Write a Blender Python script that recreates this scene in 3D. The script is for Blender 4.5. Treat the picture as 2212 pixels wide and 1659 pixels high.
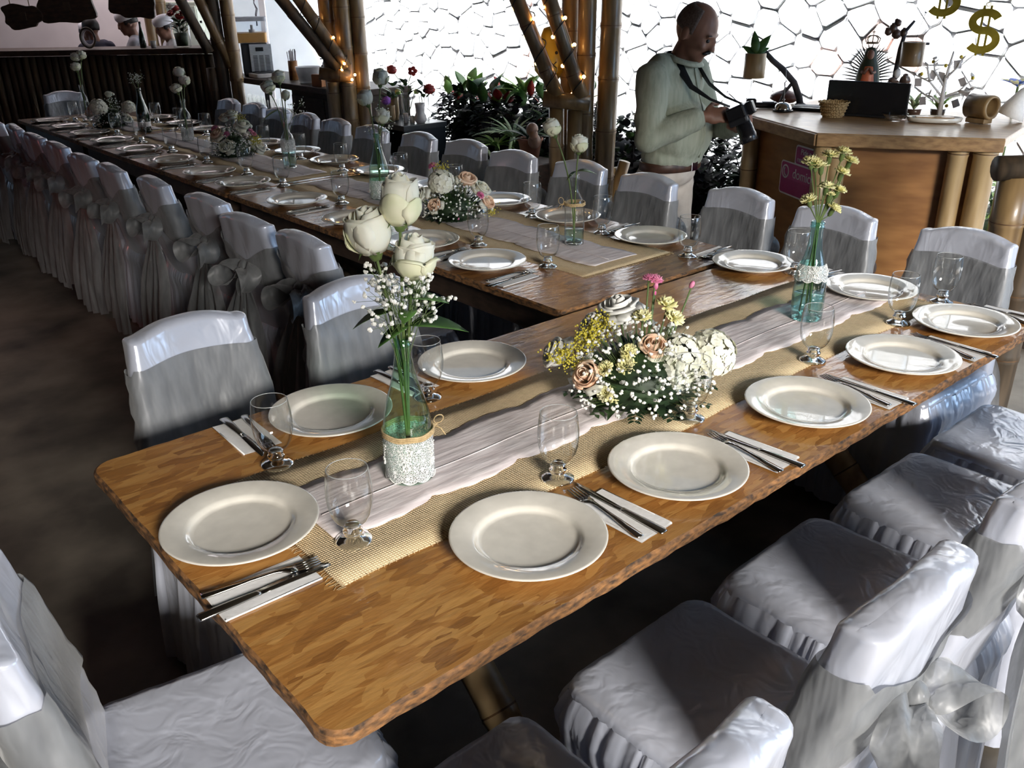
import bpy, math, random
import numpy as np
from mathutils import Vector, Matrix, noise
R = random.Random(7)
PI = math.pi
sc = bpy.context.scene
COL = sc.collection
for o in list(bpy.data.objects):
    bpy.data.objects.remove(o)

# ------------------------------------------------------------------ camera
cd = bpy.data.cameras.new('camera')
cd.sensor_width = 36.0
cd.lens = 30.92
cd.clip_end = 100
cam = bpy.data.objects.new('camera', cd)
COL.objects.link(cam)
_p, _r, _y = 0.42013, -0.013407, 0.863763
_F = Vector((math.cos(_p) * math.cos(_y), math.cos(_p) * math.sin(_y), -math.sin(_p)))
_R0 = Vector((math.sin(_y), -math.cos(_y), 0))
_U0 = _R0.cross(_F)
_R1 = _R0 * math.cos(_r) + _U0 * math.sin(_r)
_U1 = -_R0 * math.sin(_r) + _U0 * math.cos(_r)
cam.matrix_world = Matrix(((_R1.x, _U1.x, -_F.x, 0), (_R1.y, _U1.y, -_F.y, 0), (_R1.z, _U1.z, -_F.z, 1.65), (0, 0, 0, 1)))
sc.camera = cam

# ------------------------------------------------------------------ world, sun, daylight, exposure
w = bpy.data.worlds.new('sky')
sc.world = w
w.use_nodes = True
_bg = w.node_tree.nodes['Background']
_bg.inputs[0].default_value = (0.50, 0.72, 1.0, 1)
_bg.inputs[1].default_value = 0.4


def light(name, kind, loc, energy, color, target=None, **kw):
    l = bpy.data.lights.new(name, kind)
    l.energy = energy
    l.color = color
    for k, v in kw.items():
        setattr(l, k, v)
    o = bpy.data.objects.new(name, l)
    COL.objects.link(o)
    o.location = loc
    if target is not None:
        o.rotation_euler = (Vector(target) - Vector(loc)).to_track_quat('-Z', 'Y').to_euler()
    return o


# sun over the courtyard behind the garden
light('sun', 'SUN', (0, 0, 6), 34.0, (0.95, 0.97, 1.0), (0.42, 0.10, 4.95), angle=0.03)
# low bright daylight entering under the added lintel on the open side behind the near row of chairs
light('daylight_open_side', 'AREA', (-1.5, -8.6, 4.45), 2150.0, (1.0, 0.95, 0.88), (1.4, 1.2, 0.75), shape='RECTANGLE', size=3.0, size_y=1.8)
# bluish skylight from the open corner of the courtyard on the right
light('skylight_open_corner', 'AREA', (4.7, -1.5, 1.75), 52.0, (0.50, 0.72, 1.0), (1.8, 0.9, 0.7), shape='RECTANGLE', size=2.2, size_y=1.6)
# kitchen strip light and red party lamp
light('kitchen_light', 'AREA', (3.3, 10.3, 2.6), 38.0, (1.0, 0.86, 0.88), (3.3, 10.6, 0.9), shape='RECTANGLE', size=2.6, size_y=0.8)
light('red_party_light', 'POINT', (0.1, 5.2, 0.9), 2.2, (1.0, 0.16, 0.10), shadow_soft_size=0.08)
sc.cycles.use_light_tree = False
sc.cycles.max_bounces = 6
sc.cycles.diffuse_bounces = 3
sc.cycles.use_adaptive_sampling = True
sc.cycles.adaptive_threshold = 0.03
sc.cycles.caustics_reflective = False
sc.cycles.caustics_refractive = True
sc.cycles.glossy_bounces = 3
sc.cycles.transmission_bounces = 5
sc.cycles.transparent_max_bounces = 14
sc.view_settings.view_transform = 'Standard'
sc.view_settings.look = 'None'
sc.view_settings.exposure = 0.0
sc.view_settings.gamma = 1.0
sc.view_settings.use_curve_mapping = False


# ------------------------------------------------------------------ mesh helpers
class MB:
    def __init__(s):
        s.v = []
        s.f = []
        s.mi = []

    def add(s, verts, faces, mi=0, M=None):
        b = len(s.v)
        if M is not None:
            verts = [tuple(M @ Vector(p)) for p in verts]
        s.v.extend(tuple(float(c) for c in p) for p in verts)
        for f in faces:
            s.f.append(tuple(i + b for i in f))
            s.mi.append(mi)
        return s

    def box(s, c, d, mi=0, M=None):
        x, y, z = c
        a, b, h = d[0] / 2, d[1] / 2, d[2] / 2
        v = [(x - a, y - b, z - h), (x + a, y - b, z - h), (x + a, y + b, z - h), (x - a, y + b, z - h),
             (x - a, y - b, z + h), (x + a, y - b, z + h), (x + a, y + b, z + h), (x - a, y + b, z + h)]
        return s.add(v, [(0, 3, 2, 1), (4, 5, 6, 7), (0, 1, 5, 4), (1, 2, 6, 5), (2, 3, 7, 6), (3, 0, 4, 7)], mi, M)

    def grid(s, P, cu=False, cv=False, mi=0, M=None):
        nu, nv = len(P), len(P[0])
        v = [p for row in P for p in row]
        f = []
        for i in range(nu if cu else nu - 1):
            for j in range(nv if cv else nv - 1):
                a = i * nv + j
                b = ((i + 1) % nu) * nv + j
                c2 = ((i + 1) % nu) * nv + (j + 1) % nv
                d2 = i * nv + (j + 1) % nv
                f.append((a, b, c2, d2))
        return s.add(v, f, mi, M)

    def loft(s, rings, cap0=True, cap1=True, mi=0, M=None):
        n = len(rings[0])
        b = len(s.v)
        s.grid(rings, cv=True, mi=mi, M=M)
        if cap0:
            s.f.append(tuple(b + i for i in range(n)))
            s.mi.append(mi)
        if cap1:
            e = b + (len(rings) - 1) * n
            s.f.append(tuple(e + n - 1 - i for i in range(n)))
            s.mi.append(mi)
        return s

    def lathe(s, prof, n=24, c=(0, 0, 0), mi=0, M=None, cap0=False, cap1=False):
        rings = []
        for r, z in prof:
            r = max(r, 1e-5)
            rings.append([(c[0] + r * math.cos(2 * PI * k / n), c[1] + r * math.sin(2 * PI * k / n), c[2] + z) for k in range(n)])
        return s.loft(rings, cap0, cap1, mi, M)

    def tube(s, pts, rad, n=8, cap=True, mi=0, M=None):
        pts = [Vector(p) for p in pts]
        m = len(pts)
        if not hasattr(rad, '__len__'):
            rad = [rad] * m
        rings = []
        prev = None
        for i in range(m):
            t = (pts[min(i + 1, m - 1)] - pts[max(i - 1, 0)])
            if t.length < 1e-9:
                t = Vector((0, 0, 1))
            t.normalize()
            if prev is None:
                a = Vector((0, 0, 1)) if abs(t.z) < 0.9 else Vector((1, 0, 0))
                nrm = t.cross(a).normalized()
            else:
                nrm = (prev - t * prev.dot(t)).normalized()
            prev = nrm
            bn = t.cross(nrm)
            rings.append([tuple(pts[i] + (nrm * math.cos(2 * PI * k / n) + bn * math.sin(2 * PI * k / n)) * rad[i]) for k in range(n)])
        return s.loft(rings, cap, cap, mi, M)

    def ball(s, c, r, n=8, m=6, mi=0, M=None):
        if not hasattr(r, '__len__'):
            r = (r, r, r)
        rings = []
        for j in range(m + 1):
            ph = PI * j / m
            k = max(math.sin(ph), 1e-3)
            rings.append([(c[0] + r[0] * k * math.cos(2 * PI * i / n), c[1] + r[1] * k * math.sin(2 * PI * i / n), c[2] - r[2] * math.cos(ph)) for i in range(n)])
        return s.loft(rings, True, True, mi, M)

    def prism(s, poly, z0, z1, mi=0, M=None):
        n = len(poly)
        v = [(x, y, z0) for x, y in poly] + [(x, y, z1) for x, y in poly]
        f = [tuple(range(n - 1, -1, -1)), tuple(range(n, 2 * n))] + [(i, (i + 1) % n, n + (i + 1) % n, n + i) for i in range(n)]
        return s.add(v, f, mi, M)

    def mesh(s, name, mats, smooth=True):
        me = bpy.data.meshes.new(name)
        me.from_pydata(s.v, [], s.f)
        if not isinstance(mats, (list, tuple)):
            mats = [mats]
        for m in mats:
            me.materials.append(m)
        if len(mats) > 1:
            me.polygons.foreach_set('material_index', s.mi)
        if smooth:
            me.shade_smooth()
        me.update()
        return me

    def build(s, name, mats, parent=None, smooth=True, bevel=0, solid=0, sub=0, autosm=None):
        me = s.mesh(name, mats, smooth)
        o = obj(name, me, parent)
        if solid:
            md = o.modifiers.new('solid', 'SOLIDIFY')
            md.thickness = solid
            md.offset = 0
        if bevel:
            md = o.modifiers.new('bevel', 'BEVEL')
            md.width = bevel
            md.segments = 2
            md.limit_method = 'ANGLE'
            md.angle_limit = 0.6
        if sub:
            md = o.modifiers.new('sub', 'SUBSURF')
            md.levels = sub
            md.render_levels = sub
        if autosm:
            try:
                me.set_sharp_from_angle(angle=autosm)
            except Exception:
                pass
        return o


def obj(name, me, parent=None):
    o = bpy.data.objects.new(name, me)
    COL.objects.link(o)
    if parent is not None:
        o.parent = parent
    return o


def tag(o, label, cat, group=None):
    o['label'] = label
    o['category'] = cat
    if group:
        o['group'] = group
    return o


def thing(name, label, cat, loc=(0, 0, 0), rz=0.0, group=None):
    o = bpy.data.objects.new(name, None)
    o.empty_display_size = 0.05
    COL.objects.link(o)
    o.location = loc
    o.rotation_euler = (0, 0, rz)
    return tag(o, label, cat, group)


def struct(o):
    o['kind'] = 'structure'
    return o


def stuff(o):
    o['kind'] = 'stuff'
    return o


def dup(root, loc=None, rz=None, label=None, group=None):
    def cp(o, par):
        c = o.copy()
        COL.objects.link(c)
        if par is not None:
            c.parent = par
        for ch in o.children:
            cp(ch, c)
        return c
    r = cp(root, None)
    if loc is not None:
        r.location = loc
    if rz is not None:
        r.rotation_euler = (0, 0, rz)
    if label:
        r['label'] = label
    if group:
        r['group'] = group
    return r


def smoothstep(a, b, x):
    t = min(1, max(0, (x - a) / (b - a)))
    return t * t * (3 - 2 * t)


def frame(pos, direction, up=(0, 0, 1)):
    """matrix whose local z looks along direction"""
    q = Vector(direction).normalized().to_track_quat('Z', 'Y')
    return Matrix.Translation(Vector(pos)) @ q.to_matrix().to_4x4()


def rring(hw, hd, r, n=64, cx=0.0, cy=0.0):
    """rounded rectangle ring, evenly spread over the perimeter, with outward normals"""
    L = [2 * (hw - r), PI / 2 * r, 2 * (hd - r), PI / 2 * r, 2 * (hw - r), PI / 2 * r, 2 * (hd - r), PI / 2 * r]
    T = sum(L)
    out = []
    for k in range(n):
        t = T * k / n
        i = 0
        while t > L[i]:
            t -= L[i]
            i += 1
        if i == 0:
            p, nn = (-hw + r + t, -hd), (0, -1)
        elif i == 2:
            p, nn = (hw, -hd + r + t), (1, 0)
        elif i == 4:
            p, nn = (hw - r - t, hd), (0, 1)
        elif i == 6:
            p, nn = (-hw, hd - r - t), (-1, 0)
        else:
            a0 = {1: -PI / 2, 3: 0, 5: PI / 2, 7: PI}[i]
            a = a0 + t / r
            cc = {1: (hw - r, -hd + r), 3: (hw - r, hd - r), 5: (-hw + r, hd - r), 7: (-hw + r, -hd + r)}[i]
            nn = (math.cos(a), math.sin(a))
            p = (cc[0] + r * nn[0], cc[1] + r * nn[1])
        out.append((p[0] + cx, p[1] + cy, nn[0], nn[1]))
    return out


# ------------------------------------------------------------------ materials
def base_mat(name):
    m = bpy.data.materials.new(name)
    m.use_nodes = True
    nt = m.node_tree
    return m, nt, nt.nodes['Principled BSDF']


def N(nt, kind, **kw):
    n = nt.nodes.new(kind)
    for k, v in kw.items():
        if k.startswith('i_'):
            n.inputs[k[2:].replace('_', ' ')].default_value = v
        else:
            setattr(n, k, v)
    return n


def ramp(nt, stops, fac):
    r = nt.nodes.new('ShaderNodeValToRGB')
    e = r.color_ramp.elements
    while len(e) < len(stops):
        e.new(0.5)
    for el, (p, c) in zip(e, stops):
        el.position = p
        el.color = (*c, 1) if len(c) == 3 else c
    nt.links.new(fac, r.inputs[0])
    return r.outputs[0]


def coords(nt, scale=(1, 1, 1), rot=(0, 0, 0), kind='Object'):
    t = nt.nodes.new('ShaderNodeTexCoord')
    m = nt.nodes.new('ShaderNodeMapping')
    m.inputs['Scale'].default_value = scale
    m.inputs['Rotation'].default_value = rot
    nt.links.new(t.outputs[kind], m.inputs[0])
    return m.outputs[0]


def bump(nt, bs, h, strength=0.3, dist=0.01):
    b = nt.nodes.new('ShaderNodeBump')
    b.inputs['Strength'].default_value = strength
    b.inputs['Distance'].default_value = dist
    nt.links.new(h, b.inputs['Height'])
    nt.links.new(b.outputs[0], bs.inputs['Normal'])
    return b


def noisy(name, c1, c2, rough=0.5, scale=8.0, stretch=(1, 1, 1), metallic=0.0, bmp=0.0, bdist=0.005, detail=2, coat=0.0, **kw):
    m, nt, bs = base_mat(name)
    n = N(nt, 'ShaderNodeTexNoise')
    n.inputs['Scale'].default_value = scale
    n.inputs['Detail'].default_value = detail
    nt.links.new(coords(nt, stretch), n.inputs['Vector'])
    nt.links.new(ramp(nt, [(0.32, c1), (0.68, c2)], n.outputs['Fac']), bs.inputs['Base Color'])
    bs.inputs['Roughness'].default_value = rough
    bs.inputs['Metallic'].default_value = metallic
    bs.inputs['Coat Weight'].default_value = coat
    bs.inputs['Coat Roughness'].default_value = 0.12
    for k, v in kw.items():
        bs.inputs[k.replace('_', ' ')].default_value = v
    if bmp:
        bump(nt, bs, n.outputs['Fac'], bmp, bdist)
    return m


def plain(name, c, rough=0.5, metallic=0.0, **kw):
    d = tuple(x * 0.9 for x in c)
    return noisy(name, d, c, rough, 30.0, metallic=metallic, **kw)


def emit(name, c, strength):
    m, nt, bs = base_mat(name)
    bs.inputs['Base Color'].default_value = (*c, 1)
    bs.inputs['Emission Color'].default_value = (*c, 1)
    bs.inputs['Emission Strength'].default_value = strength
    return m


def thin_glass(name, tint, edge=(0.35, 0.42, 0.4), rough=0.02):
    """thin glass wall: tinted see-through plus a Fresnel mirror layer"""
    m = bpy.data.materials.new(name)
    m.use_nodes = True
    nt = m.node_tree
    nt.nodes.clear()
    out = nt.nodes.new('ShaderNodeOutputMaterial')
    lw = N(nt, 'ShaderNodeLayerWeight')
    lw.inputs['Blend'].default_value = 0.5
    tr = N(nt, 'ShaderNodeBsdfTransparent')
    nt.links.new(ramp(nt, [(0.45, tint), (0.95, edge)], lw.outputs['Facing']), tr.inputs[0])
    gl = N(nt, 'ShaderNodeBsdfGlossy')
    gl.inputs['Roughness'].default_value = rough
    gl.inputs['Color'].default_value = (1, 1, 1, 1)
    l2 = N(nt, 'ShaderNodeLayerWeight')
    l2.inputs['Blend'].default_value = 0.5
    pw = N(nt, 'ShaderNodeMath', operation='POWER')
    nt.links.new(l2.outputs['Facing'], pw.inputs[0])
    pw.inputs[1].default_value = 3.0
    fr = N(nt, 'ShaderNodeMath', operation='MULTIPLY_ADD')
    nt.links.new(pw.outputs[0], fr.inputs[0])
    fr.inputs[1].default_value = 0.8
    fr.inputs[2].default_value = 0.065
    mx = N(nt, 'ShaderNodeMixShader')
    nt.links.new(fr.outputs[0], mx.inputs[0])
    nt.links.new(tr.outputs[0], mx.inputs[1])
    nt.links.new(gl.outputs[0], mx.inputs[2])
    nt.links.new(mx.outputs[0], out.inputs[0])
    return m


def see_through(m, alpha):
    m.node_tree.nodes['Principled BSDF'].inputs['Alpha'].default_value = alpha
    return m


def satin(name, c, rough=0.22):
    m, nt, bs = base_mat(name)
    bs.inputs['Base Color'].default_value = (*c, 1)
    bs.inputs['Roughness'].default_value = rough
    bs.inputs['Specular IOR Level'].default_value = 0.9
    bs.inputs['Metallic'].default_value = 0.18
    bs.inputs['Sheen Weight'].default_value = 0.25
    bs.inputs['Sheen Roughness'].default_value = 0.4
    n = N(nt, 'ShaderNodeTexNoise')
    n.inputs['Scale'].default_value = 9
    n.inputs['Detail'].default_value = 2
    n.inputs['Distortion'].default_value = 1.2
    nt.links.new(coords(nt, (1.6, 1.6, 0.7)), n.inputs['Vector'])
    bump(nt, bs, n.outputs['Fac'], 0.36, 0.013)
    return m


def osb(name, dark, mid, light_c, coat=0.5, coat_rough=0.12):
    m, nt, bs = base_mat(name)
    cols = []
    for k, (ang, sx, sy, sd) in enumerate([(0.35, 13, 60, 0.0), (-0.5, 14, 66, 3.7), (1.25, 15, 54, 8.1), (2.3, 19, 48, 5.3)]):
        mp = coords(nt, (sx, sy, 8), (0, 0, ang))
        wn = N(nt, 'ShaderNodeTexNoise')
        wn.inputs['Scale'].default_value = 0.35
        nt.links.new(mp, wn.inputs['Vector'])
        ad = N(nt, 'ShaderNodeVectorMath', operation='ADD')
        nt.links.new(mp, ad.inputs[0])
        ms = N(nt, 'ShaderNodeVectorMath', operation='SCALE')
        nt.links.new(wn.outputs['Color'], ms.inputs[0])
        ms.inputs['Scale'].default_value = 1.1
        nt.links.new(ms.outputs[0], ad.inputs[1])
        off = N(nt, 'ShaderNodeVectorMath', operation='ADD')
        nt.links.new(ad.outputs[0], off.inputs[0])
        off.inputs[1].default_value = (sd, sd * 2, 0)
        vo = N(nt, 'ShaderNodeTexVoronoi')
        vo.inputs['Scale'].default_value = 1.0
        nt.links.new(off.outputs[0], vo.inputs['Vector'])
        gr = N(nt, 'ShaderNodeTexNoise')
        gr.inputs['Scale'].default_value = 3.0
        gr.inputs['Detail'].default_value = 3
        nt.links.new(coords(nt, (sx * 0.6, sy * 3, 8), (0, 0, ang)), gr.inputs['Vector'])
        sp = N(nt, 'ShaderNodeSeparateColor')
        nt.links.new(vo.outputs['Color'], sp.inputs[0])
        mx = N(nt, 'ShaderNodeMath', operation='MULTIPLY_ADD')
        nt.links.new(gr.outputs['Fac'], mx.inputs[0])
        mx.inputs[1].default_value = 0.55
        hm = N(nt, 'ShaderNodeMath', operation='MULTIPLY')
        nt.links.new(sp.outputs[0], hm.inputs[0])
        hm.inputs[1].default_value = 0.6
        nt.links.new(hm.outputs[0], mx.inputs[2])
        cols.append((ramp(nt, [(0.2, dark), (0.5, mid), (0.85, light_c)], mx.outputs[0]), sp.outputs[1], mx.outputs[0]))
    cur = cols[0][0]
    for k in (1, 2, 3):
        st = N(nt, 'ShaderNodeMath', operation='GREATER_THAN')
        nt.links.new(cols[k][1], st.inputs[0])
        st.inputs[1].default_value = 0.6
        mix = N(nt, 'ShaderNodeMix', data_type='RGBA')
        nt.links.new(st.outputs[0], mix.inputs[0])
        nt.links.new(cur, mix.inputs[6])
        nt.links.new(cols[k][0], mix.inputs[7])
        cur = mix.outputs[2]
    nt.links.new(cur, bs.inputs['Base Color'])
    bs.inputs['Roughness'].default_value = 0.45
    bs.inputs['Coat Weight'].default_value = coat
    bs.inputs['Coat Roughness'].default_value = coat_rough
    nz = N(nt, 'ShaderNodeTexNoise')
    nz.inputs['Scale'].default_value = 26
    nz.inputs['Detail'].default_value = 3
    nt.links.new(coords(nt, (0.7, 2.2, 1), (0, 0, 0.3)), nz.inputs['Vector'])
    b = bump(nt, bs, nz.outputs['Fac'], 0.35, 0.004)
    nt.links.new(b.outputs[0], bs.inputs['Coat Normal'])
    return m


def weave(name, c1, c2, period, strength=0.6):
    m, nt, bs = base_mat(name)
    fs = []
    for k in (0, 1):
        wv = N(nt, 'ShaderNodeTexWave', bands_direction='XY'[k])
        wv.inputs['Scale'].default_value = 2 * PI / 20 / period
        wv.inputs['Distortion'].default_value = 0.8
        wv.inputs['Detail'].default_value = 1
        wv.inputs['Detail Scale'].default_value = 0.6
        nt.links.new(coords(nt), wv.inputs['Vector'])
        fs.append(wv.outputs['Fac'])
    mu = N(nt, 'ShaderNodeMath', operation='MULTIPLY')
    nt.links.new(fs[0], mu.inputs[0])
    nt.links.new(fs[1], mu.inputs[1])
    sq = N(nt, 'ShaderNodeMath', operation='POWER')
    nt.links.new(mu.outputs[0], sq.inputs[0])
    sq.inputs[1].default_value = 0.5
    nz = N(nt, 'ShaderNodeTexNoise')
    nz.inputs['Scale'].default_value = 60
    nt.links.new(coords(nt), nz.inputs['Vector'])
    ad = N(nt, 'ShaderNodeMath', operation='MULTIPLY_ADD')
    nt.links.new(nz.outputs['Fac'], ad.inputs[0])
    ad.inputs[1].default_value = 0.45
    nt.links.new(sq.outputs[0], ad.inputs[2])
    nt.links.new(ramp(nt, [(0.15, c1), (0.85, c2)], ad.outputs[0]), bs.inputs['Base Color'])
    bs.inputs['Roughness'].default_value = 0.9
    bump(nt, bs, sq.outputs[0], strength, 0.003)
    return m


def lace_mat(name, c, cell, thread, veil):
    """net of threads with denser motifs; the gaps let the ground show"""
    m, nt, bs = base_mat(name)
    bs.inputs['Base Color'].default_value = (*c, 1)
    bs.inputs['Roughness'].default_value = 0.75
    vo = N(nt, 'ShaderNodeTexVoronoi', feature='DISTANCE_TO_EDGE')
    vo.inputs['Scale'].default_value = cell
    nt.links.new(coords(nt), vo.inputs['Vector'])
    v2 = N(nt, 'ShaderNodeTexVoronoi')
    v2.inputs['Scale'].default_value = cell * 0.28
    nt.links.new(coords(nt), v2.inputs['Vector'])
    a = ramp(nt, [(thread, (1, 1, 1)), (thread + 0.05, (veil, veil, veil))], vo.outputs['Distance'])
    b = ramp(nt, [(0.22, (0.95, 0.95, 0.95)), (0.3, (0, 0, 0))], v2.outputs['Distance'])
    mx = N(nt, 'ShaderNodeMix', data_type='RGBA', blend_type='LIGHTEN')
    mx.inputs[0].default_value = 1.0
    nt.links.new(a, mx.inputs[6])
    nt.links.new(b, mx.inputs[7])
    bw = N(nt, 'ShaderNodeRGBToBW')
    nt.links.new(mx.outputs[2], bw.inputs[0])
    nt.links.new(bw.outputs[0], bs.inputs['Alpha'])
    bump(nt, bs, vo.outputs['Distance'], 0.3, 0.002)
    return m


M = {}
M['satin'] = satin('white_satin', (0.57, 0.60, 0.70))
M['organza'] = see_through(noisy('grey_organza', (0.165, 0.173, 0.182), (0.26, 0.27, 0.28), 0.42, 22, (1.5, 1.5, 0.35), bmp=0.5, bdist=0.012, Sheen_Weight=0.3), 0.76)
M['osb'] = osb('varnished_osb', (0.22, 0.088, 0.020), (0.38, 0.168, 0.040), (0.50, 0.26, 0.075), 0.85, 0.10)
M['osb_dim'] = osb('varnished_osb_dim', (0.10, 0.036, 0.009), (0.20, 0.083, 0.022), (0.29, 0.14, 0.042), 0.8, 0.12)  # same board, darker: the light's falloff along the long row is in the colour
M['osb_edge'] = noisy('worn_board_edge', (0.045, 0.028, 0.018), (0.34, 0.16, 0.055), 0.7, 50, (1, 1, 2.5), bmp=0.6, detail=8)
M['ceramic'] = plain('cream_glazed_ceramic', (0.78, 0.745, 0.67), 0.12, Coat_Weight=1.0, Coat_Roughness=0.03)
M['glass'] = thin_glass('clear_glass', (0.975, 0.98, 0.975), (0.40, 0.43, 0.42))
M['glass_green'] = thin_glass('pale_green_glass', (0.72, 0.90, 0.80), (0.14, 0.26, 0.20))
M['glass_teal'] = thin_glass('pale_teal_glass', (0.74, 0.93, 0.92), (0.14, 0.32, 0.32))
M['glass_dark'] = plain('dark_green_bottle_glass', (0.012, 0.03, 0.012), 0.08, Coat_Weight=1.0)
M['water'] = thin_glass('water', (0.72, 0.90, 0.90), (0.4, 0.6, 0.6))
m_, nt_, bs_ = base_mat('solid_clear_glass')
bs_.inputs['Transmission Weight'].default_value = 1.0
bs_.inputs['Roughness'].default_value = 0.02
bs_.inputs['IOR'].default_value = 1.45
bs_.inputs['Base Color'].default_value = (0.95, 0.97, 0.96, 1)
M['glass_solid'] = m_
M['steel'] = noisy('polished_steel', (0.42, 0.40, 0.38), (0.55, 0.53, 0.5), 0.14, 6, metallic=1.0)
M['napkin'] = noisy('white_paper', (0.80, 0.79, 0.78), (0.86, 0.85, 0.84), 0.8, 90, bmp=0.15)
M['burlap'] = weave('burlap', (0.36, 0.26, 0.14), (0.84, 0.66, 0.41), 0.0055)
M['thread'] = noisy('jute_thread', (0.42, 0.30, 0.15), (0.62, 0.47, 0.26), 0.9, 200)
M['lace'] = noisy('pale_lilac_lace', (0.56, 0.49, 0.49), (0.80, 0.74, 0.74), 0.85, 26, (0.35, 2.2, 1), bmp=0.5, bdist=0.006, detail=6)
M['lace_wrap'] = lace_mat('white_lace_band', (0.85, 0.87, 0.87), 240, 0.05, 0.26)
M['bamboo'] = noisy('dry_bamboo', (0.12, 0.07, 0.030), (0.29, 0.19, 0.085), 0.38, 7, (3, 3, 0.5), coat=0.25)
M['bamboo_pale'] = noisy('pale_bamboo', (0.28, 0.18, 0.08), (0.46, 0.33, 0.17), 0.4, 7, (3, 3, 0.5), coat=0.2)
M['bamboo_dark'] = noisy('weathered_dark_bamboo', (0.035, 0.025, 0.015), (0.10, 0.068, 0.04), 0.6, 9, (3, 3, 0.4))
M['node'] = noisy('bamboo_joint', (0.06, 0.03, 0.012), (0.16, 0.08, 0.03), 0.6, 30)
M['plywood'] = noisy('varnished_plywood', (0.22, 0.095, 0.028), (0.36, 0.17, 0.055), 0.42, 5, (1, 1, 4), coat=0.25)
M['wood'] = noisy('counter_wood', (0.22, 0.12, 0.05), (0.38, 0.23, 0.10), 0.4, 10, (4, 1, 6), coat=0.2)
M['dark_wood'] = noisy('dark_brown_wood', (0.035, 0.02, 0.012), (0.075, 0.045, 0.028), 0.5, 8, (2, 2, 6))
M['black'] = plain('matte_black', (0.012, 0.013, 0.016), 0.45)
M['blackgloss'] = plain('black_plastic', (0.01, 0.01, 0.012), 0.25)
M['floor'] = noisy('worn_concrete', (0.07, 0.060, 0.048), (0.30, 0.26, 0.21), 0.55, 2.6, (1, 1, 1), detail=9, bmp=0.12)
M['roof'] = noisy('palm_thatch', (0.04, 0.027, 0.015), (0.09, 0.06, 0.035), 0.9, 14, (1, 8, 1), bmp=0.5)
M['white_wall'] = noisy('white_plaster', (0.70, 0.74, 0.78), (0.80, 0.83, 0.86), 0.85, 3, bmp=0.1)
M['stone'] = noisy('whitewashed_stone', (0.74, 0.74, 0.74), (0.88, 0.88, 0.88), 0.85, 7, detail=7, bmp=0.25, bdist=0.012)
M['stone_pink'] = noisy('pinkish_stone', (0.55, 0.38, 0.33), (0.74, 0.58, 0.52), 0.85, 7, detail=7, bmp=0.5)
M['mortar'] = noisy('grey_mortar', (0.36, 0.36, 0.37), (0.54, 0.54, 0.55), 0.95, 12, bmp=0.4)
M['gravel'] = noisy('pale_gravel', (0.42, 0.43, 0.44), (0.68, 0.69, 0.70), 0.9, 40, bmp=0.4)
M['soil'] = noisy('dark_soil', (0.025, 0.02, 0.016), (0.07, 0.05, 0.04), 0.95, 20, bmp=0.4)
M['leaf'] = noisy('green_leaf', (0.035, 0.09, 0.02), (0.10, 0.22, 0.05), 0.4, 14)
M['leaf_dark'] = noisy('dark_leaf', (0.008, 0.02, 0.008), (0.03, 0.065, 0.02), 0.55, 14)
M['leaf_black'] = noisy('blackish_purple_leaf', (0.010, 0.010, 0.012), (0.03, 0.026, 0.03), 0.55, 14)
M['leaf_light'] = noisy('bright_green_leaf', (0.22, 0.46, 0.07), (0.46, 0.68, 0.18), 0.45, 14)
M['leaf_stripe'] = noisy('striped_pale_leaf', (0.30, 0.46, 0.18), (0.74, 0.84, 0.56), 0.45, 60, (6, 6, 1))
M['leaf_red'] = noisy('red_leaf', (0.22, 0.012, 0.012), (0.50, 0.04, 0.03), 0.45, 14)
M['stem'] = noisy('green_stem', (0.07, 0.12, 0.03), (0.14, 0.20, 0.06), 0.5, 30)
M['rose'] = noisy('ivory_petal', (0.80, 0.77, 0.60), (0.90, 0.88, 0.76), 0.55, 12, Subsurface_Weight=0.15)
M['rose_green'] = noisy('greenish_outer_petal', (0.68, 0.71, 0.46), (0.84, 0.83, 0.64), 0.55, 20)
M['peach'] = noisy('peach_petal', (0.86, 0.52, 0.34), (0.90, 0.72, 0.55), 0.55, 25)
M['pink'] = noisy('pink_petal', (0.62, 0.10, 0.28), (0.82, 0.35, 0.50), 0.55, 40)
M['yellow'] = noisy('pale_yellow_petal', (0.80, 0.74, 0.30), (0.90, 0.87, 0.55), 0.6, 40)
M['golden'] = noisy('goldenrod', (0.42, 0.36, 0.03), (0.66, 0.58, 0.08), 0.7, 90)
M['hydrangea'] = noisy('cream_hydrangea', (0.78, 0.78, 0.62), (0.90, 0.90, 0.80), 0.6, 40)
M['white_petal'] = noisy('white_petal', (0.80, 0.80, 0.76), (0.90, 0.90, 0.86), 0.6, 40)
M['purple'] = noisy('purple_petal', (0.22, 0.06, 0.45), (0.42, 0.18, 0.66), 0.6, 40)
M['skin'] = noisy('tanned_skin', (0.20, 0.095, 0.06), (0.30, 0.15, 0.10), 0.5, 9, Subsurface_Weight=0.05)
M['hair_grey'] = noisy('cropped_grey_hair', (0.08, 0.055, 0.045), (0.15, 0.11, 0.09), 0.8, 120, bmp=0.4)
M['hair_black'] = plain('black_hair', (0.012, 0.010, 0.010), 0.5)
M['shirt'] = noisy('sage_striped_shirt', (0.30, 0.33, 0.25), (0.40, 0.42, 0.33), 0.8, 70, (1, 1, 0.05), bmp=0.2)
M['trousers'] = noisy('beige_cotton', (0.48, 0.42, 0.36), (0.58, 0.52, 0.46), 0.85, 20)
M['leather'] = noisy('brown_leather', (0.035, 0.015, 0.009), (0.075, 0.032, 0.018), 0.45, 40)
M['white_cloth'] = noisy('white_cotton', (0.70, 0.70, 0.76), (0.82, 0.82, 0.86), 0.85, 12)
M['grey_cloth'] = noisy('grey_cotton', (0.36, 0.36, 0.42), (0.46, 0.46, 0.50), 0.85, 12)
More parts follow.
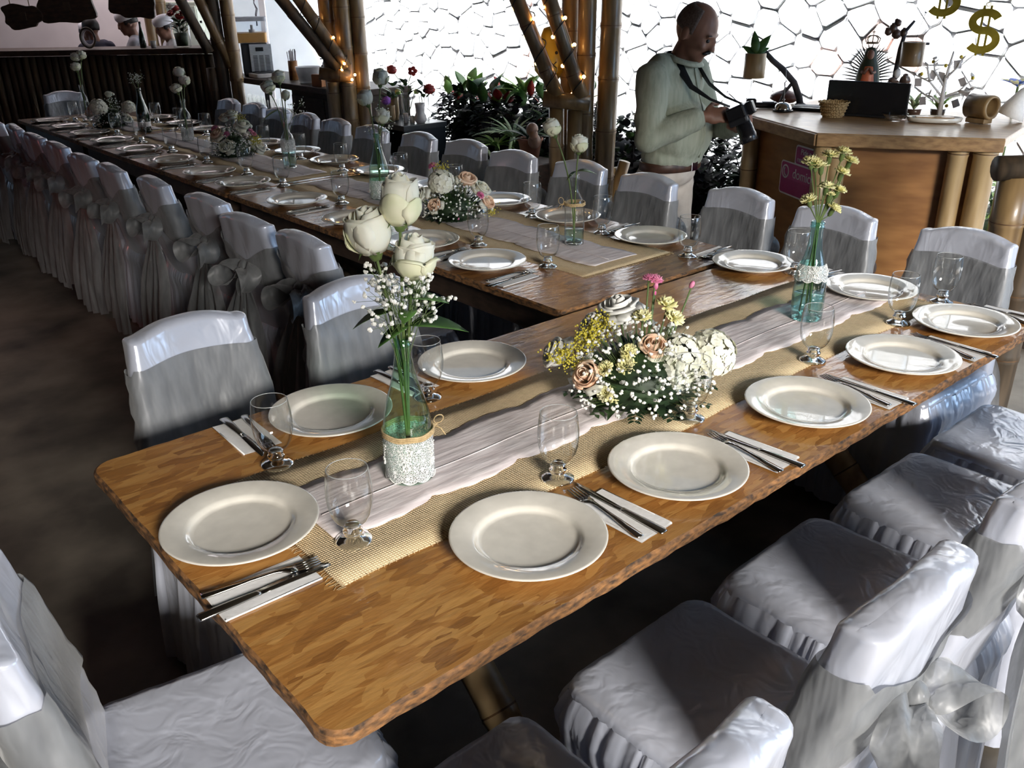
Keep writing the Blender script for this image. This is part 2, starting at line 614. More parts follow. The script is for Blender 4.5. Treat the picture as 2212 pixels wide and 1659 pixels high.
M['navy'] = noisy('navy_cotton', (0.010, 0.010, 0.03), (0.03, 0.03, 0.06), 0.8, 20)
M['gold'] = noisy('gold_foil', (0.40, 0.30, 0.03), (0.62, 0.48, 0.06), 0.35, 20, metallic=0.5)
M['terracotta'] = noisy('terracotta', (0.30, 0.13, 0.08), (0.42, 0.20, 0.13), 0.8, 20)
M['gourd'] = noisy('dark_gourd', (0.05, 0.028, 0.02), (0.13, 0.07, 0.05), 0.3, 9, coat=0.3)
M['branch'] = noisy('dark_branch', (0.03, 0.03, 0.04), (0.08, 0.075, 0.085), 0.7, 20, bmp=0.5)
M['wicker'] = weave('wicker', (0.20, 0.11, 0.04), (0.52, 0.36, 0.17), 0.010)
M['juice'] = plain('orange_juice', (0.72, 0.33, 0.03), 0.35)
M['plastic'] = thin_glass('clear_plastic', (0.90, 0.93, 0.96), (0.55, 0.6, 0.66), 0.1)
M['tin'] = noisy('brushed_steel', (0.50, 0.55, 0.60), (0.62, 0.67, 0.72), 0.35, 20, (1, 1, 12), metallic=0.15)
M['bulb'] = emit('warm_bulb', (1.0, 0.52, 0.16), 40.0)
M['bulb'].cycles.emission_sampling = 'NONE'
M['wire'] = plain('black_wire', (0.015, 0.015, 0.015), 0.6)
M['magenta'] = plain('magenta_sticker', (0.36, 0.03, 0.16), 0.45)
M['sticker_white'] = plain('white_sticker', (0.75, 0.72, 0.76), 0.5)
M['white_paint'] = plain('white_paint', (0.72, 0.70, 0.70), 0.55)
M['paper_grey'] = plain('paper_tag', (0.55, 0.52, 0.54), 0.8)
M['blue'] = plain('blue_petal', (0.02, 0.10, 0.60), 0.5)
M['gourd_yellow'] = noisy('yellow_painted_gourd', (0.55, 0.36, 0.03), (0.72, 0.52, 0.06), 0.4, 8, coat=0.3)
M['papaya'] = noisy('yellow_green_fruit', (0.22, 0.22, 0.03), (0.55, 0.42, 0.04), 0.45, 8)
ORD = ['first', 'second', 'third', 'fourth', 'fifth', 'sixth', 'seventh', 'eighth', 'ninth', 'tenth', 'eleventh', 'twelfth', 'thirteenth', 'fourteenth', 'fifteenth']

# ================================================================== the setting
b = MB().box((0.9, 4.6, -0.03), (7.4, 18.0, 0.06))
struct(b.build('floor', M['floor'], smooth=False))
b = MB().box((0.42, 5.82, 3.06), (8.84, 15.76, 0.12))
struct(b.build('ceiling', M['roof'], smooth=False))
b = MB().box((-3.06, 4.6, 1.5), (0.12, 18.0, 3.0))
struct(b.build('wall_left', M['dark_wood'], smooth=False))
b = MB().box((5.6, 4.6, -0.05), (2.0, 18.0, 0.06))
o = struct(b.build('floor', M['gravel'], smooth=False))
b = MB().box((5.0, 4.1, 0.02), (0.9, 7.0, 0.14))
o = struct(b.build('trim_1', M['soil'], smooth=False))
b = MB()
b.box((-1.9, -2.0, 1.5), (2.2, 0.12, 3.0)).box((1.95, -2.0, 2.65), (5.5, 0.12, 0.70))  # unseen wall piece and lintel, added to cut the daylight beam
struct(b.build('wall_back_beam_cut', M['dark_wood'], smooth=False))
# plain white end wall of the courtyard
b = MB().box((5.35, 10.35, 1.4), (2.2, 0.14, 2.8))
struct(b.build('wall_end', M['white_wall'], smooth=False))
# kitchen back wall, square to the bar
BU = Vector((0.783, -0.622, 0))
BN = Vector((0.622, 0.783, 0))


def bar_pt(s, off=0.0, z=0.0):
    """point s metres along the bar front from its right end (negative = towards the left)"""
    p = Vector((3.57, 8.36, 0)) + BU * s + BN * off
    return Vector((p.x, p.y, z))


BA = math.atan2(BU.y, BU.x)
c_ = bar_pt(-2.3, 2.45, 1.5)
Mk = Matrix.Translation(c_) @ Matrix.Rotation(BA, 4, 'Z')
b = MB().box((0, 0, 0), (4.6, 0.1, 3.0), M=Mk)
struct(b.build('wall_kitchen', noisy('pink_lit_plaster', (0.66, 0.62, 0.64), (0.78, 0.74, 0.75), 0.85, 3), smooth=False))

# whitewashed rubble wall: every stone its own piece
wall = struct(MB().box((6.30, 5.9, 1.3), (0.16, 9.6, 2.6)).build('wall_stone', M['mortar'], smooth=False))


def clip(poly, px, py, nx, ny):
    out = []
    for i in range(len(poly)):
        a, c2 = poly[i], poly[(i + 1) % len(poly)]
        da = (a[0] - px) * nx + (a[1] - py) * ny
        db = (c2[0] - px) * nx + (c2[1] - py) * ny
        if da <= 0:
            out.append(a)
        if (da < 0 < db) or (db < 0 < da):
            t = da / (da - db)
            out.append((a[0] + (c2[0] - a[0]) * t, a[1] + (c2[1] - a[1]) * t))
    return out


sr = random.Random(3)
seeds = []
cs = 0.186
for i in range(int(9.3 / cs)):
    for j in range(int(2.5 / cs)):
        seeds.append((1.15 + cs * (i + 0.5 + sr.uniform(-.42, .42)), 0.03 + cs * (j + 0.5 + (0.4 if i % 2 else 0) + sr.uniform(-.38, .38))))
rest = MB()
n_single = 0
for k, (sy_, sz_) in enumerate(seeds):
    poly = [(sy_ - .25, sz_ - .25), (sy_ + .25, sz_ - .25), (sy_ + .25, sz_ + .25), (sy_ - .25, sz_ + .25)]
    for q, (oy, oz) in enumerate(seeds):
        if q != k and abs(oy - sy_) < .55 and abs(oz - sz_) < .55:
            dx, dz = oy - sy_, oz - sz_
            L = math.hypot(dx, dz)
            poly = clip(poly, sy_ + dx / 2 - dx / L * 0.004, sz_ + dz / 2 - dz / L * 0.004, dx / L, dz / L)
            if len(poly) < 3:
                break
    if len(poly) < 3:
        continue
    # knock the corners off, then a flat proud face with a chamfered rim
    rp = []
    for i in range(len(poly)):
        a, c2 = poly[i], poly[(i + 1) % len(poly)]
        for t in (0.12, 0.88):
            rp.append((a[0] + (c2[0] - a[0]) * t, a[1] + (c2[1] - a[1]) * t))
    h = sr.uniform(0.014, 0.032)
    pink = sr.random() < 0.04
    single = 2.0 < sy_ < 9.3 and 0.62 < sz_ < 1.78 and n_single < 300
    oy, oz = (0, 0) if single else (sy_, sz_)
    ox = 0 if single else 6.222
    r0 = [(ox, y - sy_ + oy, z - sz_ + oz) for y, z in rp]
    r1 = [(ox - h * 0.75, (y - sy_) * 0.985 + oy, (z - sz_) * 0.985 + oz) for y, z in rp]
    r2 = [(ox - h, (y - sy_) * 0.95 + oy, (z - sz_) * 0.95 + oz) for y, z in rp]
    if not single:
        rest.loft([r0, r1, r2], False, True)
        continue
    n_single += 1
    mb = MB()
    mb.loft([r0, r1, r2], False, True)
    o = mb.build('stone', M['stone_pink'] if pink else M['stone'], wall, smooth=False)
    o.location = (6.222, sy_, sz_)
stuff(rest.build('stones_beyond', M['stone'], wall, smooth=False))


# ------------------------------------------------------------------ bamboo
def pole_mesh(mb, p0, p1, r, seed=0, step=0.27, hollow=False, M_=None):
    rr = random.Random(seed)
    p0, p1 = Vector(p0), Vector(p1)
    L = (p1 - p0).length
    pts, rad, nodes = [], [], []
    z = 0.0
    nxt = rr.uniform(0.08, step)
    while z < L:
        if nxt >= L - 0.02:
            break
        nodes.append(nxt)
        z = nxt
        nxt += step * rr.uniform(0.85, 1.15)
    zs = [(0.0, 1.0)]
    for nz in nodes:
        zs += [(nz - 0.016, 0.985), (nz - 0.006, 1.05), (nz, 1.0), (nz + 0.006, 1.06), (nz + 0.018, 0.985)]
    zs.append((L, 1.0))
    d = (p1 - p0) / L
    bow = rr.uniform(-0.006, 0.006)
    side = d.cross(Vector((0.3, 0.7, 0.2))).normalized()
    for z, k in zs:
        pts.append(p0 + d * z + side * bow * math.sin(PI * z / L))
        rad.append(r * k)
    mb.tube(pts, rad, 14, True, 0, M_)
    for nz in nodes:
        q = p0 + d * nz + side * bow * math.sin(PI * nz / L)
        mb.tube([q - d * 0.003, q + d * 0.003], [r * 1.02, r * 1.02], 14, False, 1, M_)
    if hollow:
        for e, s in ((p0, -1), (p1, 1)):
            mb.tube([e + d * s * 0.0005, e + d * s * 0.0012], [r * 0.62, r * 0.60], 14, True, 1, M_)


def pole(name, label, p0, p1, r, mat='bamboo', seed=0, cat='post', parent=None, hollow=False, group=None):
    mb = MB()
    a = Vector(p0)
    pole_mesh(mb, (0, 0, 0), Vector(p1) - a, r, seed, hollow=hollow)
    o = mb.build(name, [M[mat], M['node']], parent)
    o.location = p0
    if parent is None:
        tag(o, label, cat, group)
    return o


# columns of bamboo along the garden side
pole('bamboo_post', 'tall bamboo post just left of the photographer, rightmost of its cluster', (3.62, 3.44, 0), (3.66, 3.40, 2.98), 0.056, seed=1)
pole('bamboo_post', 'tall bamboo post in the middle of the string-lit cluster', (3.54, 3.52, 0), (3.56, 3.51, 2.98), 0.050, seed=2)
pole('bamboo_post', 'tall bamboo post behind the yellow painted gourd', (3.56, 3.66, 0), (3.58, 3.64, 2.98), 0.050, seed=3)
pole('bamboo_post', 'short bamboo post under the left end of the string-lit crossbar', (3.42, 3.60, 0), (3.42, 3.60, 1.08), 0.042, seed=4)
pole('bamboo_post', 'short bamboo post under the right end of the string-lit crossbar', (3.48, 3.52, 0), (3.48, 3.52, 1.06), 0.042, seed=5)
pole('bamboo_crossbar', 'short bamboo crossbar with open end where the lit braces meet', (3.32, 3.60, 1.125), (3.50, 3.43, 1.10), 0.042, seed=6, cat='beam', hollow=True)
pole('bamboo_brace', 'left slanting bamboo brace with string lights beside the stone wall', (3.375, 3.552, 1.14), (2.90, 3.98, 2.60), 0.040, seed=7, cat='beam')
pole('bamboo_brace', 'right slanting bamboo brace with string lights over the yellow gourd', (3.468, 3.462, 1.13), (3.08, 3.83, 2.60), 0.040, seed=8, cat='beam')
pole('bamboo_post', 'middle bamboo post of the cluster left of the black cabinet', (3.60, 6.05, 0), (3.58, 6.06, 2.98), 0.060, seed=11)
pole('bamboo_post', 'dark bamboo post of the cluster left of the black cabinet', (3.54, 6.16, 0), (3.52, 6.17, 2.98), 0.060, seed=12)
pole('bamboo_post', 'right bamboo post standing next to the black cabinet', (3.70, 6.02, 0), (3.69, 6.02, 2.98), 0.058, seed=13)
pole('bamboo_post', 'short stout bamboo post in front of the drinks counter end', (3.47, 6.06, 0), (3.47, 6.06, 1.05), 0.046, seed=14)
pole('bamboo_post', 'short bamboo post touching the tall posts by the drinks counter', (3.55, 5.98, 0), (3.55, 5.98, 1.05), 0.046, seed=15)
pole('bamboo_crossbar', 'bamboo crossbar with a cluster of lights beside the drinks counter', (3.40, 6.12, 1.115), (3.59, 6.00, 1.085), 0.045, seed=16, cat='beam', hollow=True)
pole('bamboo_brace', 'dark slanting bamboo brace in front of the white courtyard wall', (3.520, 6.05, 1.14), (2.84, 6.43, 2.20), 0.043, 'bamboo_dark', seed=17, cat='beam')
pole('bamboo_brace', 'slanting bamboo brace carrying bulbs over the straw holder', (3.575, 6.015, 1.15), (2.99, 6.34, 2.20), 0.043, seed=18, cat='beam')
pole('bamboo_post', 'bamboo post beside the juice dispenser', (3.62, 8.02, 0), (3.60, 8.03, 2.98), 0.060, 'bamboo', seed=21)
pole('bamboo_post', 'dark bamboo post at the right end of the bar', (3.53, 8.10, 0), (3.50, 8.11, 2.98), 0.060, 'bamboo_dark', seed=22)
pole('bamboo_post', 'short dark bamboo post against the right end of the bar', (3.44, 8.14, 0), (3.44, 8.14, 1.05), 0.05, 'bamboo_dark', seed=23)
pole('bamboo_brace', 'slanting bamboo brace ending at the bar beside the juice glass', (3.58, 8.04, 1.06), (3.10, 8.25, 2.55), 0.046, 'bamboo', seed=24, cat='beam')
pole('bamboo_brace', 'dark slanting bamboo brace behind the red bar bouquet', (3.43, 8.11, 1.18), (2.88, 8.34, 2.6), 0.046, 'bamboo_dark', seed=25, cat='beam')
pole('bamboo_post', 'stout bamboo post at the right edge beside the last chair', (3.40, 1.215, 0), (3.40, 1.215, 1.03), 0.058, seed=31)
pole('bamboo_post', 'tall dark bamboo post at the far right edge of the picture', (3.47, 1.15, 0), (3.47, 1.15, 2.98), 0.058, 'bamboo_dark', seed=32)
pole('bamboo_crossbar', 'stub of dark bamboo crossbar at the right picture edge', (3.33, 1.26, 1.06), (3.50, 1.12, 1.06), 0.044, 'bamboo_dark', seed=33, cat='beam')


# ------------------------------------------------------------------ string lights
def string_light(label, path, bulbs, n0=0):
    t = thing('string_lights', label, 'lights', path[0])
    p0 = Vector(path[0])
    MB().tube([Vector(p) - p0 for p in path], 0.003, 5).build('wire', M['wire'], t)
    for p in bulbs:
        o = MB().ball((0, 0, 0), 0.0095, 8, 6).build('bulb', M['bulb'], t)
        o.location = Vector(p) - p0
    return t


def along(a, b2, n, r=0.046, turns=4.0, ph=0.0):
    a, b2 = Vector(a), Vector(b2)
    d = (b2 - a).normalized()
    s1 = d.cross(Vector((0, 0, 1))).normalized()
    s2 = d.cross(s1)
    return [a.lerp(b2, k / (n - 1)) + (s1 * math.cos(ph + turns * 2 * PI * k / (n - 1)) + s2 * math.sin(ph + turns * 2 * PI * k / (n - 1))) * r for k in range(n)]


toC = lambda p, k=0.05: Vector(p) + (Vector((0, 0, 1.65)) - Vector(p)).normalized() * k
pathA = along((3.375, 3.552, 1.16), (3.16, 3.745, 1.82), 60, turns=5)
string_light('string of warm bulbs wound on the left lit brace', pathA, [pathA[i] for i in (2, 14, 26, 31, 38, 50)])
pathB = along((3.468, 3.462, 1.15), (3.28, 3.64, 1.85), 60, turns=5, ph=1.0)
string_light('string of warm bulbs wound on the right lit brace beside the gourd', pathB, [pathB[i] for i in (1, 6, 13, 19, 25, 30, 37, 43, 52)])
pathC = along((3.575, 6.015, 1.16), (3.20, 6.22, 1.80), 60, r=0.05, turns=5, ph=2.0)
string_light('string of warm bulbs on the brace by the drinks counter', pathC, [pathC[i] for i in (0, 2, 5, 9, 16, 22, 31, 40, 49)] + [(3.60, 5.95, 1.10), (3.56, 5.93, 1.07)])

# ------------------------------------------------------------------ bar
bar = thing('bar_counter', 'long dark bar faced with upright bamboo slats at the back', 'bar', bar_pt(0, 0, 0), BA)
n_sl = 58
wsl = 3.9 / n_sl
half = MB()
prof = [(0.0, 0.0)]
for z0, z1 in ((0.03, 1.155),):
    rings = []
    for z in (z0, z1):
        rings.append([(math.cos(PI + PI * k / 7) * wsl * 0.49, math.sin(PI + PI * k / 7) * wsl * 0.42, z) for k in range(8)])
    half.loft(rings, True, True)
me_sl = half.mesh('slat', M['bamboo_dark'])
M['slat_b'] = noisy('brown_bamboo_slat', (0.06, 0.04, 0.021), (0.125, 0.085, 0.045), 0.6, 9, (3, 3, 0.4))
half2 = MB()
half2.v, half2.f, half2.mi = half.v, half.f, half.mi
me_sl2 = half2.mesh('slat', M['slat_b'])
for k in range(n_sl):
    o = obj('slat', me_sl2 if sr.random() < 0.45 else me_sl, bar)
    o.location = (-(k + 0.5) * wsl, 0.0 + sr.uniform(-.006, .006), 0)
    o.rotation_euler = (0, sr.uniform(-.004, .004), 0)
MB().box((-1.95, 0.05, 0.58), (3.9, 0.08, 1.14)).build('carcass', M['dark_wood'], bar, smooth=False)
MB().box((-1.95, 0.19, 1.185), (3.98, 0.52, 0.05)).build('countertop', M['dark_wood'], bar, smooth=False, bevel=0.006)

# side counter with drinks
sc_ = thing('drinks_counter', 'dark wooden side counter carrying the juice dispenser', 'counter', (4.03, 7.45, 0), 0)
MB().box((0, 0, 0.925), (0.62, 2.3, 0.05)).build('countertop', M['dark_wood'], sc_, smooth=False, bevel=0.006)
MB().box((0.06, -0.56, 0.45), (0.46, 1.16, 0.90)).build('cabinet', M['dark_wood'], sc_, smooth=False)
MB().box((-0.18, -0.28, 0.45), (0.012, 0.56, 0.78)).build('door', M['dark_wood'], sc_, smooth=False, bevel=0.004)
MB().box((-0.18, -0.85, 0.45), (0.012, 0.56, 0.78)).build('door', M['dark_wood'], sc_, smooth=False, bevel=0.004)
MB().box((0.02, 0.57, 0.585), (0.50, 1.18, 0.03)).build('shelf', M['dark_wood'], sc_, smooth=False)
MB().box((-0.2, 1.08, 0.45), (0.05, 0.05, 0.90)).build('leg', M['black'], sc_, smooth=False)
MB().box((-0.2, 0.45, 0.75), (0.03, 0.03, 0.30)).build('bracket', M['black'], sc_, smooth=False)

# black cabinet
cb = thing('black_cabinet', 'low black cabinet with open cubby beside the bamboo posts', 'cabinet', (3.98, 5.90, 0), 0)
MB().box((0, 0, 0.725), (0.40, 0.56, 0.04)).build('top', plain('dark_grey_laminate', (0.05, 0.056, 0.065), 0.3), cb, smooth=False, bevel=0.004)
for y in (-0.26, 0.26):
    MB().box((0, y, 0.36), (0.38, 0.025, 0.70)).build('side_panel', plain('blue_black_laminate', (0.014, 0.02, 0.028), 0.4), cb, smooth=False)
MB().box((0.17, 0, 0.36), (0.02, 0.5, 0.70)).build('back_panel', M['black'], cb, smooth=False)
MB().box((0, 0, 0.45), (0.36, 0.5, 0.02)).build('shelf', M['black'], cb, smooth=False)
MB().box((0, 0, 0.03), (0.36, 0.5, 0.04)).build('shelf', M['black'], cb, smooth=False)
MB().box((-0.18, 0.0, 0.22), (0.016, 0.49, 0.42)).build('door', plain('blue_black_door', (0.014, 0.02, 0.028), 0.4), cb, smooth=False, bevel=0.003)
MB().box((0.03, -0.274, 0.58), (0.12, 0.006, 0.13)).build('cut_out_handle', M['blackgloss'], cb, smooth=False)

# ================================================================== tables
def round_poly(x0, y0, x1, y1, r, wob=0.0, seed=0, n=6):
    rr = random.Random(seed)
    pts = []
    for cx, cy, a0 in ((x1 - r, y0 + r, -PI / 2), (x1 - r, y1 - r, 0), (x0 + r, y1 - r, PI / 2), (x0 + r, y0 + r, PI)):
        for k in range(n + 1):
            a = a0 + PI / 2 * k / n
            pts.append((cx + r * math.cos(a), cy + r * math.sin(a)))
    out = []
    for i in range(len(pts)):
        a, b2 = pts[i], pts[(i + 1) % len(pts)]
        L = math.hypot(b2[0] - a[0], b2[1] - a[1])
        m = max(1, int(L / 0.03))
        dx, dy = (b2[0] - a[0]) / max(L, 1e-6), (b2[1] - a[1]) / max(L, 1e-6)
        for k in range(m):
            t = k / m
            w_ = rr.uniform(-wob, wob * 0.3) if 0 < k else 0
            out.append((a[0] + (b2[0] - a[0]) * t - dy * -w_, a[1] + (b2[1] - a[1]) * t - dx * w_))
    return out


def board(name, mats, parent, x0, y0, x1, y1, r, z0=0.722, z1=0.75, seed=0):
    poly = round_poly(x0, y0, x1, y1, r, 0.0025, seed)
    cx, cy = (x0 + x1) / 2, (y0 + y1) / 2
    ins = lambda d: [(x + (cx - x) / abs(cx - x + 1e-9) * d, y + (cy - y) / abs(cy - y + 1e-9) * d) for x, y in poly]
    rr = random.Random(seed + 9)
    top = [(x, y, z1) for x, y in ins(0.005)]
    mid = [(x, y, z1 - 0.003 - rr.uniform(0, .004)) for x, y in poly]
    low = [(x, y, z0 + 0.003 + rr.uniform(0, .004)) for x, y in poly]
    bot = [(x, y, z0) for x, y in ins(0.006)]
    mb = MB()
    n = len(poly)
    mb.loft([bot, low, mid, top], True, False, 1)
    e = 3 * n
    mb.f.append(tuple(e + n - 1 - i for i in range(n))[::-1])
    mb.mi.append(0)
    o = mb.build(name, mats, parent, smooth=False)
    return o


def trestle(t, seed, pts, mat='bamboo_pale', r=0.042):
    for k, (a, b2) in enumerate(pts):
        mb = MB()
        pole_mesh(mb, (0, 0, 0), Vector(b2) - Vector(a), r, seed + k)
        o = mb.build('leg', [M[mat], M['node']], t)
        o.location = a


ft = thing('dining_table', 'varnished particle-board dining table nearest the camera, on crossed bamboo legs', 'table', (1.56, 1.315, 0))
board('tabletop', [M['osb'], M['osb_edge']], ft, -1.187, -0.5, 1.19, 0.5, 0.045, seed=1)
for x in (-0.72, 0.78):
    trestle(ft, 40 + int(x * 10), [((x, -0.40, 0.70), (x, 0.38, 0.0)), ((x + 0.09, 0.40, 0.70), (x + 0.09, -0.38, 0.0))])
MB().tube([(-0.7, 0, 0.33), (0.85, 0, 0.33)], 0.03, 10).build('stretcher', M['bamboo'], ft)
segs = [(1.842, 4.235), (4.245, 6.62), (6.63, 8.20)]
nm = ['varnished board table joined to the near table at the corner', 'middle varnished board table of the long row', 'farthest varnished board table of the long row, by the bar']
LT = []
for k, (ya, yb) in enumerate(segs):
    t = thing('dining_table', nm[k], 'table', (2.26, (ya + yb) / 2, 0), 0, 'tables of the long row')
    h = (yb - ya) / 2
    board('tabletop', [M['osb_dim'], M['osb_edge']], t, -0.485, -h, 0.483, h, 0.02, seed=20 + k)
    MB().box((-0.42, 0, 0.675), (0.045, h * 2 - 0.1, 0.09)).build('apron', M['dark_wood'], t, smooth=False)
    MB().box((0.42, 0, 0.675), (0.045, h * 2 - 0.1, 0.09)).build('apron', M['dark_wood'], t, smooth=False)
    for y in (-h + 0.42, h - 0.42):
        trestle(t, 60 + k * 7 + int(y * 3), [((-0.40, y, 0.70), (0.38, y, 0.0)), ((0.40, y + 0.09, 0.70), (-0.38, y + 0.09, 0.0))], 'bamboo_dark')
    LT.append(t)


# ================================================================== chairs under satin covers
def nz3(x, y, z, s, seed):
    return noise.noise(Vector((x * s + seed * 7.3, y * s - seed * 3.1, z * s + seed)))


def chair_parts(seed):
    rr = random.Random(seed)
    parts = {}
    # seat
    mb = MB()
    rings = []
    for ins, z in ((-0.004, 0.405), (-0.002, 0.43), (0.0, 0.458), (0.006, 0.469), (0.022, 0.472), (0.07, 0.472), (0.12, 0.471), (0.17, 0.470)):
        ring = []
        for (x, y, nx, ny) in rring(0.200 - ins, 0.218 - ins, max(0.045 - ins * 0.25, 0.008), 96):
            h = nz3(x, y, 0, 6, seed) * 0.004 + abs(nz3(x * 2.2, y * 0.9, 3, 8, seed)) * 0.004 * (1 if ins > 0.02 else 0.3)
            e = nz3(x, y, z, 30, seed) * 0.003
            ring.append((x + nx * e, y + ny * e, z + h))
        rings.append(ring)
    mb.loft(rings, False, True)
    parts['seat_cover'] = mb.mesh('seat_cover', M['satin'])
    # skirt
    mb = MB()
    n = 220
    ph = [rr.uniform(0, 6.28) for _ in range(6)]
    base = rring(0.204, 0.236, 0.05, n, 0, -0.016)
    rows = []
    for j in range(19):
        t = j / 18
        z = 0.456 - 0.441 * t
        row = []
        for k, (x, y, nx, ny) in enumerate(base):
            s = k / n
            w_ = 2 * PI * s
            wig = nz3(x, y, 0, 6, seed) * 3.0
            a = (0.55 * math.sin(15 * w_ + ph[0] + wig + 2 * math.sin(5 * w_)) + 0.40 * math.sin(27 * w_ + ph[1] - wig + 2 * math.sin(8 * w_)) + 0.25 * math.sin(47 * w_ + ph[2] + t))
            hi = (math.sin(46 * w_ + ph[3] + 3.5 * math.sin(7 * w_ + 1) + 2 * math.sin(13 * w_)) + 0.5 * math.sin(90 * w_ + 4 * math.sin(11 * w_))) * math.exp(-((t - 0.09) / 0.11) ** 2) * (0.65 + 0.6 * math.sin(12 * w_ + ph[5]) ** 2)
            seam = -0.008 * math.exp(-(t / 0.035) ** 2)
            off = 0.004 + 0.024 * t ** 0.8 + a * (0.002 + 0.014 * smoothstep(0.02, 0.7, t)) + hi * 0.0048 + seam + 0.012 * math.exp(-((t - 0.13) / 0.07) ** 2)
            row.append((x + nx * off, y + ny * off, z + 0.006 * math.sin(5 * w_ + ph[4]) * t))
        rows.append(row)
    mb.grid(rows, cv=True)
    parts['skirt'] = mb.mesh('skirt', M['satin'])

    # back
    def back_ring(t, off=0.0, n=72):
        """t: 0 seat level .. 1 top"""
        hw = 0.200 - 0.042 * t
        th = 0.034 + 0.004 * math.sin(PI * t)
        cy = -0.205 - 0.075 * t - 0.01 * t * t
        z = 0.44 + 0.415 * t
        ring = []
        for (x, y, nx, ny) in rring(hw + off, th + off, 0.024 + off * .5, n):
            zz = z + (0.024 * (1 - (x / hw) ** 2) + 0.010 * smoothstep(0.82, 1.0, abs(x) / hw)) * smoothstep(0.55, 1.0, t)
            cur = 0.020 * (1 - (x / hw) ** 2)
            e = nz3(x, y * 3, zz, 11, seed) * 0.0045 + nz3(x * 0.6, y, zz * 2.2, 16, seed + 2) * 0.0035
            if ny < -0.4:
                e += 0.0022 * math.sin(x * 62 + 4 * math.sin(zz * 9 + seed) + seed * 2) * smoothstep(0.0, 0.2, t)
            ring.append((x + nx * e, y + ny * e + cy - cur, zz))
        return ring
    mb = MB()
    rings = [back_ring(k / 15) for k in range(16)]
    last = rings[-1]
    cx = sum(p[0] for p in last) / len(last)
    cy = sum(p[1] for p in last) / len(last)
    hwt = 0.158
    for s, dz in ((0.95, 0.007), (0.80, 0.013), (0.52, 0.018), (0.2, 0.020), (0.0, 0.020)):
        rings.append([(p[0] * (1 - 0.05 * (1 - s)), (-0.290 - 0.020 * (1 - (p[0] / hwt) ** 2)) * (1 - s) + p[1] * s, p[2] + dz * (1 - 0.5 * abs(p[0] / hwt) ** 3)) for p in last])
    mb.loft(rings, False, False)
    parts['back_cover'] = mb.mesh('back_cover', M['satin'])
    # sash band round the back: broad at the sides, gathered at the rear
    mb = MB()
    rows = []
    for j in range(9):
        v = j / 8 - 0.5
        row = []
        n2 = 72
        ring0 = back_ring(0.5, 0.0, n2)
        for k in range(n2):
            x0 = ring0[k][0]
            rear = k < n2 * 0.46
            g = 1.0
            if rear:
                g = 0.32 + 0.68 * smoothstep(0.0, 0.17, abs(x0))
            hgt = 0.195 * g
            tz = 0.60 + v * hgt / 0.415 + (0.0 if rear else 0.03)
            p = back_ring(tz, 0.006 + (0.003 if rear else 0.001) * math.sin(v * 16 + k * 0.25), n2)[k]
            row.append(p)
        rows.append(row)
    mb.grid(rows, cv=True)
    parts['sash'] = mb.mesh('sash', M['organza'])
    ky = -0.205 - 0.075 * 0.60 - 0.02 - 0.038
    kz = 0.44 + 0.415 * 0.60
    mb = MB()
    mb.ball((0, ky - 0.018, kz), (0.026, 0.022, 0.032), 12, 8)
    parts['bow_knot'] = mb.mesh('bow_knot', M['organza'])
    for s in (-1, 1):
        mb = MB()
        rows = []
        nu = 26
        for i in range(nu + 1):
            u = i / nu
            a = u * 2 * PI
            lx = 0.008 + 0.105 * (1 - math.cos(a)) / 2 * (1 + 0.15 * math.sin(a))
            lz = 0.052 * math.sin(a) * (0.4 + 0.6 * (1 - math.cos(a)) / 2) - 0.035 * (1 - math.cos(a)) / 2
            wd = 0.018 + 0.040 * math.sin(PI * u) ** 0.7
            row = []
            for q in range(7):
                v = q / 6 - 0.5
                ry = 0.008 * math.sin(v * 9 + i * 0.5 + seed)
                row.append((s * (lx + 0.010 * math.sin(v * 7 + i * .4)), ky - 0.030 - 0.035 * (1 - math.cos(a)) / 2 + v * wd * 1.6, kz + lz + ry + v * 0.02))
            rows.append(row)
        mb.grid(rows)
        parts['bow_loop' + str(s)] = mb.mesh('bow_loop', M['organza'])
        mb = MB()
        rows = []
        ln = 0.62 + rr.uniform(-.05, .03)
        for i in range(23):
            t = i / 22
            row = []
            wd = 0.018 + 0.105 * smoothstep(0, 0.55, t)
            for q in range(15):
                v = q / 14 - 0.5
                x = s * (0.012 + 0.055 * t) + v * wd * 2
                y = ky - 0.03 - 0.062 * smoothstep(0, 0.9, t) - 0.016 * math.sin(v * 17 + seed + t * 2) * smoothstep(0, .3, t) - 0.008 * math.sin(v * 31 + t * 3)
                row.append((x, y, kz - ln * t * (1 - 0.06 * v * s) - 0.01))
            rows.append(row)
        mb.grid(rows)
        parts['sash_tail' + str(s)] = mb.mesh('sash_tail', M['organza'])
    return parts


PROTO = []
for sd in (1, 2, 3):
    PROTO.append(chair_parts(sd))
_ci = [0]


def chair(x, y, face, label, group, rot=0.0):
    """face: heading in radians that the sitter looks along"""
    P = PROTO[_ci[0] % 3]
    _ci[0] += 1
    t = thing('covered_chair', label, 'chair', (x, y, 0), face - PI / 2 + rot, group)
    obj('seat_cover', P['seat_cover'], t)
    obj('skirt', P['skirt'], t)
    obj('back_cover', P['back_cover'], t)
    s = obj('sash', P['sash'], t)
    s['label'] = 'grey organza sash tied round the back'
    obj('bow_knot', P['bow_knot'], s)
    for k in ('-1', '1'):
        obj('bow_loop', P['bow_loop' + k], s)
        obj('sash_tail', P['sash_tail' + k], s)
    return t


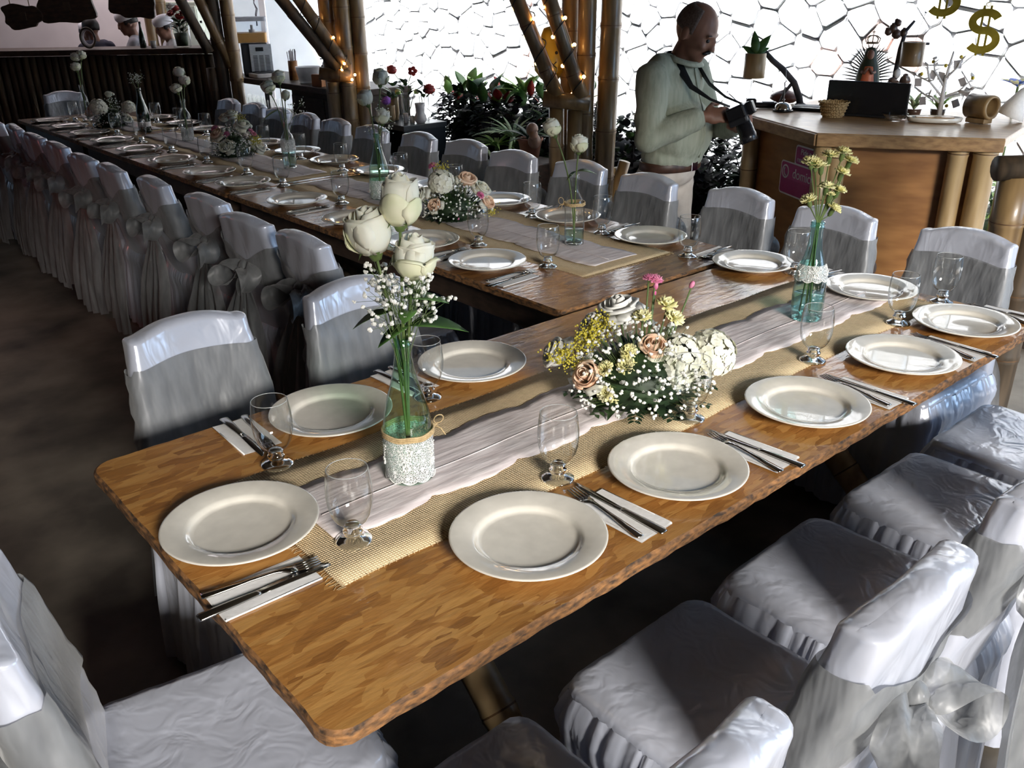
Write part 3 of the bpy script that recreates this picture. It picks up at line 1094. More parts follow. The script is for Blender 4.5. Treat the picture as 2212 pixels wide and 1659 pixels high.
cr = random.Random(11)
G1 = 'covered chairs along the near side of the front table'
for k, x in enumerate([0.595, 1.09, 1.565, 2.055, 2.52]):
    chair(x, 0.700, PI / 2, 'white satin chair on the near side of the front table, %s from the left' % ORD[k], G1, cr.uniform(-.03, .03))
chair(0.375, 1.205, 0.0, 'white satin covered chair at the left end of the near table', 'covered chairs around the front table', -0.16)
chair(0.755, 1.875, -PI / 2, 'brightly lit white satin chair behind the near table, at its left', 'covered chairs around the front table', 0.02)
chair(1.235, 1.860, -PI / 2, 'white satin chair behind the near table, next to the dark sash bows', 'covered chairs around the front table', -0.02)
G2 = 'covered chairs along the garden side'
for k, y in enumerate([1.215, 1.685, 2.145, 2.62, 3.055, 3.50, 3.965, 4.41, 4.865, 5.32, 5.74, 6.16, 6.58, 7.02]):
    chair(2.765 + cr.uniform(-.02, .03), y, PI, 'covered chair on the garden side of the tables, %s from the right edge' % ORD[k], G2, cr.uniform(-.06, .06))
G3 = 'covered chairs with grey bows along the aisle side'
for k, y in enumerate([2.76, 3.19, 3.64, 4.16, 4.65, 5.10, 5.66, 6.15, 6.62, 7.1, 7.6]):
    chair(1.690 + cr.uniform(-.03, .03), y, 0.0, 'grey-bowed chair on the aisle side of the long table, %s from the corner' % ORD[k], G3, cr.uniform(-.09, .09))
chair(2.30, 8.44, -PI / 2, 'covered chair at the far head of the long table, before the bar', 'covered chairs of the long table')

# ================================================================== runners
def wavy_strip(x0, x1, edge0, edge1, n, z, along='X', thick=0.0015, bumps=0.001, seed=0):
    """cloth strip; edge0/edge1 give the cross coordinate of both rims at t"""
    rows = []
    for i in range(n + 1):
        t = i / n
        a = x0 + (x1 - x0) * t
        e0, e1 = edge0(t), edge1(t)
        row = []
        for j in range(9):
            v = j / 8
            c = e0 + (e1 - e0) * v
            h = z + bumps * (1 + nz3(a, c, 0, 5, seed)) * (0.2 if j in (0, 8) else 1)
            row.append((a, c, h) if along == 'X' else (c, a, h))
        rows.append(row)
    return rows


def runner(label_b, label_l, x0, x1, c0, c1, l0, l1, along, loc, seed, scal=0.115):
    t = thing('burlap_runner', label_b, 'table runner', loc)
    L = x1 - x0
    rr = random.Random(seed)
    e0 = lambda u: c0 + 0.006 * math.sin(u * 9 + seed) + 0.003 * math.sin(u * 41)
    e1 = lambda u: c1 + 0.006 * math.sin(u * 8 + 1 + seed) + 0.003 * math.sin(u * 37)
    n = int(L / 0.03)
    mb = MB()
    mb.grid(wavy_strip(x0, x1, e0, e1, n, 0.0005, along, seed=seed, bumps=0.0012))
    cl = mb.build('cloth', M['burlap'], t, solid=0.001)
    fr = MB()
    for end, s in ((x0, -1), (x1, 1)):
        k = c0
        while k < c1:
            l = rr.uniform(0.008, 0.02)
            p = [(end - s * 0.004, k, 0.0018), (end + s * l * 0.5, k + rr.uniform(-.003, .003), 0.0014), (end + s * l, k + rr.uniform(-.005, .005), 0.0008)]
            fr.tube(p if along == 'X' else [(b2, a, c) for a, b2, c in p], 0.0006, 3)
            k += 0.0055
    for e, s in ((e0, -1), (e1, 1)):
        k = x0
        while k < x1:
            u = (k - x0) / L
            c = e(u)
            l = rr.uniform(0.002, 0.006)
            p = [(k, c - s * 0.002, 0.0015), (k + rr.uniform(-.003, .003), c + s * l, 0.0008)]
            fr.tube(p if along == 'X' else [(b2, a, cc) for a, b2, cc in p], 0.0006, 3)
            k += 0.012
    stuff(fr.build('fringe', M['thread'], t))
    # lace laid on top, scalloped rims
    t2 = thing('lace_runner', label_l, 'lace', (loc[0], loc[1], loc[2] + 0.003))
    ns = L / scal
    f0 = lambda u: l0 + 0.012 - 0.020 * abs(math.sin(PI * ns * u * 0.5)) ** 0.7 - 0.004 * abs(math.sin(PI * ns * u * 2))
    f1 = lambda u: l1 - 0.012 + 0.020 * abs(math.sin(PI * ns * u * 0.5 + 0.6)) ** 0.7 + 0.004 * abs(math.sin(PI * ns * u * 2))
    mb = MB()
    mb.grid(wavy_strip(x0 + 0.06, x1 - 0.03, f0, f1, int(L / 0.012), 0.0016, along, seed=seed + 5, bumps=0.0016))
    mb.build('cloth', M['lace'], t2, solid=0.0006)
    cm = (l0 + l1) / 2 - 0.015
    pts = [(x0 + 0.08 + (L - 0.14) * i / 40, cm + 0.003 * math.sin(i * .7), 0.0052) for i in range(41)]
    MB().tube(pts if along == 'X' else [(b2, a, c) for a, b2, c in pts], 0.0011, 5).build('crease', M['lace'], t2)


runner('natural burlap runner with frayed rims on the near table', 'pale scalloped lace strip lying on the near table burlap', -0.99, 1.12, -0.225, 0.220, -0.100, 0.105, 'X', (1.55, 1.315, 0.75), 1)
runner('burlap runner on the long table from the corner to the first seam', 'lace strip on the long table next to the twine-tied bottle', -1.03, 1.12, -0.190, 0.275, -0.08, 0.15, 'Y', (2.26, 3.07, 0.75), 2)
runner('burlap runner on the middle table of the long row', 'lace strip under the peach rose arrangement of the long row', -1.13, 1.13, -0.19, 0.275, -0.08, 0.15, 'Y', (2.26, 5.43, 0.75), 3)
runner('burlap runner on the farthest table before the bar', 'lace strip on the farthest table before the bar', -0.72, 0.62, -0.19, 0.275, -0.08, 0.15, 'Y', (2.26, 7.42, 0.75), 4)

# ================================================================== tableware
mb = MB()
mb.lathe([(0.0, 0.004), (0.072, 0.004), (0.080, 0.0), (0.086, 0.0), (0.089, 0.005), (0.102, 0.0115), (0.1385, 0.0195), (0.1412, 0.0212), (0.1416, 0.0226), (0.1405, 0.0238),
          (0.1375, 0.0240), (0.102, 0.0170), (0.0960, 0.0150), (0.0920, 0.0105), (0.0885, 0.0080), (0.082, 0.0070), (0.0, 0.0066)], 72)
me_plate = mb.mesh('dinner_plate', M['ceramic'])
mb = MB()
mb.lathe([(0.0, 0.0385), (0.0162, 0.0385), (0.0240, 0.0425), (0.0305, 0.050), (0.0365, 0.063), (0.0402, 0.080), (0.0415, 0.098), (0.0411, 0.114), (0.0396, 0.131), (0.0370, 0.1490),
          (0.0366, 0.1500)], 40)
me_bowl = mb.mesh('bowl', M['glass'])
mb = MB()
for z, r, q in ((0.1495, 0.0362, 0.0008),):
    mb.grid([[((r + q * math.cos(a)) * math.cos(b2), (r + q * math.cos(a)) * math.sin(b2), z + q * math.sin(a)) for a in [2 * PI * k / 6 for k in range(6)]] for b2 in [2 * PI * k / 40 for k in range(40)]], True, True)
me_rim = mb.mesh('rim', plain('glass_rim_glint', (0.62, 0.65, 0.65), 0.08, Coat_Weight=1.0))  # pale ring, the rim's highlight is put into its colour
see_through(bpy.data.materials['glass_rim_glint'], 0.55)
mb = MB()
mb.lathe([(0.0, 0.0), (0.0335, 0.0), (0.0345, 0.003), (0.0325, 0.0065), (0.024, 0.0095), (0.0160, 0.0150), (0.0150, 0.0185), (0.0185, 0.0225), (0.0180, 0.0265), (0.0150, 0.0295), (0.0160, 0.0335), (0.012, 0.0385), (0.0, 0.0395)], 28)
me_foot = mb.mesh('foot', M['glass_solid'])


def fork_mesh():
    mb = MB()
    # handle and neck
    sec = [(-0.100, 0.0075, 0.0015), (-0.095, 0.0095, 0.0016), (-0.06, 0.008, 0.003), (-0.02, 0.0045, 0.0055), (0.02, 0.0035, 0.007), (0.035, 0.006, 0.006), (0.045, 0.0115, 0.004), (0.058, 0.0125, 0.0028)]
    mb.loft([[(-w_, y, z - 0.001), (w_, y, z - 0.001), (w_ * .8, y, z + 0.0012), (-w_ * .8, y, z + 0.0012)] for y, w_, z in sec])
    for k in range(4):
        x = -0.0103 + k * 0.00687
        mb.loft([[(x - w_, y, z - 0.0008), (x + w_, y, z - 0.0008), (x + w_, y, z + 0.0008), (x - w_, y, z + 0.0008)] for y, w_, z in ((0.056, 0.0022, 0.0028), (0.075, 0.0019, 0.0035), (0.098, 0.0012, 0.0065))])
    return mb.mesh('fork', M['steel'], smooth=True)


def knife_mesh():
    mb = MB()
    sec = [(-0.112, 0.008, 0.003), (-0.108, 0.0095, 0.004), (-0.06, 0.0085, 0.0045), (-0.015, 0.0062, 0.0042), (-0.008, 0.0065, 0.004)]
    mb.loft([[(-w_, y, 0.0), (w_, y, 0.0), (w_, y, h * 0.7), (w_ * .5, y, h), (-w_ * .5, y, h), (-w_, y, h * 0.7)] for y, w_, h in sec])
    bl = [(-0.010, -0.006, 0.006), (0.01, -0.0075, 0.0065), (0.07, -0.0085, 0.0085), (0.10, -0.006, 0.0085), (0.118, 0.004, 0.008)]
    mb.loft([[(a, y, 0.0012), (b2, y, 0.0006), (b2, y, 0.0012), (a, y, 0.0026)] for y, a, b2 in bl])
    return mb.mesh('knife', M['steel'], smooth=True)


me_fork, me_knife = fork_mesh(), knife_mesh()


def napkin_mesh():
    mb = MB()
    rows = []
    for i in range(9):
        v = i / 8 - 0.5
        rows.append([(u * 0.088, v * 0.172, 0.0012 + 0.0006 * math.sin(u * 9 + v * 5)) for u in (-.5, -.25, 0, .25, .5)])
    mb.grid(rows)
    rows = []
    for i in range(9):
        v = i / 8 - 0.5
        rows.append([(u * 0.084 + 0.003, v * 0.168 + 0.001, 0.0028 + 0.0008 * math.sin(u * 8 + v * 4) + 0.0015 * max(0, u)) for u in (-.5, -.25, 0, .25, .5)])
    mb.grid(rows)
    mb.box((0.0435, 0, 0.002), (0.002, 0.17, 0.0034))
    return mb.mesh('napkin', M['napkin'], smooth=True)


me_napkin = napkin_mesh()
tr_ = random.Random(5)


def setting(px, py, face, where, grp, glass=True, gl=None):
    """px,py plate centre; face: heading of the sitter"""
    c, s = math.cos(face), math.sin(face)
    loc = lambda r, f: (px + s * r + c * f, py - c * r + s * f)     # r to the sitter's right, f forward
    ro = face - PI / 2
    o = obj('dinner_plate', me_plate)
    o.location = (px, py, 0.7502)
    o.rotation_euler = (0, 0, tr_.uniform(0, 6))
    tag(o, 'cream dinner plate, ' + where, 'plate', 'dinner plates ' + grp)
    x, y = loc(0.187 + tr_.uniform(-.006, .006), -0.048)
    j = tr_.uniform(-.07, .07)
    o = obj('paper_napkin', me_napkin)
    o.location = (x, y, 0.7502)
    o.rotation_euler = (0, 0, ro + j)
    tag(o, 'folded white paper napkin, ' + where, 'napkin', 'paper napkins ' + grp)
    x, y = loc(0.168, -0.035 + tr_.uniform(-.01, .01))
    o = obj('fork', me_fork)
    o.location = (x, y, 0.7545)
    o.rotation_euler = (0, 0, ro + j - 0.17 + tr_.uniform(-.06, .06))
    tag(o, 'steel fork, ' + where, 'fork', 'forks ' + grp)
    x, y = loc(0.200, -0.043 + tr_.uniform(-.012, .012))
    o = obj('knife', me_knife)
    o.location = (x, y, 0.7545)
    o.rotation_euler = (0, 0, ro + j + tr_.uniform(-.04, .04))
    tag(o, 'steel table knife, ' + where, 'knife', 'knives ' + grp)
    if glass:
        gx, gy = gl if gl else loc(0.193, 0.13)
        t = thing('water_goblet', 'empty footed water glass, ' + where, 'glass', (gx, gy, 0.7505), tr_.uniform(0, 3), 'water glasses ' + grp)
        obj('bowl', me_bowl, t)
        obj('rim', me_rim, t)
        obj('foot', me_foot, t)


gF = 'on the near table'
for k, (x, y, gl) in enumerate([(0.875, 0.985, (1.069, 1.113)), (1.265, 0.968, (1.481, 1.108)), (1.722, 0.960, (1.99, 1.11)), (2.16, 0.953, (2.42, 1.097)), (2.535, 0.958, (2.70, 1.102))]):
    setting(x, y, PI / 2, 'near side of front table, %s from its near corner' % ORD[k], gF, True, gl)
setting(0.51, 1.367, 0.0, "at the front table's left end", gF, True, (0.645, 1.198))
setting(0.875, 1.67, -PI / 2, 'before the brightly lit chair', gF, True, (0.674, 1.547))
setting(1.299, 1.679, -PI / 2, 'just right of the lace-wrapped rose bottle', gF, True, (1.103, 1.605))
setting(2.630, 1.299, PI, 'behind the yellow carnation bottle, second from right edge', gF, False)
setting(2.600, 1.727, PI, 'at the corner where both tables meet', gF, True, (2.635, 1.58))
gR = 'on the garden side of the long table'
for k, (y, gl) in enumerate([(2.214, (2.534, 1.963)), (2.68, (2.55, 2.413)), (3.127, (2.533, 2.814)), (3.60, (2.55, 3.38)), (4.157, (2.557, 3.849)), (4.625, (2.504, 4.351)), (5.068, (2.518, 4.851)), (5.53, None), (5.97, None), (6.42, None), (6.88, None), (7.35, None)]):
    gl = gl or (2.52, y - 0.21)
    setting(2.615, y, PI, 'garden side of long table, %s from the corner' % ORD[k], gR, True, gl)
gL = 'on the aisle side of the long table'
for k, y in enumerate([2.387, 2.78, 3.288, 3.80, 4.378, 4.795, 5.32, 5.86, 6.38, 6.86, 7.34, 7.82]):
    setting(1.93, y, 0.0, 'aisle side of long table, %s from the corner' % ORD[k], gL, True, (2.07, y - 0.17))

# ================================================================== flowers
def petal(mb, M_, th0, span, R0, R1, h, curl, mi=0, tip=0.15, nu=6, nv=6, zb=0.0, wob=0.0, rr=None):
    rows = []
    ph = rr.uniform(0, 6) if rr else 0
    for i in range(nv + 1):
        v = i / nv
        row = []
        for j in range(nu + 1):
            u = j / nu * 2 - 1
            wd = min(1.0, 0.45 + 1.1 * v) * (1 - 0.25 * max(0, v - 0.7) ** 2 * 11)
            th = th0 + u * span * wd
            rad = R0 * (1 - v) + R1 * (math.sin(PI * (0.06 + 0.60 * v)) ** 0.75) + curl * max(0, v - 0.74) ** 2 * 9 * (1 - 0.3 * u * u)
            rad += wob * math.sin(u * 5 + ph) * v
            z = zb + h * v - tip * h * u * u * v - abs(curl) * 1.6 * max(0, v - 0.8) ** 2 * 8
            row.append((rad * math.cos(th), rad * math.sin(th), z))
        rows.append(row)
    mb.grid(rows, mi=mi, M=M_)


def rose_bloom(mb, M_, r, h, seed, openness=0.5, outer=1):
    """bud of overlapping petals; local z is the stem direction; material 0 inner, `outer` for guard petals"""
    rr = random.Random(seed)
    # tight spiral heart
    for k in range(5):
        petal(mb, M_, k * 2.4 + rr.uniform(-.2, .2), 1.35, r * 0.10, r * (0.20 + 0.07 * k), h * (0.98 - 0.01 * k), 0.0, tip=0.05, zb=h * 0.05, rr=rr)
    for k in range(4):
        petal(mb, M_, 0.7 + k * PI / 2 + rr.uniform(-.25, .25), 1.45, r * 0.25, r * (0.66 + 0.05 * k), h * (0.98 - 0.03 * k), r * 0.25 * openness, tip=0.04, wob=r * .04, rr=rr)
    for k in range(5):
        petal(mb, M_, 0.2 + k * 2 * PI / 5 + rr.uniform(-.3, .3), 1.25, r * 0.30, r * (0.86 + 0.06 * rr.random()), h * (0.95 - 0.10 * rr.random()), r * (0.4 + 0.5 * rr.random()) * openness, tip=0.08, wob=r * .05, rr=rr)
    for k in range(3):
        petal(mb, M_, rr.uniform(0, 6.28), 0.85, r * 0.35, r * (0.98 + 0.06 * rr.random()), h * rr.uniform(0.55, 0.78), r * 1.2 * openness, outer, tip=0.18, wob=r * .06, rr=rr)


def leaf(mb, base, d, L, W, bend=0.3, fold=0.25, mi=0, n=6, up=None, tipk=1.0):
    d = Vector(d).normalized()
    u = Vector(up) if up else Vector((0, 0, 1))
    if up is None and d.z > 0.5:
        u = Vector((d.x, d.y, 0)) if math.hypot(d.x, d.y) > 0.15 else Vector((-0.8, -0.55, 0.2))
        u = -u
    side = d.cross(u)
    if side.length < 1e-3:
        side = d.cross(Vector((1, 0, 0)))
    side.normalize()
    nrm = side.cross(d)
    rows = []
    for i in range(n + 1):
        t = i / n
        w_ = W * math.sin(PI * min(1, t ** 0.8 * 0.97 + 0.03)) ** 0.9 * (1 if t < 1 else 0.02)
        c = Vector(base) + d * (L * t) - nrm * (bend * L * t * t)
        rows.append([tuple(c - side * w_ + nrm * fold * w_), tuple(c), tuple(c + side * w_ + nrm * fold * w_)])
    mb.grid(rows, mi=mi)


def sepals(mb, M_, r, mi=0):
    mb.lathe([(0.0, -r * 0.45), (r * 0.22, -r * 0.40), (r * 0.34, -r * 0.15), (r * 0.40, r * 0.10), (r * 0.2, r * 0.2)], 10, M=M_, mi=mi)
    for k in range(5):
        a = k * 2 * PI / 5
        rows = []
        for t in (0, .35, .7, 1.0):
            w_ = r * 0.20 * (1 - t) + 0.0004
            rad = r * (0.34 + 0.55 * t)
            z = r * (0.05 + 0.55 * t) - r * 0.7 * t * t
            rows.append([(rad * math.cos(a) - w_ * math.sin(a), rad * math.sin(a) + w_ * math.cos(a), z), (rad * math.cos(a) + w_ * math.sin(a), rad * math.sin(a) - w_ * math.cos(a), z)])
        mb.grid(rows, mi=mi, M=M_)


def rose(label, head, foot, mid, r, h, seed, openness=0.5, mat='rose', outer='rose_green', leaves=(), name='white_rose', grp='white roses in bottles', axis=None):
    t = thing(name, label, 'flower', foot, 0, grp)
    hd = Vector(head) - Vector(foot)
    md = Vector(mid) - Vector(foot)
    ax = Vector(axis) if axis else (hd - md)
    Mh = frame(hd, ax)
    mb = MB()
    rose_bloom(mb, Mh, r, h, seed, openness)
    mb.build('bloom', [M[mat], M[outer]], t, solid=0.0006)
    mb = MB()
    sepals(mb, Mh, r)
    mb.build('sepals', M['stem'], t)
    pts = []
    for k in range(11):
        s = k / 10
        pts.append(((1 - s) ** 2 * Vector((0, 0, 0)) + 2 * s * (1 - s) * md + s * s * (hd - ax.normalized() * r * 0.35)))
    MB().tube(pts, 0.0028, 7).build('stem', M['stem'], t)
    for (s, d, L) in leaves:
        mb = MB()
        p = pts[int(s * 10)]
        leaf(mb, p, d, L, L * 0.30, 0.25)
        mb.build('leaf', M['leaf'], t, solid=0.0006)
    return t


ICO = None


def ico(mb, c, r, mi=0):
    global ICO
    if ICO is None:
        g = (1 + 5 ** .5) / 2
        v = [(-1, g, 0), (1, g, 0), (-1, -g, 0), (1, -g, 0), (0, -1, g), (0, 1, g), (0, -1, -g), (0, 1, -g), (g, 0, -1), (g, 0, 1), (-g, 0, -1), (-g, 0, 1)]
        s = math.hypot(1, g)
        ICO = ([(a / s, b2 / s, c2 / s) for a, b2, c2 in v], [(0, 11, 5), (0, 5, 1), (0, 1, 7), (0, 7, 10), (0, 10, 11), (1, 5, 9), (5, 11, 4), (11, 10, 2), (10, 7, 6), (7, 1, 8), (3, 9, 4), (3, 4, 2), (3, 2, 6), (3, 6, 8), (3, 8, 9), (4, 9, 5), (2, 4, 11), (6, 2, 10), (8, 6, 7), (9, 8, 1)])
    mb.add([(c[0] + a * r, c[1] + b2 * r, c[2] + c2 * r) for a, b2, c2 in ICO[0]], ICO[1], mi)


def floret(mb, c, r, rr, mi=0):
    """a baby's-breath bloom: a little cluster of lobes"""
    ico(mb, c, r * 0.8, mi)
    for _ in range(3):
        ico(mb, (c[0] + rr.uniform(-1, 1) * r * .6, c[1] + rr.uniform(-1, 1) * r * .6, c[2] + rr.uniform(-.3, 1) * r * .6), r * 0.55, mi)


def babys_breath(label, foot, n, spread, zlo, zhi, seed, r=0.0042, lean=(0, 0)):
    rr = random.Random(seed)
    t = thing('babys_breath_sprig', label, 'flower', foot, 0)
    fl, st = MB(), MB()
    for k in range(max(4, n // 9)):
        a = rr.uniform(0, 6.28)
        tip = Vector((math.cos(a) * spread * rr.uniform(.3, 1) + lean[0], math.sin(a) * spread * rr.uniform(.3, 1) + lean[1], rr.uniform(zlo, zhi)))
        root = Vector((0, 0, zlo * rr.uniform(0.55, 0.8)))
        mid = root.lerp(tip, 0.5) + Vector((0, 0, 0.02))
        st.tube([(0, 0, 0.02), root, mid, tip], [0.0012, 0.001, 0.0008, 0.0006], 4)
        for q in range(9):
            e = tip + Vector((rr.gauss(0, 1), rr.gauss(0, 1), rr.gauss(0, .9))) * spread * 0.24
            st.tube([mid.lerp(tip, rr.uniform(.2, 1)), e], [0.0006, 0.0004], 3)
            floret(fl, e, r * rr.uniform(.7, 1.15), rr)
    stuff(fl.build('blooms', M['white_petal'], t, smooth=False))
    stuff(st.build('stems', M['stem'], t))
    return t


# ------------------------------------------------------------------ bottles
def bottle(label, loc, prof, mat, cat='vase', name='bottle_vase', lace=None, twine=None, water=0.0, group='bottle vases on the tables'):
    t = thing(name, label, cat, loc, 0, group)
    mb = MB()
    mb.lathe(prof, 36, cap0=False)
    mb.build('bottle', M[mat], t)
    zb = prof[0][1]
    mb = MB()
    r0 = max(p[0] for p in prof[:3])
    mb.lathe([(0.0, 0.010), (r0 * 0.6, 0.006), (r0 * 0.93, 0.001), (r0 * 0.96, 0.004), (r0 * 0.9, 0.012), (r0 * 0.5, 0.016), (0.0, 0.018)], 28)
    mb.build('base', M['glass_teal'] if mat == 'glass_teal' else (M['glass_solid'] if mat != 'glass_dark' else M['glass_dark']), t)
    rn = prof[-1][0]
    mb = MB()
    mb.lathe([(rn, prof[-1][1] - 0.022), (rn + 0.003, prof[-1][1] - 0.020), (rn + 0.0035, prof[-1][1] - 0.012), (rn + 0.001, prof[-1][1] - 0.010), (rn + 0.0025, prof[-1][1] - 0.006), (rn + 0.002, prof[-1][1]), (rn - 0.002, prof[-1][1])], 24)
    mb.build('lip', M[mat], t)

    def rad_at(z):
        for (ra, za), (rb, zb2) in zip(prof, prof[1:]):
            if za <= z <= zb2 and zb2 > za:
                return ra + (rb - ra) * (z - za) / (zb2 - za)
        return prof[-1][0]
    if water:
        pw = [(0.0, 0.019), (rad_at(0.02) * 0.93, 0.019)] + [(rad_at(z) * 0.94, z) for z in np.linspace(0.03, water, 6)] + [(0.0, water)]
        mb = MB()
        mb.lathe(pw, 28)
        mb.build('water', M['water'], t)
    if lace:
        z0, z1 = lace
        mb = MB()
        rows = []
        for j in range(13):
            v = j / 12
            row = []
            for k in range(72):
                a = 2 * PI * k / 72
                z = z0 + (z1 - z0) * v - (0.006 * abs(math.sin(a * 5)) + 0.002 * abs(math.sin(a * 20))) * (1 - v)
                r = rad_at(max(z, 0.001)) + 0.0014 + 0.0006 * math.sin(a * 13 + v * 9)
                row.append((r * math.cos(a), r * math.sin(a), max(z, 0.001)))
            rows.append(row)
        mb.grid(rows, cv=True)
        lw = mb.build('lace_wrap', M['lace_wrap'], t)
        # embroidered blossoms and scalloped hem
        mb = MB()
        for q in range(5):
            a0 = q * 2 * PI / 5 + 0.2
            zc = z0 + 0.35 * (z1 - z0)
            for pk in range(7):
                aa = pk * 2 * PI / 7
                rr_ = rad_at(zc) + 0.0024
                az = a0 + math.cos(aa) * 0.006 / rr_
                zz = zc + math.sin(aa) * 0.006
                mb.ball((rr_ * math.cos(az), rr_ * math.sin(az), zz), 0.0028, 6, 4)
            for s in (-1, 1):
                pts = []
                for i in range(9):
                    v = i / 8
                    az = a0 + s * (0.25 * v)
                    zz = zc + 0.008 + 0.55 * (z1 - zc) * v
                    rr_ = rad_at(zz) + 0.0022
                    pts.append((rr_ * math.cos(az), rr_ * math.sin(az), zz))
                    if i % 2:
                        for s2 in (-1, 1):
                            mb.ball((rr_ * math.cos(az + s2 * .07), rr_ * math.sin(az + s2 * .07), zz + .002), (0.0022, 0.0022, 0.0012), 5, 4)
                mb.tube(pts, 0.0008, 4)
        pts = []
        for k in range(101):
            a = 2 * PI * k / 100
            z = z0 - 0.006 * abs(math.sin(a * 5)) - 0.001
            r = rad_at(max(z, .001)) + 0.002
            pts.append((r * math.cos(a), r * math.sin(a), max(z, 0.0015)))
        mb.tube(pts, 0.0011, 4)
        mb.build('embroidery', M['white_petal'], lw)
    if twine:
        z1, ang, turns = twine
        mb = MB()
        for q in range(turns):
            r = rad_at(z1) + 0.003
            pts = [(r * math.cos(2 * PI * k / 40), r * math.sin(2 * PI * k / 40), z1 - 0.004 + q * 0.0042 + 0.001 * math.sin(k)) for k in range(41)]
            mb.tube(pts, 0.0023, 6)
        tw = mb.build('twine_band', M['thread'], t)
        mb = MB()
        r = rad_at(z1) + 0.004
        c, s = math.cos(ang), math.sin(ang)
        loop = [(r * c, r * s, z1)] + [((r + 0.012 + 0.010 * math.sin(k * .6)) * c - 0.012 * math.cos(k * .6) * s * 0.5, (r + 0.012 + 0.010 * math.sin(k * .6)) * s + 0.012 * math.cos(k * .6) * c * 0.5, z1 + 0.012 - 0.012 * math.cos(k * .6)) for k in range(11)]
        mb.tube(loop, 0.0013, 5)
        mb.tube([(r * c, r * s, z1), ((r + 0.014) * c + 0.006 * s, (r + 0.014) * s - 0.006 * c, z1 - 0.006), ((r + 0.022) * c + 0.012 * s, (r + 0.022) * s - 0.012 * c, z1 - 0.020)], 0.0014, 5)
        mb.tube([(r * c, r * s, z1), ((r + 0.010) * c - 0.008 * s, (r + 0.010) * s + 0.008 * c, z1 - 0.004), ((r + 0.014) * c - 0.014 * s, (r + 0.014) * s + 0.014 * c, z1 - 0.016)], 0.0014, 5)
        mb.ball((r * c, r * s, z1), 0.005, 7, 5)
        mb.build('twine_bow', M['thread'], tw)
    return t


wine = [(0.0465, 0.0), (0.048, 0.004), (0.048, 0.11), (0.0475, 0.125), (0.0445, 0.145), (0.037, 0.175), (0.0275, 0.205), (0.0205, 0.235), (0.0165, 0.262), (0.0150, 0.300)]
juice_b = [(0.044, 0.0), (0.0455, 0.004), (0.0465, 0.06), (0.0455, 0.12), (0.040, 0.150), (0.030, 0.180), (0.0225, 0.210), (0.0180, 0.245), (0.0175, 0.290)]
spirit = [(0.036, 0.0), (0.0375, 0.004), (0.0380, 0.14), (0.0365, 0.160), (0.028, 0.182), (0.0175, 0.198), (0.0145, 0.215), (0.0140, 0.268)]
V1 = (0.854, 1.320, 0.755)
bottle('pale green bottle with white lace wrap and twine bow on the near table', V1, wine, 'glass_green', lace=(0.012, 0.100), twine=(0.103, -0.35, 3))
rose('tallest white rose in the lace-wrapped green bottle', (0.862, 1.312, 1.272), V1, (0.856, 1.318, 1.06), 0.034, 0.088, 101, 0.22, leaves=[(0.74, (0.8, -0.6, 0.1), 0.085)])
rose('fat white rose leaning left in the lace-wrapped green bottle', (0.824, 1.343, 1.222), V1, (0.850, 1.322, 1.06), 0.041, 0.082, 102, 0.32, leaves=[(0.72, (-0.7, 0.5, -0.15), 0.075)], axis=(-0.18, 0.06, 1))
rose('lowest opening white rose in the lace-wrapped green bottle', (0.876, 1.302, 1.172), V1, (0.858, 1.316, 1.05), 0.036, 0.080, 103, 0.55, leaves=[(0.72, (0.75, -0.6, 0.1), 0.11), (0.70, (-0.8, 0.2, -0.2), 0.07), (0.8, (-0.5, -0.5, 0.1), 0.06)], axis=(0.10, -0.08, 1))
babys_breath("baby's breath around the stems of the lace-wrapped bottle", V1, 250, 0.070, 0.33, 0.43, 5, 0.0052)
V2 = (2.259, 1.300, 0.755)
bottle('pale teal bottle half full of water with lace at its shoulder', V2, juice_b, 'glass_teal', lace=(0.128, 0.168), water=0.075)
V3 = (2.344, 2.364, 0.755)
bottle('clear bottle with a twine band near the table corner', V3, spirit, 'glass', twine=(0.158, 2.6, 3), water=0.06)
rose('upper left white rose in the twine-banded clear bottle', (2.288, 2.418, 1.165), V3, (2.342, 2.368, 1.02), 0.030, 0.062, 104, 0.3, axis=(-0.3, 0.25, 1))
rose('lower right white rose in the twine-banded clear bottle', (2.352, 2.356, 1.105), V3, (2.344, 2.364, 1.02), 0.030, 0.062, 105, 0.35, leaves=[(0.72, (0.7, -0.7, 0.1), 0.075), (0.72, (-0.5, 0.3, -0.3), 0.05)], axis=(0.05, -0.05, 1))
V4 = (2.263, 3.594, 0.755)
bottle('clear greenish bottle behind the tallest near rose', V4, wine, 'glass_green', lace=(0.012, 0.09))
rose('top white rose in the bottle behind the near roses', (2.291, 3.575, 1.270), V4, (2.27, 3.59, 1.08), 0.034, 0.070, 106, 0.25)
rose('middle white rose in the bottle behind the near roses', (2.240, 3.610, 1.185), V4, (2.262, 3.594, 1.08), 0.035, 0.066, 107, 0.45, axis=(-0.25, 0.15, 1), leaves=[(0.85, (0.8, -0.5, 0.0), 0.10)])
rose('lowest white rose in the bottle behind the near roses', (2.286, 3.575, 1.100), V4, (2.266, 3.59, 1.05), 0.032, 0.066, 108, 0.3, axis=(0.1, -0.1, 1))
babys_breath("baby's breath in the bottle behind the near roses", V4, 60, 0.07, 0.31, 0.40, 6, lean=(0.02, -0.02))
V5 = (2.329, 4.620, 0.755)
bottle('clear bottle with white label beside the peach rose arrangement', V5, spirit, 'glass', lace=(0.10, 0.16), water=0.10)
rose('top yellowish white rose in the labelled clear bottle', (2.322, 4.624, 1.215), V5, (2.328, 4.62, 1.04), 0.034, 0.062, 109, 0.3, mat='rose')
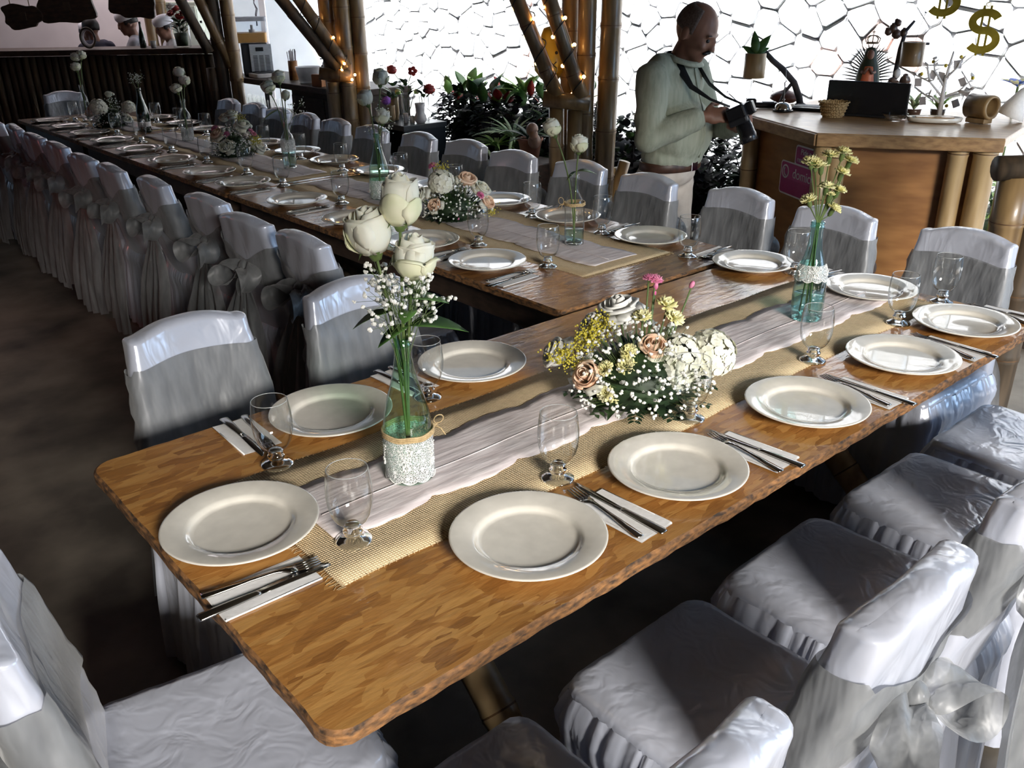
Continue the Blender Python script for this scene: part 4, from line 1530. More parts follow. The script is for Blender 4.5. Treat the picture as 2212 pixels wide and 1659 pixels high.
rose('left white rose in the labelled clear bottle', (2.272, 4.648, 1.165), V5, (2.325, 4.62, 1.04), 0.036, 0.064, 110, 0.45, axis=(-0.3, 0.15, 1), leaves=[(0.75, (-0.8, 0.4, -0.3), 0.11)])
rose('small right white rosebud in the labelled clear bottle', (2.338, 4.612, 1.125), V5, (2.332, 4.618, 1.03), 0.022, 0.05, 111, 0.2, axis=(0.2, -0.1, 1))
babys_breath("baby's breath spilling right of the labelled clear bottle", V5, 40, 0.055, 0.28, 0.36, 7, lean=(0.07, -0.05))
V6 = (2.325, 6.050, 0.755)
bottle('clear lace-wrapped bottle on the long table, second from the bar', V6, spirit, 'glass', lace=(0.012, 0.08))
rose('top white rose of the trio in front of the bar slats', (2.330, 6.048, 1.165), V6, (2.326, 6.05, 1.03), 0.035, 0.06, 112, 0.35)
rose('middle white rose of the trio in front of the bar slats', (2.350, 6.038, 1.112), V6, (2.328, 6.05, 1.02), 0.036, 0.06, 113, 0.4, axis=(0.1, 0, 1))
rose('lowest white rose of the trio in front of the bar slats', (2.305, 6.058, 1.066), V6, (2.322, 6.05, 1.01), 0.036, 0.058, 114, 0.45, axis=(-0.3, 0.1, 1))
V7 = (2.276, 6.712, 0.755)
bottle("dark green wine bottle with cream label holding baby's breath", V7, [(r * 0.92, z) for r, z in wine], 'glass_dark')
o = MB()
o.lathe([(0.0451, 0.035), (0.0452, 0.036), (0.0452, 0.068), (0.0451, 0.069)], 28)
o = o.build('label_band', M['napkin'], bpy.data.objects[[x.name for x in bpy.data.objects if x.get('label', '').startswith('dark green wine')][0]])
babys_breath("baby's breath puff in the dark green wine bottle", V7, 110, 0.055, 0.33, 0.39, 8, 0.004)
V8 = (2.161, 7.652, 0.755)
bottle('clear bottle nearest the bar with a tall rose trio', V8, spirit, 'glass')
rose('upper right white rose of the farthest bottle', (2.200, 7.640, 1.215), V8, (2.165, 7.65, 1.03), 0.034, 0.06, 115, 0.35)
rose('upper left white rose of the farthest bottle', (2.165, 7.652, 1.200), V8, (2.162, 7.652, 1.03), 0.034, 0.06, 116, 0.35)
rose('lowest white rose of the farthest bottle', (2.155, 7.655, 1.130), V8, (2.16, 7.652, 1.03), 0.036, 0.06, 117, 0.4)


def carnation(mb, M_, r, seed, mi=0):
    rr = random.Random(seed)
    for ring, (n, tilt, s) in enumerate([(7, 1.35, 1.0), (7, 0.95, 0.92), (6, 0.55, 0.8), (4, 0.2, 0.6)]):
        for k in range(n):
            a = 2 * PI * (k + rr.uniform(-.2, .2)) / n + ring * 0.5
            rows = []
            tl = tilt + rr.uniform(-.15, .15)
            for i in range(4):
                v = i / 3
                row = []
                for j in range(7):
                    u = j / 6 * 2 - 1
                    w_ = r * 0.42 * v ** 0.7 * s
                    jag = (0.10 * math.sin(u * 14 + k) if i == 3 else 0) * r
                    d = r * s * v + jag
                    x = d * math.sin(tl)
                    z = d * math.cos(tl) + r * 0.10 * math.sin(u * 7 + k * 2) * v
                    y = u * w_
                    row.append((x * math.cos(a) - y * math.sin(a), x * math.sin(a) + y * math.cos(a), z))
                rows.append(row)
            mb.grid(rows, mi=mi, M=M_)


# yellow carnations of the teal bottle
cy_ = [(-0.030, 0.030, 0.455), (0.006, -0.005, 0.470), (0.030, -0.030, 0.478), (0.045, -0.045, 0.455), (-0.005, 0.010, 0.440), (0.028, -0.035, 0.425), (0.005, -0.008, 0.385), (0.030, -0.030, 0.375),
       (-0.028, 0.022, 0.350), (0.012, -0.018, 0.365), (0.020, -0.028, 0.325), (-0.018, 0.022, 0.448)]
for k, (dx, dy, dz) in enumerate(cy_):
    nmz = ['leftmost', 'top middle', 'topmost', 'top right', 'inner left', 'right', 'middle', 'middle right', 'lower left', 'small inner', 'lowest', 'upper left'][k]
    t = thing('yellow_carnation', 'pale yellow carnation in the teal bottle, %s of the bunch' % nmz, 'flower', V2, 0, 'yellow carnations in the teal bottle')
    hd = Vector((dx, dy, dz))
    ax = hd - Vector((0, 0, 0.25))
    mb = MB()
    carnation(mb, frame(hd, ax), 0.023 if k not in (9,) else 0.014, 200 + k)
    mb.build('bloom', M['yellow'], t, solid=0.0005)
    mb = MB()
    mb.lathe([(0.003, -0.022), (0.007, -0.016), (0.0075, 0.0), (0.009, 0.006)], 8, M=frame(hd, ax))
    mb.build('calyx', M['stem'], t)
    rr_ = random.Random(k)
    bx, by = rr_.uniform(-.02, .02), rr_.uniform(-.02, .02)
    MB().tube([(bx, by, 0.02), (bx * .3, by * .3, 0.20), (dx * 0.1, dy * 0.1, 0.29), tuple(hd - ax.normalized() * 0.02)], 0.0019, 6).build('stem', M['stem'], t)


def hydrangea(mb, c, r, seed, n=70, fr=0.012, mi=0, up=(0, 0, 1)):
    rr = random.Random(seed)
    for k in range(n):
        z = 1 - 1.55 * (k + 0.5) / n
        a = k * 2.39996
        q = math.sqrt(max(0, 1 - z * z))
        d = Vector((q * math.cos(a), q * math.sin(a), z))
        d = (d + Vector((rr.uniform(-.12, .12),) * 3)).normalized()
        Mf = frame(Vector(c) + d * r * rr.uniform(.9, 1.05), d) @ Matrix.Rotation(rr.uniform(0, 2), 4, 'Z')
        for p in range(4):
            aa = p * PI / 2
            rows = []
            for i in range(3):
                v = i / 2
                w_ = fr * (0.15 + 0.75 * math.sin(PI * (0.15 + 0.6 * v)))
                x = fr * 1.15 * v
                zz = fr * (0.25 * v - 0.15 * v * v + 0.25)
                rows.append([(x * math.cos(aa) + w_ * math.sin(aa), x * math.sin(aa) - w_ * math.cos(aa), zz + fr * .12), (x * math.cos(aa), x * math.sin(aa), zz), (x * math.cos(aa) - w_ * math.sin(aa), x * math.sin(aa) + w_ * math.cos(aa), zz + fr * .12)])
            mb.grid(rows, mi=mi, M=Mf)


def arrangement(label, loc, rx, ry, h, items, seed, n_breath, n_leaf, golden=(), rz=0.0):
    """low dome of foliage in a foam base, with blooms set at (dx,dy,dz)"""
    rr = random.Random(seed)
    t = thing('flower_arrangement', label, 'flowers', loc, rz, 'centrepieces')
    mb = MB()
    mb.lathe([(0.0, 0.0), (rx * 0.45, 0.0), (rx * 0.5, 0.02), (rx * 0.42, 0.05), (0.0, 0.06)], 20)
    mb.build('foam_tray', M['leaf_dark'], t)
    # dark filler greenery
    st = MB()
    for k in range(n_leaf):
        z = rr.uniform(0.0, 1)
        a = rr.uniform(0, 6.28)
        q = math.sqrt(1 - z * z)
        d = Vector((q * math.cos(a) * rx, q * math.sin(a) * ry, 0.015 + z * h * 0.8))
        leaf(st, d * rr.uniform(.25, .7), d + Vector((0, 0, rr.uniform(-.02, .05))), rr.uniform(.035, .065), rr.uniform(.008, .016), rr.uniform(-.2, .6), .3, n=4)
    for q in range(3):
        pass
    stuff(st.build('filler_greenery', M['leaf_dark'], t))
    st = MB()
    for k in range(10):
        a = 2 * PI * k / 10 + rr.uniform(-.2, .2)
        d = Vector((math.cos(a) * rx, math.sin(a) * ry, 0.0))
        for q in range(6):
            b0 = d * (0.55 + 0.11 * q) + Vector((0, 0, 0.018))
            for s in (-1, 1):
                leaf(st, b0, d.normalized() * 0.6 + Vector((-d.y, d.x, 0)).normalized() * s + Vector((0, 0, .05)), 0.032 - 0.003 * q, 0.006, .2, .2, n=3)
    stuff(st.build('fern_fronds', M['leaf_dark'], t))
    for k in range(7):
        a = rr.uniform(0, 6.28)
        z = rr.uniform(.15, .7)
        d = Vector((math.cos(a) * rx, math.sin(a) * ry, z * h))
        mb = MB()
        leaf(mb, d * .6, d + Vector((0, 0, .02)), 0.075, 0.019, 0.3, .25)
        mb.build('leaf', M['leaf_dark'], t, solid=0.0005)
    mb = MB()
    mb.ball((0, 0, h * 0.25), (rx * 0.72, ry * 0.72, h * 0.52), 18, 12)
    mb.build('dark_fill_core', M['leaf_dark'], t)  # added dark dome, stops brightness showing through the foliage
    sm2 = MB()
    for (kind, dx, dy, dz, r) in items:
        sm2.tube([(dx * .3, dy * .3, 0.03), (dx * .7, dy * .7, dz * .6), (dx, dy, dz - r * .3)], 0.0022, 5)
    sm2.build('flower_stems', M['stem'], t)
    # baby's breath
    fl, sm = MB(), MB()
    for k in range(n_breath):
        z = rr.uniform(-0.02, 1) ** 0.9 if k % 3 else rr.uniform(0, .5)
        z = z.real if isinstance(z, complex) else z
        a = rr.uniform(0, 6.28)
        q = math.sqrt(max(0, 1 - z * z))
        k2 = rr.uniform(.88, 1.12)
        p = Vector((q * math.cos(a) * rx * k2, q * math.sin(a) * ry * k2, 0.02 + z * h * k2))
        floret(fl, p, rr.uniform(.0038, .0062), rr)
        sm.tube([p * .6, p], 0.0005, 3)
    stuff(fl.build('babys_breath', M['white_petal'], t, smooth=False))
    stuff(sm.build('babys_breath_stems', M['stem'], t))
    for k, (kind, dx, dy, dz, r) in enumerate(items):
        p = Vector((dx, dy, dz))
        ax = Vector((dx, dy, dz * 0.8 + 0.03)) + Vector((-0.05, -0.05, 0.03))
        mb = MB()
        if kind in ('peach', 'rose', 'dusty'):
            rose_bloom(mb, frame(p - ax.normalized() * r * 0.9, ax), r, r * 1.5, seed * 31 + k, 1.0, 1)
            mm = {'peach': ('peach', 'rose'), 'rose': ('rose', 'rose'), 'dusty': ('white_petal', 'white_petal')}[kind]
            mb.build('rose', [M[mm[0]], M[mm[1]]], t, solid=0.0005)
        elif kind in ('yellow', 'pink'):
            carnation(mb, frame(p - ax.normalized() * r * 0.5, ax), r, seed * 17 + k)
            mb.build('carnation', M[kind], t, solid=0.0005)
        elif kind == 'hyd':
            hydrangea(mb, p, r, seed * 13 + k, int(105 * (r / 0.05) ** 2) + 20, 0.0095)
            mb.build('hydrangea', M['hydrangea'], t)
        elif kind == 'bud':
            mb.ball((0, 0, 0), (r * .6, r * .6, r), 8, 6, M=frame(p, ax))
            mb.build('pink_bud', M['pink'], t)
    for k, (dx, dy, dz) in enumerate(golden):
        mb = MB()
        for q in range(110):
            ico(mb, (dx + rr.gauss(0, .016), dy + rr.gauss(0, .016), dz + rr.gauss(0, .012)), rr.uniform(.0018, .0032))
        stuff(mb.build('goldenrod', M['golden'], t, smooth=False))
    return t


def shift(it, dx, dy, dz=0.0):
    return [(k, x + dx, y + dy, z + dz, r) for k, x, y, z, r in it]


arrangement('large centrepiece of hydrangea, yellow carnations and peach roses on the near table', (1.485, 1.265, 0.754), 0.165, 0.155, 0.175, shift([
    ('peach', .016, -.107, .145, .028), ('peach', -.116, -.021, .083, .031), ('yellow', .081, -.089, .233, .026), ('yellow', .079, -.116, .206, .025), ('yellow', .027, -.06, .208, .022),
    ('yellow', -.037, -.078, .140, .021), ('yellow', -.058, -.090, .113, .023), ('yellow', -.088, -.052, .103, .020), ('yellow', -.087, -.082, .046, .024), ('yellow', -.105, -.07, .050, .021),
    ('hyd', .136, -.180, .110, .055), ('hyd', .073, -.140, .105, .055), ('hyd', .050, -.140, .070, .045), ('dusty', .033, .02, .205, .042), ('dusty', -.099, .108, .095, .035), ('dusty', -.01, .06, .165, .035),
    ('pink', .075, -.053, .285, .018), ('pink', .060, -.045, .288, .014), ('bud', .076, -.054, .262, .010), ('bud', .074, -.052, .245, .009), ('bud', .132, -.115, .268, .010)], -0.025, 0.065),
    21, 520, 260, golden=[(-.068, .082, .168), (-.109, .083, .143), (-.151, .129, .112), (-.13, .10, .10), (-.09, .09, .155), (-.05, .075, .18)])
arrangement('centrepiece of peach roses and cream hydrangea right of the tall near roses', (2.275, 3.03, 0.754), 0.135, 0.125, 0.15, shift([
    ('hyd', -.065, -.001, .160, .052), ('peach', .036, -.052, .173, .034), ('peach', -.116, -.013, .076, .026), ('rose', .100, -.075, .128, .032), ('peach', .099, -.112, .074, .030),
    ('pink', -.07, .053, .231, .019), ('pink', -.144, .071, .102, .020), ('pink', .063, -.11, .109, .018), ('rose', -.16, .03, .12, .03), ('bud', -.05, -.09, .02, .01)], 0.0, 0.0), 22, 340, 200,
    golden=[(-.04, .03, .215), (.12, -.10, .03)])
arrangement('centrepiece of peach and cream roses with pink buds on the long table', (2.285, 5.24, 0.754), 0.13, 0.12, 0.16, shift([
    ('peach', -.081, -.008, .142, .034), ('rose', -.062, -.071, .074, .036), ('rose', .069, -.073, .187, .036), ('rose', .027, -.012, .247, .034), ('rose', -.012, .005, .23, .03), ('rose', .15, -.095, .051, .034),
    ('pink', -.044, -.068, .144, .020), ('pink', .119, -.095, .133, .020), ('pink', .105, -.09, .15, .017), ('pink', -.073, .032, .172, .024)], -0.015, 0.02), 23, 300, 200, golden=[(.095, -.09, .086), (.11, -.08, .10), (.05, -.03, .22)])
arrangement('pale centrepiece with two cream hydrangeas nearest the bar', (2.205, 7.18, 0.754), 0.13, 0.12, 0.17, [
    ('hyd', -.093, -.024, .141, .060), ('hyd', .112, -.068, .130, .045), ('rose', .08, -.077, .057, .036), ('rose', .004, -.001, .235, .026), ('peach', -.155, -.003, .120, .036)], 24, 240, 200)

# ================================================================== reception desk
DC = Vector((3.70, 2.19, 0))
eL = Vector((0.472, 0.882, 0))
eR = Vector((0.524, -0.852, 0))
nL = Vector((-0.882, 0.472, 0))
nR = Vector((-0.852, -0.524, 0))
desk = thing('reception_desk', 'bamboo and plywood reception desk with angled front beside the photographer', 'desk', DC)
L1, L2 = 0.827, 0.763
poly = [(0, 0), (eR.x * L2, eR.y * L2), (1.14, -0.50), (1.14, 0.70), (eL.x * L1, eL.y * L1)]
MB().prism(poly, 1.012, 1.05).build('top', M['wood'], desk, smooth=False, bevel=0.004)


def panel(mb, p0, e, n, L, z0, z1, th, off=0.0):
    a = p0 - n * off
    mb.add([tuple(a + Vector((0, 0, z0))), tuple(a + e * L + Vector((0, 0, z0))), tuple(a + e * L + Vector((0, 0, z1))), tuple(a + Vector((0, 0, z1))),
            tuple(a - n * th + Vector((0, 0, z0))), tuple(a + e * L - n * th + Vector((0, 0, z0))), tuple(a + e * L - n * th + Vector((0, 0, z1))), tuple(a - n * th + Vector((0, 0, z1)))],
           [(0, 1, 2, 3), (7, 6, 5, 4), (0, 4, 5, 1), (1, 5, 6, 2), (2, 6, 7, 3), (3, 7, 4, 0)])


Z = Vector((0, 0, 0))
for (e, n, L) in ((eL, nL, L1), (eR, nR, L2)):
    mb = MB()
    panel(mb, Z, e, n, L, 0.992, 1.045, 0.02, -0.012)
    mb.build('edge_strip', M['wood'], desk, smooth=False, bevel=0.004)
    mb = MB()
    panel(mb, Z, e, n, L, 0.02, 1.012, 0.02, 0.10)
    mb.build('panel', M['plywood'], desk, smooth=False)
for k, (p, r) in enumerate([(eL * 0.03 - nL * 0.06, 0.044), (eR * 0.10 - nR * 0.06, 0.042), (eR * 0.60 - nR * 0.06, 0.042), (eR * 0.71 - nR * 0.06, 0.050), (eL * 0.74 - nL * 0.06, 0.044)]):
    mb = MB()
    pole_mesh(mb, (0, 0, 0), (0, 0, 1.01), r, 70 + k, step=0.4)
    o = mb.build('bamboo_upright', [M['bamboo_pale'], M['node']], desk)
    o.location = p
MB().box((0.82, 0.08, 0.5), (0.52, 0.66, 0.96)).build('carcass', M['plywood'], desk, smooth=False)


def text_mesh(name, body, size, mat, parent, Mx, ext=0.0008, align='CENTER'):
    cu = bpy.data.curves.new(name, 'FONT')
    cu.body = body
    cu.size = size
    cu.extrude = ext
    cu.align_x = align
    cu.align_y = 'CENTER'
    tmp = bpy.data.objects.new(name + '_tmp', cu)
    COL.objects.link(tmp)
    bpy.context.view_layer.update()
    dg = bpy.context.evaluated_depsgraph_get()
    me = bpy.data.meshes.new_from_object(tmp.evaluated_get(dg))
    bpy.data.objects.remove(tmp)
    me.materials.clear()
    me.materials.append(mat)
    o = obj(name, me, parent)
    o.matrix_local = Mx
    return o


# delivery sticker on the left face of the desk
sp = DC + eL * 0.245 - nL * 0.098
Ms = Matrix(((-eL.x, 0, nL.x, sp.x), (-eL.y, 0, nL.y, sp.y), (0, 1, 0, 0.775), (0, 0, 0, 1)))
stk = bpy.data.objects.new('sticker', None)
COL.objects.link(stk)
stk.matrix_world = Ms
tag(stk, 'magenta delivery sticker with white rim on the desk front', 'sticker')
MB().prism(round_poly(-0.215, -0.085, 0.215, 0.080, 0.02), 0, 0.001).build('white_rim', M['sticker_white'], stk, smooth=False)
MB().prism(round_poly(-0.207, -0.077, 0.207, 0.030, 0.014), 0.0, 0.0018).build('lower_field', M['magenta'], stk, smooth=False)
MB().prism(round_poly(-0.207, -0.005, 0.207, 0.073, 0.014), 0.0, 0.0019).build('middle_field', plain('pink_magenta', (0.42, 0.05, 0.20), 0.45), stk, smooth=False)
MB().prism(round_poly(-0.088, 0.060, 0.185, 0.172, 0.018), 0, 0.0015).build('white_rim', M['sticker_white'], stk, smooth=False)
MB().prism(round_poly(-0.080, 0.082, 0.177, 0.164, 0.014), 0.0, 0.0024).build('upper_field', plain('plum_sticker', (0.34, 0.04, 0.18), 0.45), stk, smooth=False)
text_mesh('lettering', 'Pide a este', 0.040, M['sticker_white'], stk, Matrix.Translation((0.05, 0.142, 0.0026)))
text_mesh('lettering', 'restaurante por', 0.036, M['sticker_white'], stk, Matrix.Translation((0.05, 0.103, 0.0026)))
text_mesh('lettering', 'domicilios', 0.068, M['sticker_white'], stk, Matrix.Translation((0.045, 0.028, 0.0022)))
mb = MB()
mb.grid([[((0.030 + q) * math.cos(a) - 0.165, (0.030 + q) * math.sin(a) + 0.028, 0.0024) for q in (-0.004, 0.004)] for a in [2 * PI * k / 30 for k in range(30)]], cu=True)
mb.tube([(-0.172, 0.046, 0.0026), (-0.177, 0.036, 0.0026), (-0.175, 0.022, 0.0026), (-0.166, 0.012, 0.0026), (-0.155, 0.009, 0.0026)], [0.004, 0.003, 0.0025, 0.003, 0.004], 6)
mb.build('phone_symbol', M['sticker_white'], stk, smooth=False)

# ------------------------------------------------------------------ things on the desk
DZ = 1.0515
# branch holding a bamboo cup planter
t = thing('branch_stand', 'dark curved branch on the desk holding a bamboo cup', 'stand', (4.468, 2.80, DZ))
MB().tube([(0.0, -0.03, 0.0), (0.0, -0.02, 0.045), (-0.028, 0.005, 0.125), (-0.065, 0.062, 0.195), (-0.10, 0.11, 0.24), (-0.126, 0.145, 0.285)], [0.020, 0.018, 0.017, 0.016, 0.015, 0.012], 10).build('branch', M['branch'], t)
MB().tube([(-0.03, 0.01, 0.13), (-0.05, 0.04, 0.08), (-0.04, 0.08, 0.01)], [0.010, 0.008, 0.006], 8).build('side_twig', M['branch'], t)
MB().ball((0.0, -0.03, 0.012), (0.03, 0.03, 0.012), 10, 6).build('foot', M['branch'], t)
t = thing('bamboo_cup_planter', 'bamboo cup with green leaves hanging at the branch tip', 'planter', (4.277, 2.955, 1.204))
mb = MB()
mb.lathe([(0.0, 0.0), (0.055, 0.0), (0.058, 0.004), (0.056, 0.125), (0.050, 0.126), (0.048, 0.10), (0.0, 0.098)], 24)
mb.build('cup', M['bamboo_pale'], t)
for d, L in (((-0.5, 0.6, 0.5), 0.085), ((-0.1, 0.1, 1.0), 0.12), ((0.35, -0.45, 0.9), 0.12), ((0.5, -0.5, 0.4), 0.08)):
    mb = MB()
    leaf(mb, (0, 0, 0.12), d, L, L * 0.20, 0.25, up=(-0.75, -0.5, 0.4))
    mb.build('leaf', M['leaf'], t, solid=0.0006)
t = thing('brown_gourd', 'reddish brown half gourd lying behind the branch foot', 'gourd', (4.56, 2.93, DZ))
mb = MB()
mb.lathe([(0.0, 0.0), (0.05, 0.004), (0.085, 0.025), (0.08, 0.045), (0.05, 0.062), (0.012, 0.072), (0.008, 0.085), (0.0, 0.087)], 20)
mb.build('shell', noisy('red_brown_gourd', (0.10, 0.03, 0.02), (0.2, 0.07, 0.05), 0.35, 8), t)
MB().tube([(-0.012, 0, 0.085), (-0.02, 0, 0.11), (0.0, 0, 0.12)], 0.003, 5).build('stalk', M['branch'], t)
# card terminal
t = thing('card_terminal', 'black card payment terminal at the desk end', 'payment terminal', (4.30, 2.90, DZ), -0.9)
MB().box((0, 0, 0.016), (0.16, 0.075, 0.030)).build('body', M['blackgloss'], t, smooth=False, bevel=0.01)
MB().box((-0.06, 0, 0.038), (0.055, 0.075, 0.025)).build('printer_hump', M['blackgloss'], t, smooth=False, bevel=0.01)
MB().box((-0.085, 0, 0.040), (0.004, 0.03, 0.018)).build('paper_slot', M['napkin'], t, smooth=False)
MB().box((0.03, 0, 0.033), (0.06, 0.055, 0.003)).build('keypad', M['tin'], t, smooth=False)
t = thing('notepad', 'dark pad lying on the desk behind the bell', 'pad', (4.40, 2.66, DZ), 0.3)
MB().box((0, 0, 0.008), (0.14, 0.20, 0.015)).build('cover', M['black'], t, smooth=False, bevel=0.003)
MB().box((0.03, 0, 0.0165), (0.1, 0.18, 0.002)).build('sheet', M['napkin'], t, smooth=False)
# bell with receipt spike
t = thing('receipt_spike_bell', 'chrome counter bell with a tall receipt spike', 'bell', (4.25, 2.735, DZ))
mb = MB()
mb.lathe([(0.0, 0.0), (0.052, 0.0), (0.053, 0.006), (0.046, 0.010), (0.0, 0.011)], 28)
mb.build('base', M['blackgloss'], t)
mb = MB()
mb.lathe([(0.046, 0.011), (0.045, 0.018), (0.037, 0.034), (0.020, 0.044), (0.0, 0.046)], 28)
mb.build('dome', M['steel'], t)
MB().lathe([(0.0, 0.046), (0.004, 0.046), (0.004, 0.055), (0.007, 0.056), (0.006, 0.061), (0.0, 0.062)], 12).build('button', M['steel'], t)
MB().tube([(0, 0, 0.06), (0.0, 0.002, 0.17), (-0.003, 0.006, 0.255)], [0.0018, 0.0016, 0.0006], 6).build('spike', M['tin'], t)
# wicker basket
t = thing('wicker_basket', 'small round wicker basket before the black screen', 'basket', (4.225, 2.43, DZ))
mb = MB()
prof = [(0.048, 0.0), (0.058, 0.03), (0.070, 0.070), (0.073, 0.074), (0.069, 0.073), (0.056, 0.03), (0.046, 0.006), (0.0, 0.005)]
mb.lathe(prof, 30)
mb.build('wall', M['wicker'], t)
mb = MB()
for z, r in ((0.012, 0.0535), (0.027, 0.0585), (0.042, 0.0635), (0.057, 0.068), (0.072, 0.0735)):
    mb.tube([(r * math.cos(2 * PI * k / 30), r * math.sin(2 * PI * k / 30), z + 0.002 * (-1) ** k) for k in range(31)], 0.0035, 5)
mb.build('woven_rings', M['wicker'], t)
# black screen
t = thing('computer_screen', 'black back of a low computer screen on the desk', 'screen', (4.34, 2.32, DZ), math.atan2(-0.376, 0.072))
MB().box((0, 0, 0.085), (0.40, 0.022, 0.165)).build('panel', M['blackgloss'], t, smooth=False, bevel=0.005)
MB().box((0, 0.03, 0.006), (0.22, 0.12, 0.010)).build('foot', M['black'], t, smooth=False, bevel=0.003)
# figurine with rays and crown
t = thing('saint_figurine', 'robed figurine with spiked rays and crown behind the screen', 'figurine', (4.50, 2.42, DZ), math.atan2(-2.42, -4.5) + PI / 2)
mb = MB()
mb.lathe([(0.0, 0.0), (0.066, 0.0), (0.070, 0.05), (0.066, 0.10), (0.058, 0.17), (0.047, 0.23), (0.033, 0.262), (0.030, 0.29), (0.022, 0.312), (0.0, 0.318)], 20, M=Matrix.Scale(0.72, 4, (0, 1, 0)))
mb.build('cloak', noisy('dark_green_cloak', (0.015, 0.03, 0.02), (0.05, 0.06, 0.03), 0.4, 12), t)
mb = MB()
mb.lathe([(0.0, 0.004), (0.050, 0.004), (0.052, 0.06), (0.046, 0.12), (0.036, 0.18), (0.026, 0.225), (0.0, 0.235)], 16, c=(0, -0.022, 0), M=Matrix.Scale(0.8, 4, (0, 1, 0)))
mb.build('robe', noisy('red_robe_candlelit', (0.60, 0.10, 0.04), (0.85, 0.28, 0.14), 0.4, 18), t)  # candle light on the robe is put into this brighter colour
MB().ball((0, -0.022, 0.282), (0.018, 0.016, 0.024), 12, 8).build('face', M['skin'], t)
mb = MB()
for s in (-1, 1):
    mb.tube([(s * 0.030, -0.030, 0.20), (s * 0.018, -0.045, 0.195), (0.002 * s, -0.050, 0.222)], [0.010, 0.008, 0.005], 7)
mb.build('praying_hands', M['skin'], t)
mb = MB()
for k in range(38):
    a = -0.35 + (PI + 0.7) * k / 37
    ca, sa = math.cos(a), math.sin(a)
    r0 = 0.05
    L = 0.065 if k % 2 else 0.085
    cz = 0.15
    p0 = (ca * 0.055, 0.02, cz + sa * 0.125)
    p1 = (ca * (0.055 + L * .5) + 0.004 * math.sin(k), 0.02, cz + sa * (0.125 + L * .45))
    p2 = (ca * (0.055 + L), 0.02, cz + sa * (0.125 + L * .75))
    mb.tube([p0, p1, p2], [0.0042, 0.0034, 0.0008], 4)
mb.build('rays', M['black'], t)
mb = MB()
mb.grid([[(0.030 * math.cos(a) * k, 0.030 * math.sin(a) * 0.6 * k, 0.332 + z) for k, z in ((1.0, 0.0), (1.02, 0.009))] for a in [2 * PI * q / 20 for q in range(20)]], cu=True)
for q in range(8):
    a = 2 * PI * q / 8
    mb.tube([(0.030 * math.cos(a), 0.018 * math.sin(a), 0.34), (0.036 * math.cos(a), 0.022 * math.sin(a), 0.357), (0.018 * math.cos(a), 0.011 * math.sin(a), 0.370), (0, 0, 0.372)], 0.0028, 5)
mb.tube([(0, 0, 0.372), (0, 0, 0.398)], 0.0022, 5)
mb.tube([(-0.008, 0, 0.388), (0.008, 0, 0.388)], 0.0022, 5)
mb.build('crown', noisy('dull_brass', (0.12, 0.09, 0.06), (0.2, 0.16, 0.1), 0.4, 20, metallic=0.6), t)
# second branch with gourds and a bamboo cup
t = thing('branch_stand', 'upright dark branch hung with small gourds beside the figurine', 'stand', (4.43, 2.235, DZ))
MB().tube([(0.0, 0.0, 0.0), (-0.005, 0.0, 0.12), (-0.008, 0.0, 0.22), (-0.008, -0.005, 0.32), (0.0, -0.015, 0.40), (0.012, -0.045, 0.445)], [0.016, 0.014, 0.012, 0.011, 0.009, 0.006], 10).build('branch', M['branch'], t)
MB().tube([(-0.005, -0.005, 0.34), (0.03, -0.07, 0.345), (0.045, -0.12, 0.342)], [0.009, 0.008, 0.006], 8).build('side_twig', M['branch'], t)
for k, (x, y, z, r) in enumerate([(-0.014, 0.0, 0.145, 0.036), (0.012, -0.045, 0.172, 0.028), (-0.03, 0.035, 0.41, 0.022), (-0.02, 0.02, 0.385, 0.024), (-0.045, 0.05, 0.395, 0.018), (-0.02, 0.02, 0.435, 0.018), (0.0, -0.005, 0.39, 0.02)]):
    mb = MB()
    mb.lathe([(0.0, -r), (r * .6, -r * .8), (r, 0), (r * .75, r * .65), (r * .42, r * .95), (r * .45, r * 1.15), (r * .30, r * 1.18), (0.0, r * 0.9)], 14)
    o = mb.build('gourd', M['gourd'], t)
    o.location = (x, y, z)
    o.rotation_euler = (R.uniform(-.5, .5), R.uniform(-.5, .5), 0)
MB().ball((-0.005, -0.008, 0.205), (0.020, 0.016, 0.026), 10, 7).build('white_head', M['white_paint'], t)
t = thing('bamboo_cup', 'bamboo cup with a dry starburst sprig on the upright branch', 'cup', (4.40, 2.155, 1.295))
MB().lathe([(0.0, 0.0), (0.050, 0.0), (0.052, 0.003), (0.053, 0.108), (0.047, 0.110), (0.045, 0.085), (0.0, 0.083)], 24).build('cup', M['bamboo'], t)
mb = MB()
mb.tube([(0, 0, 0.08), (0.006, -0.010, 0.16), (0.014, -0.026, 0.238)], 0.0012, 4)
for k in range(12):
    a = k * 2.4
    mb.tube([(0.014, -0.026, 0.238), (0.014 + 0.03 * math.cos(a), -0.026 + 0.03 * math.sin(a), 0.238 + 0.035 * math.sin(k * 1.7))], [0.001, 0.0004], 3)
mb.build('dry_sprig', M['branch'], t)
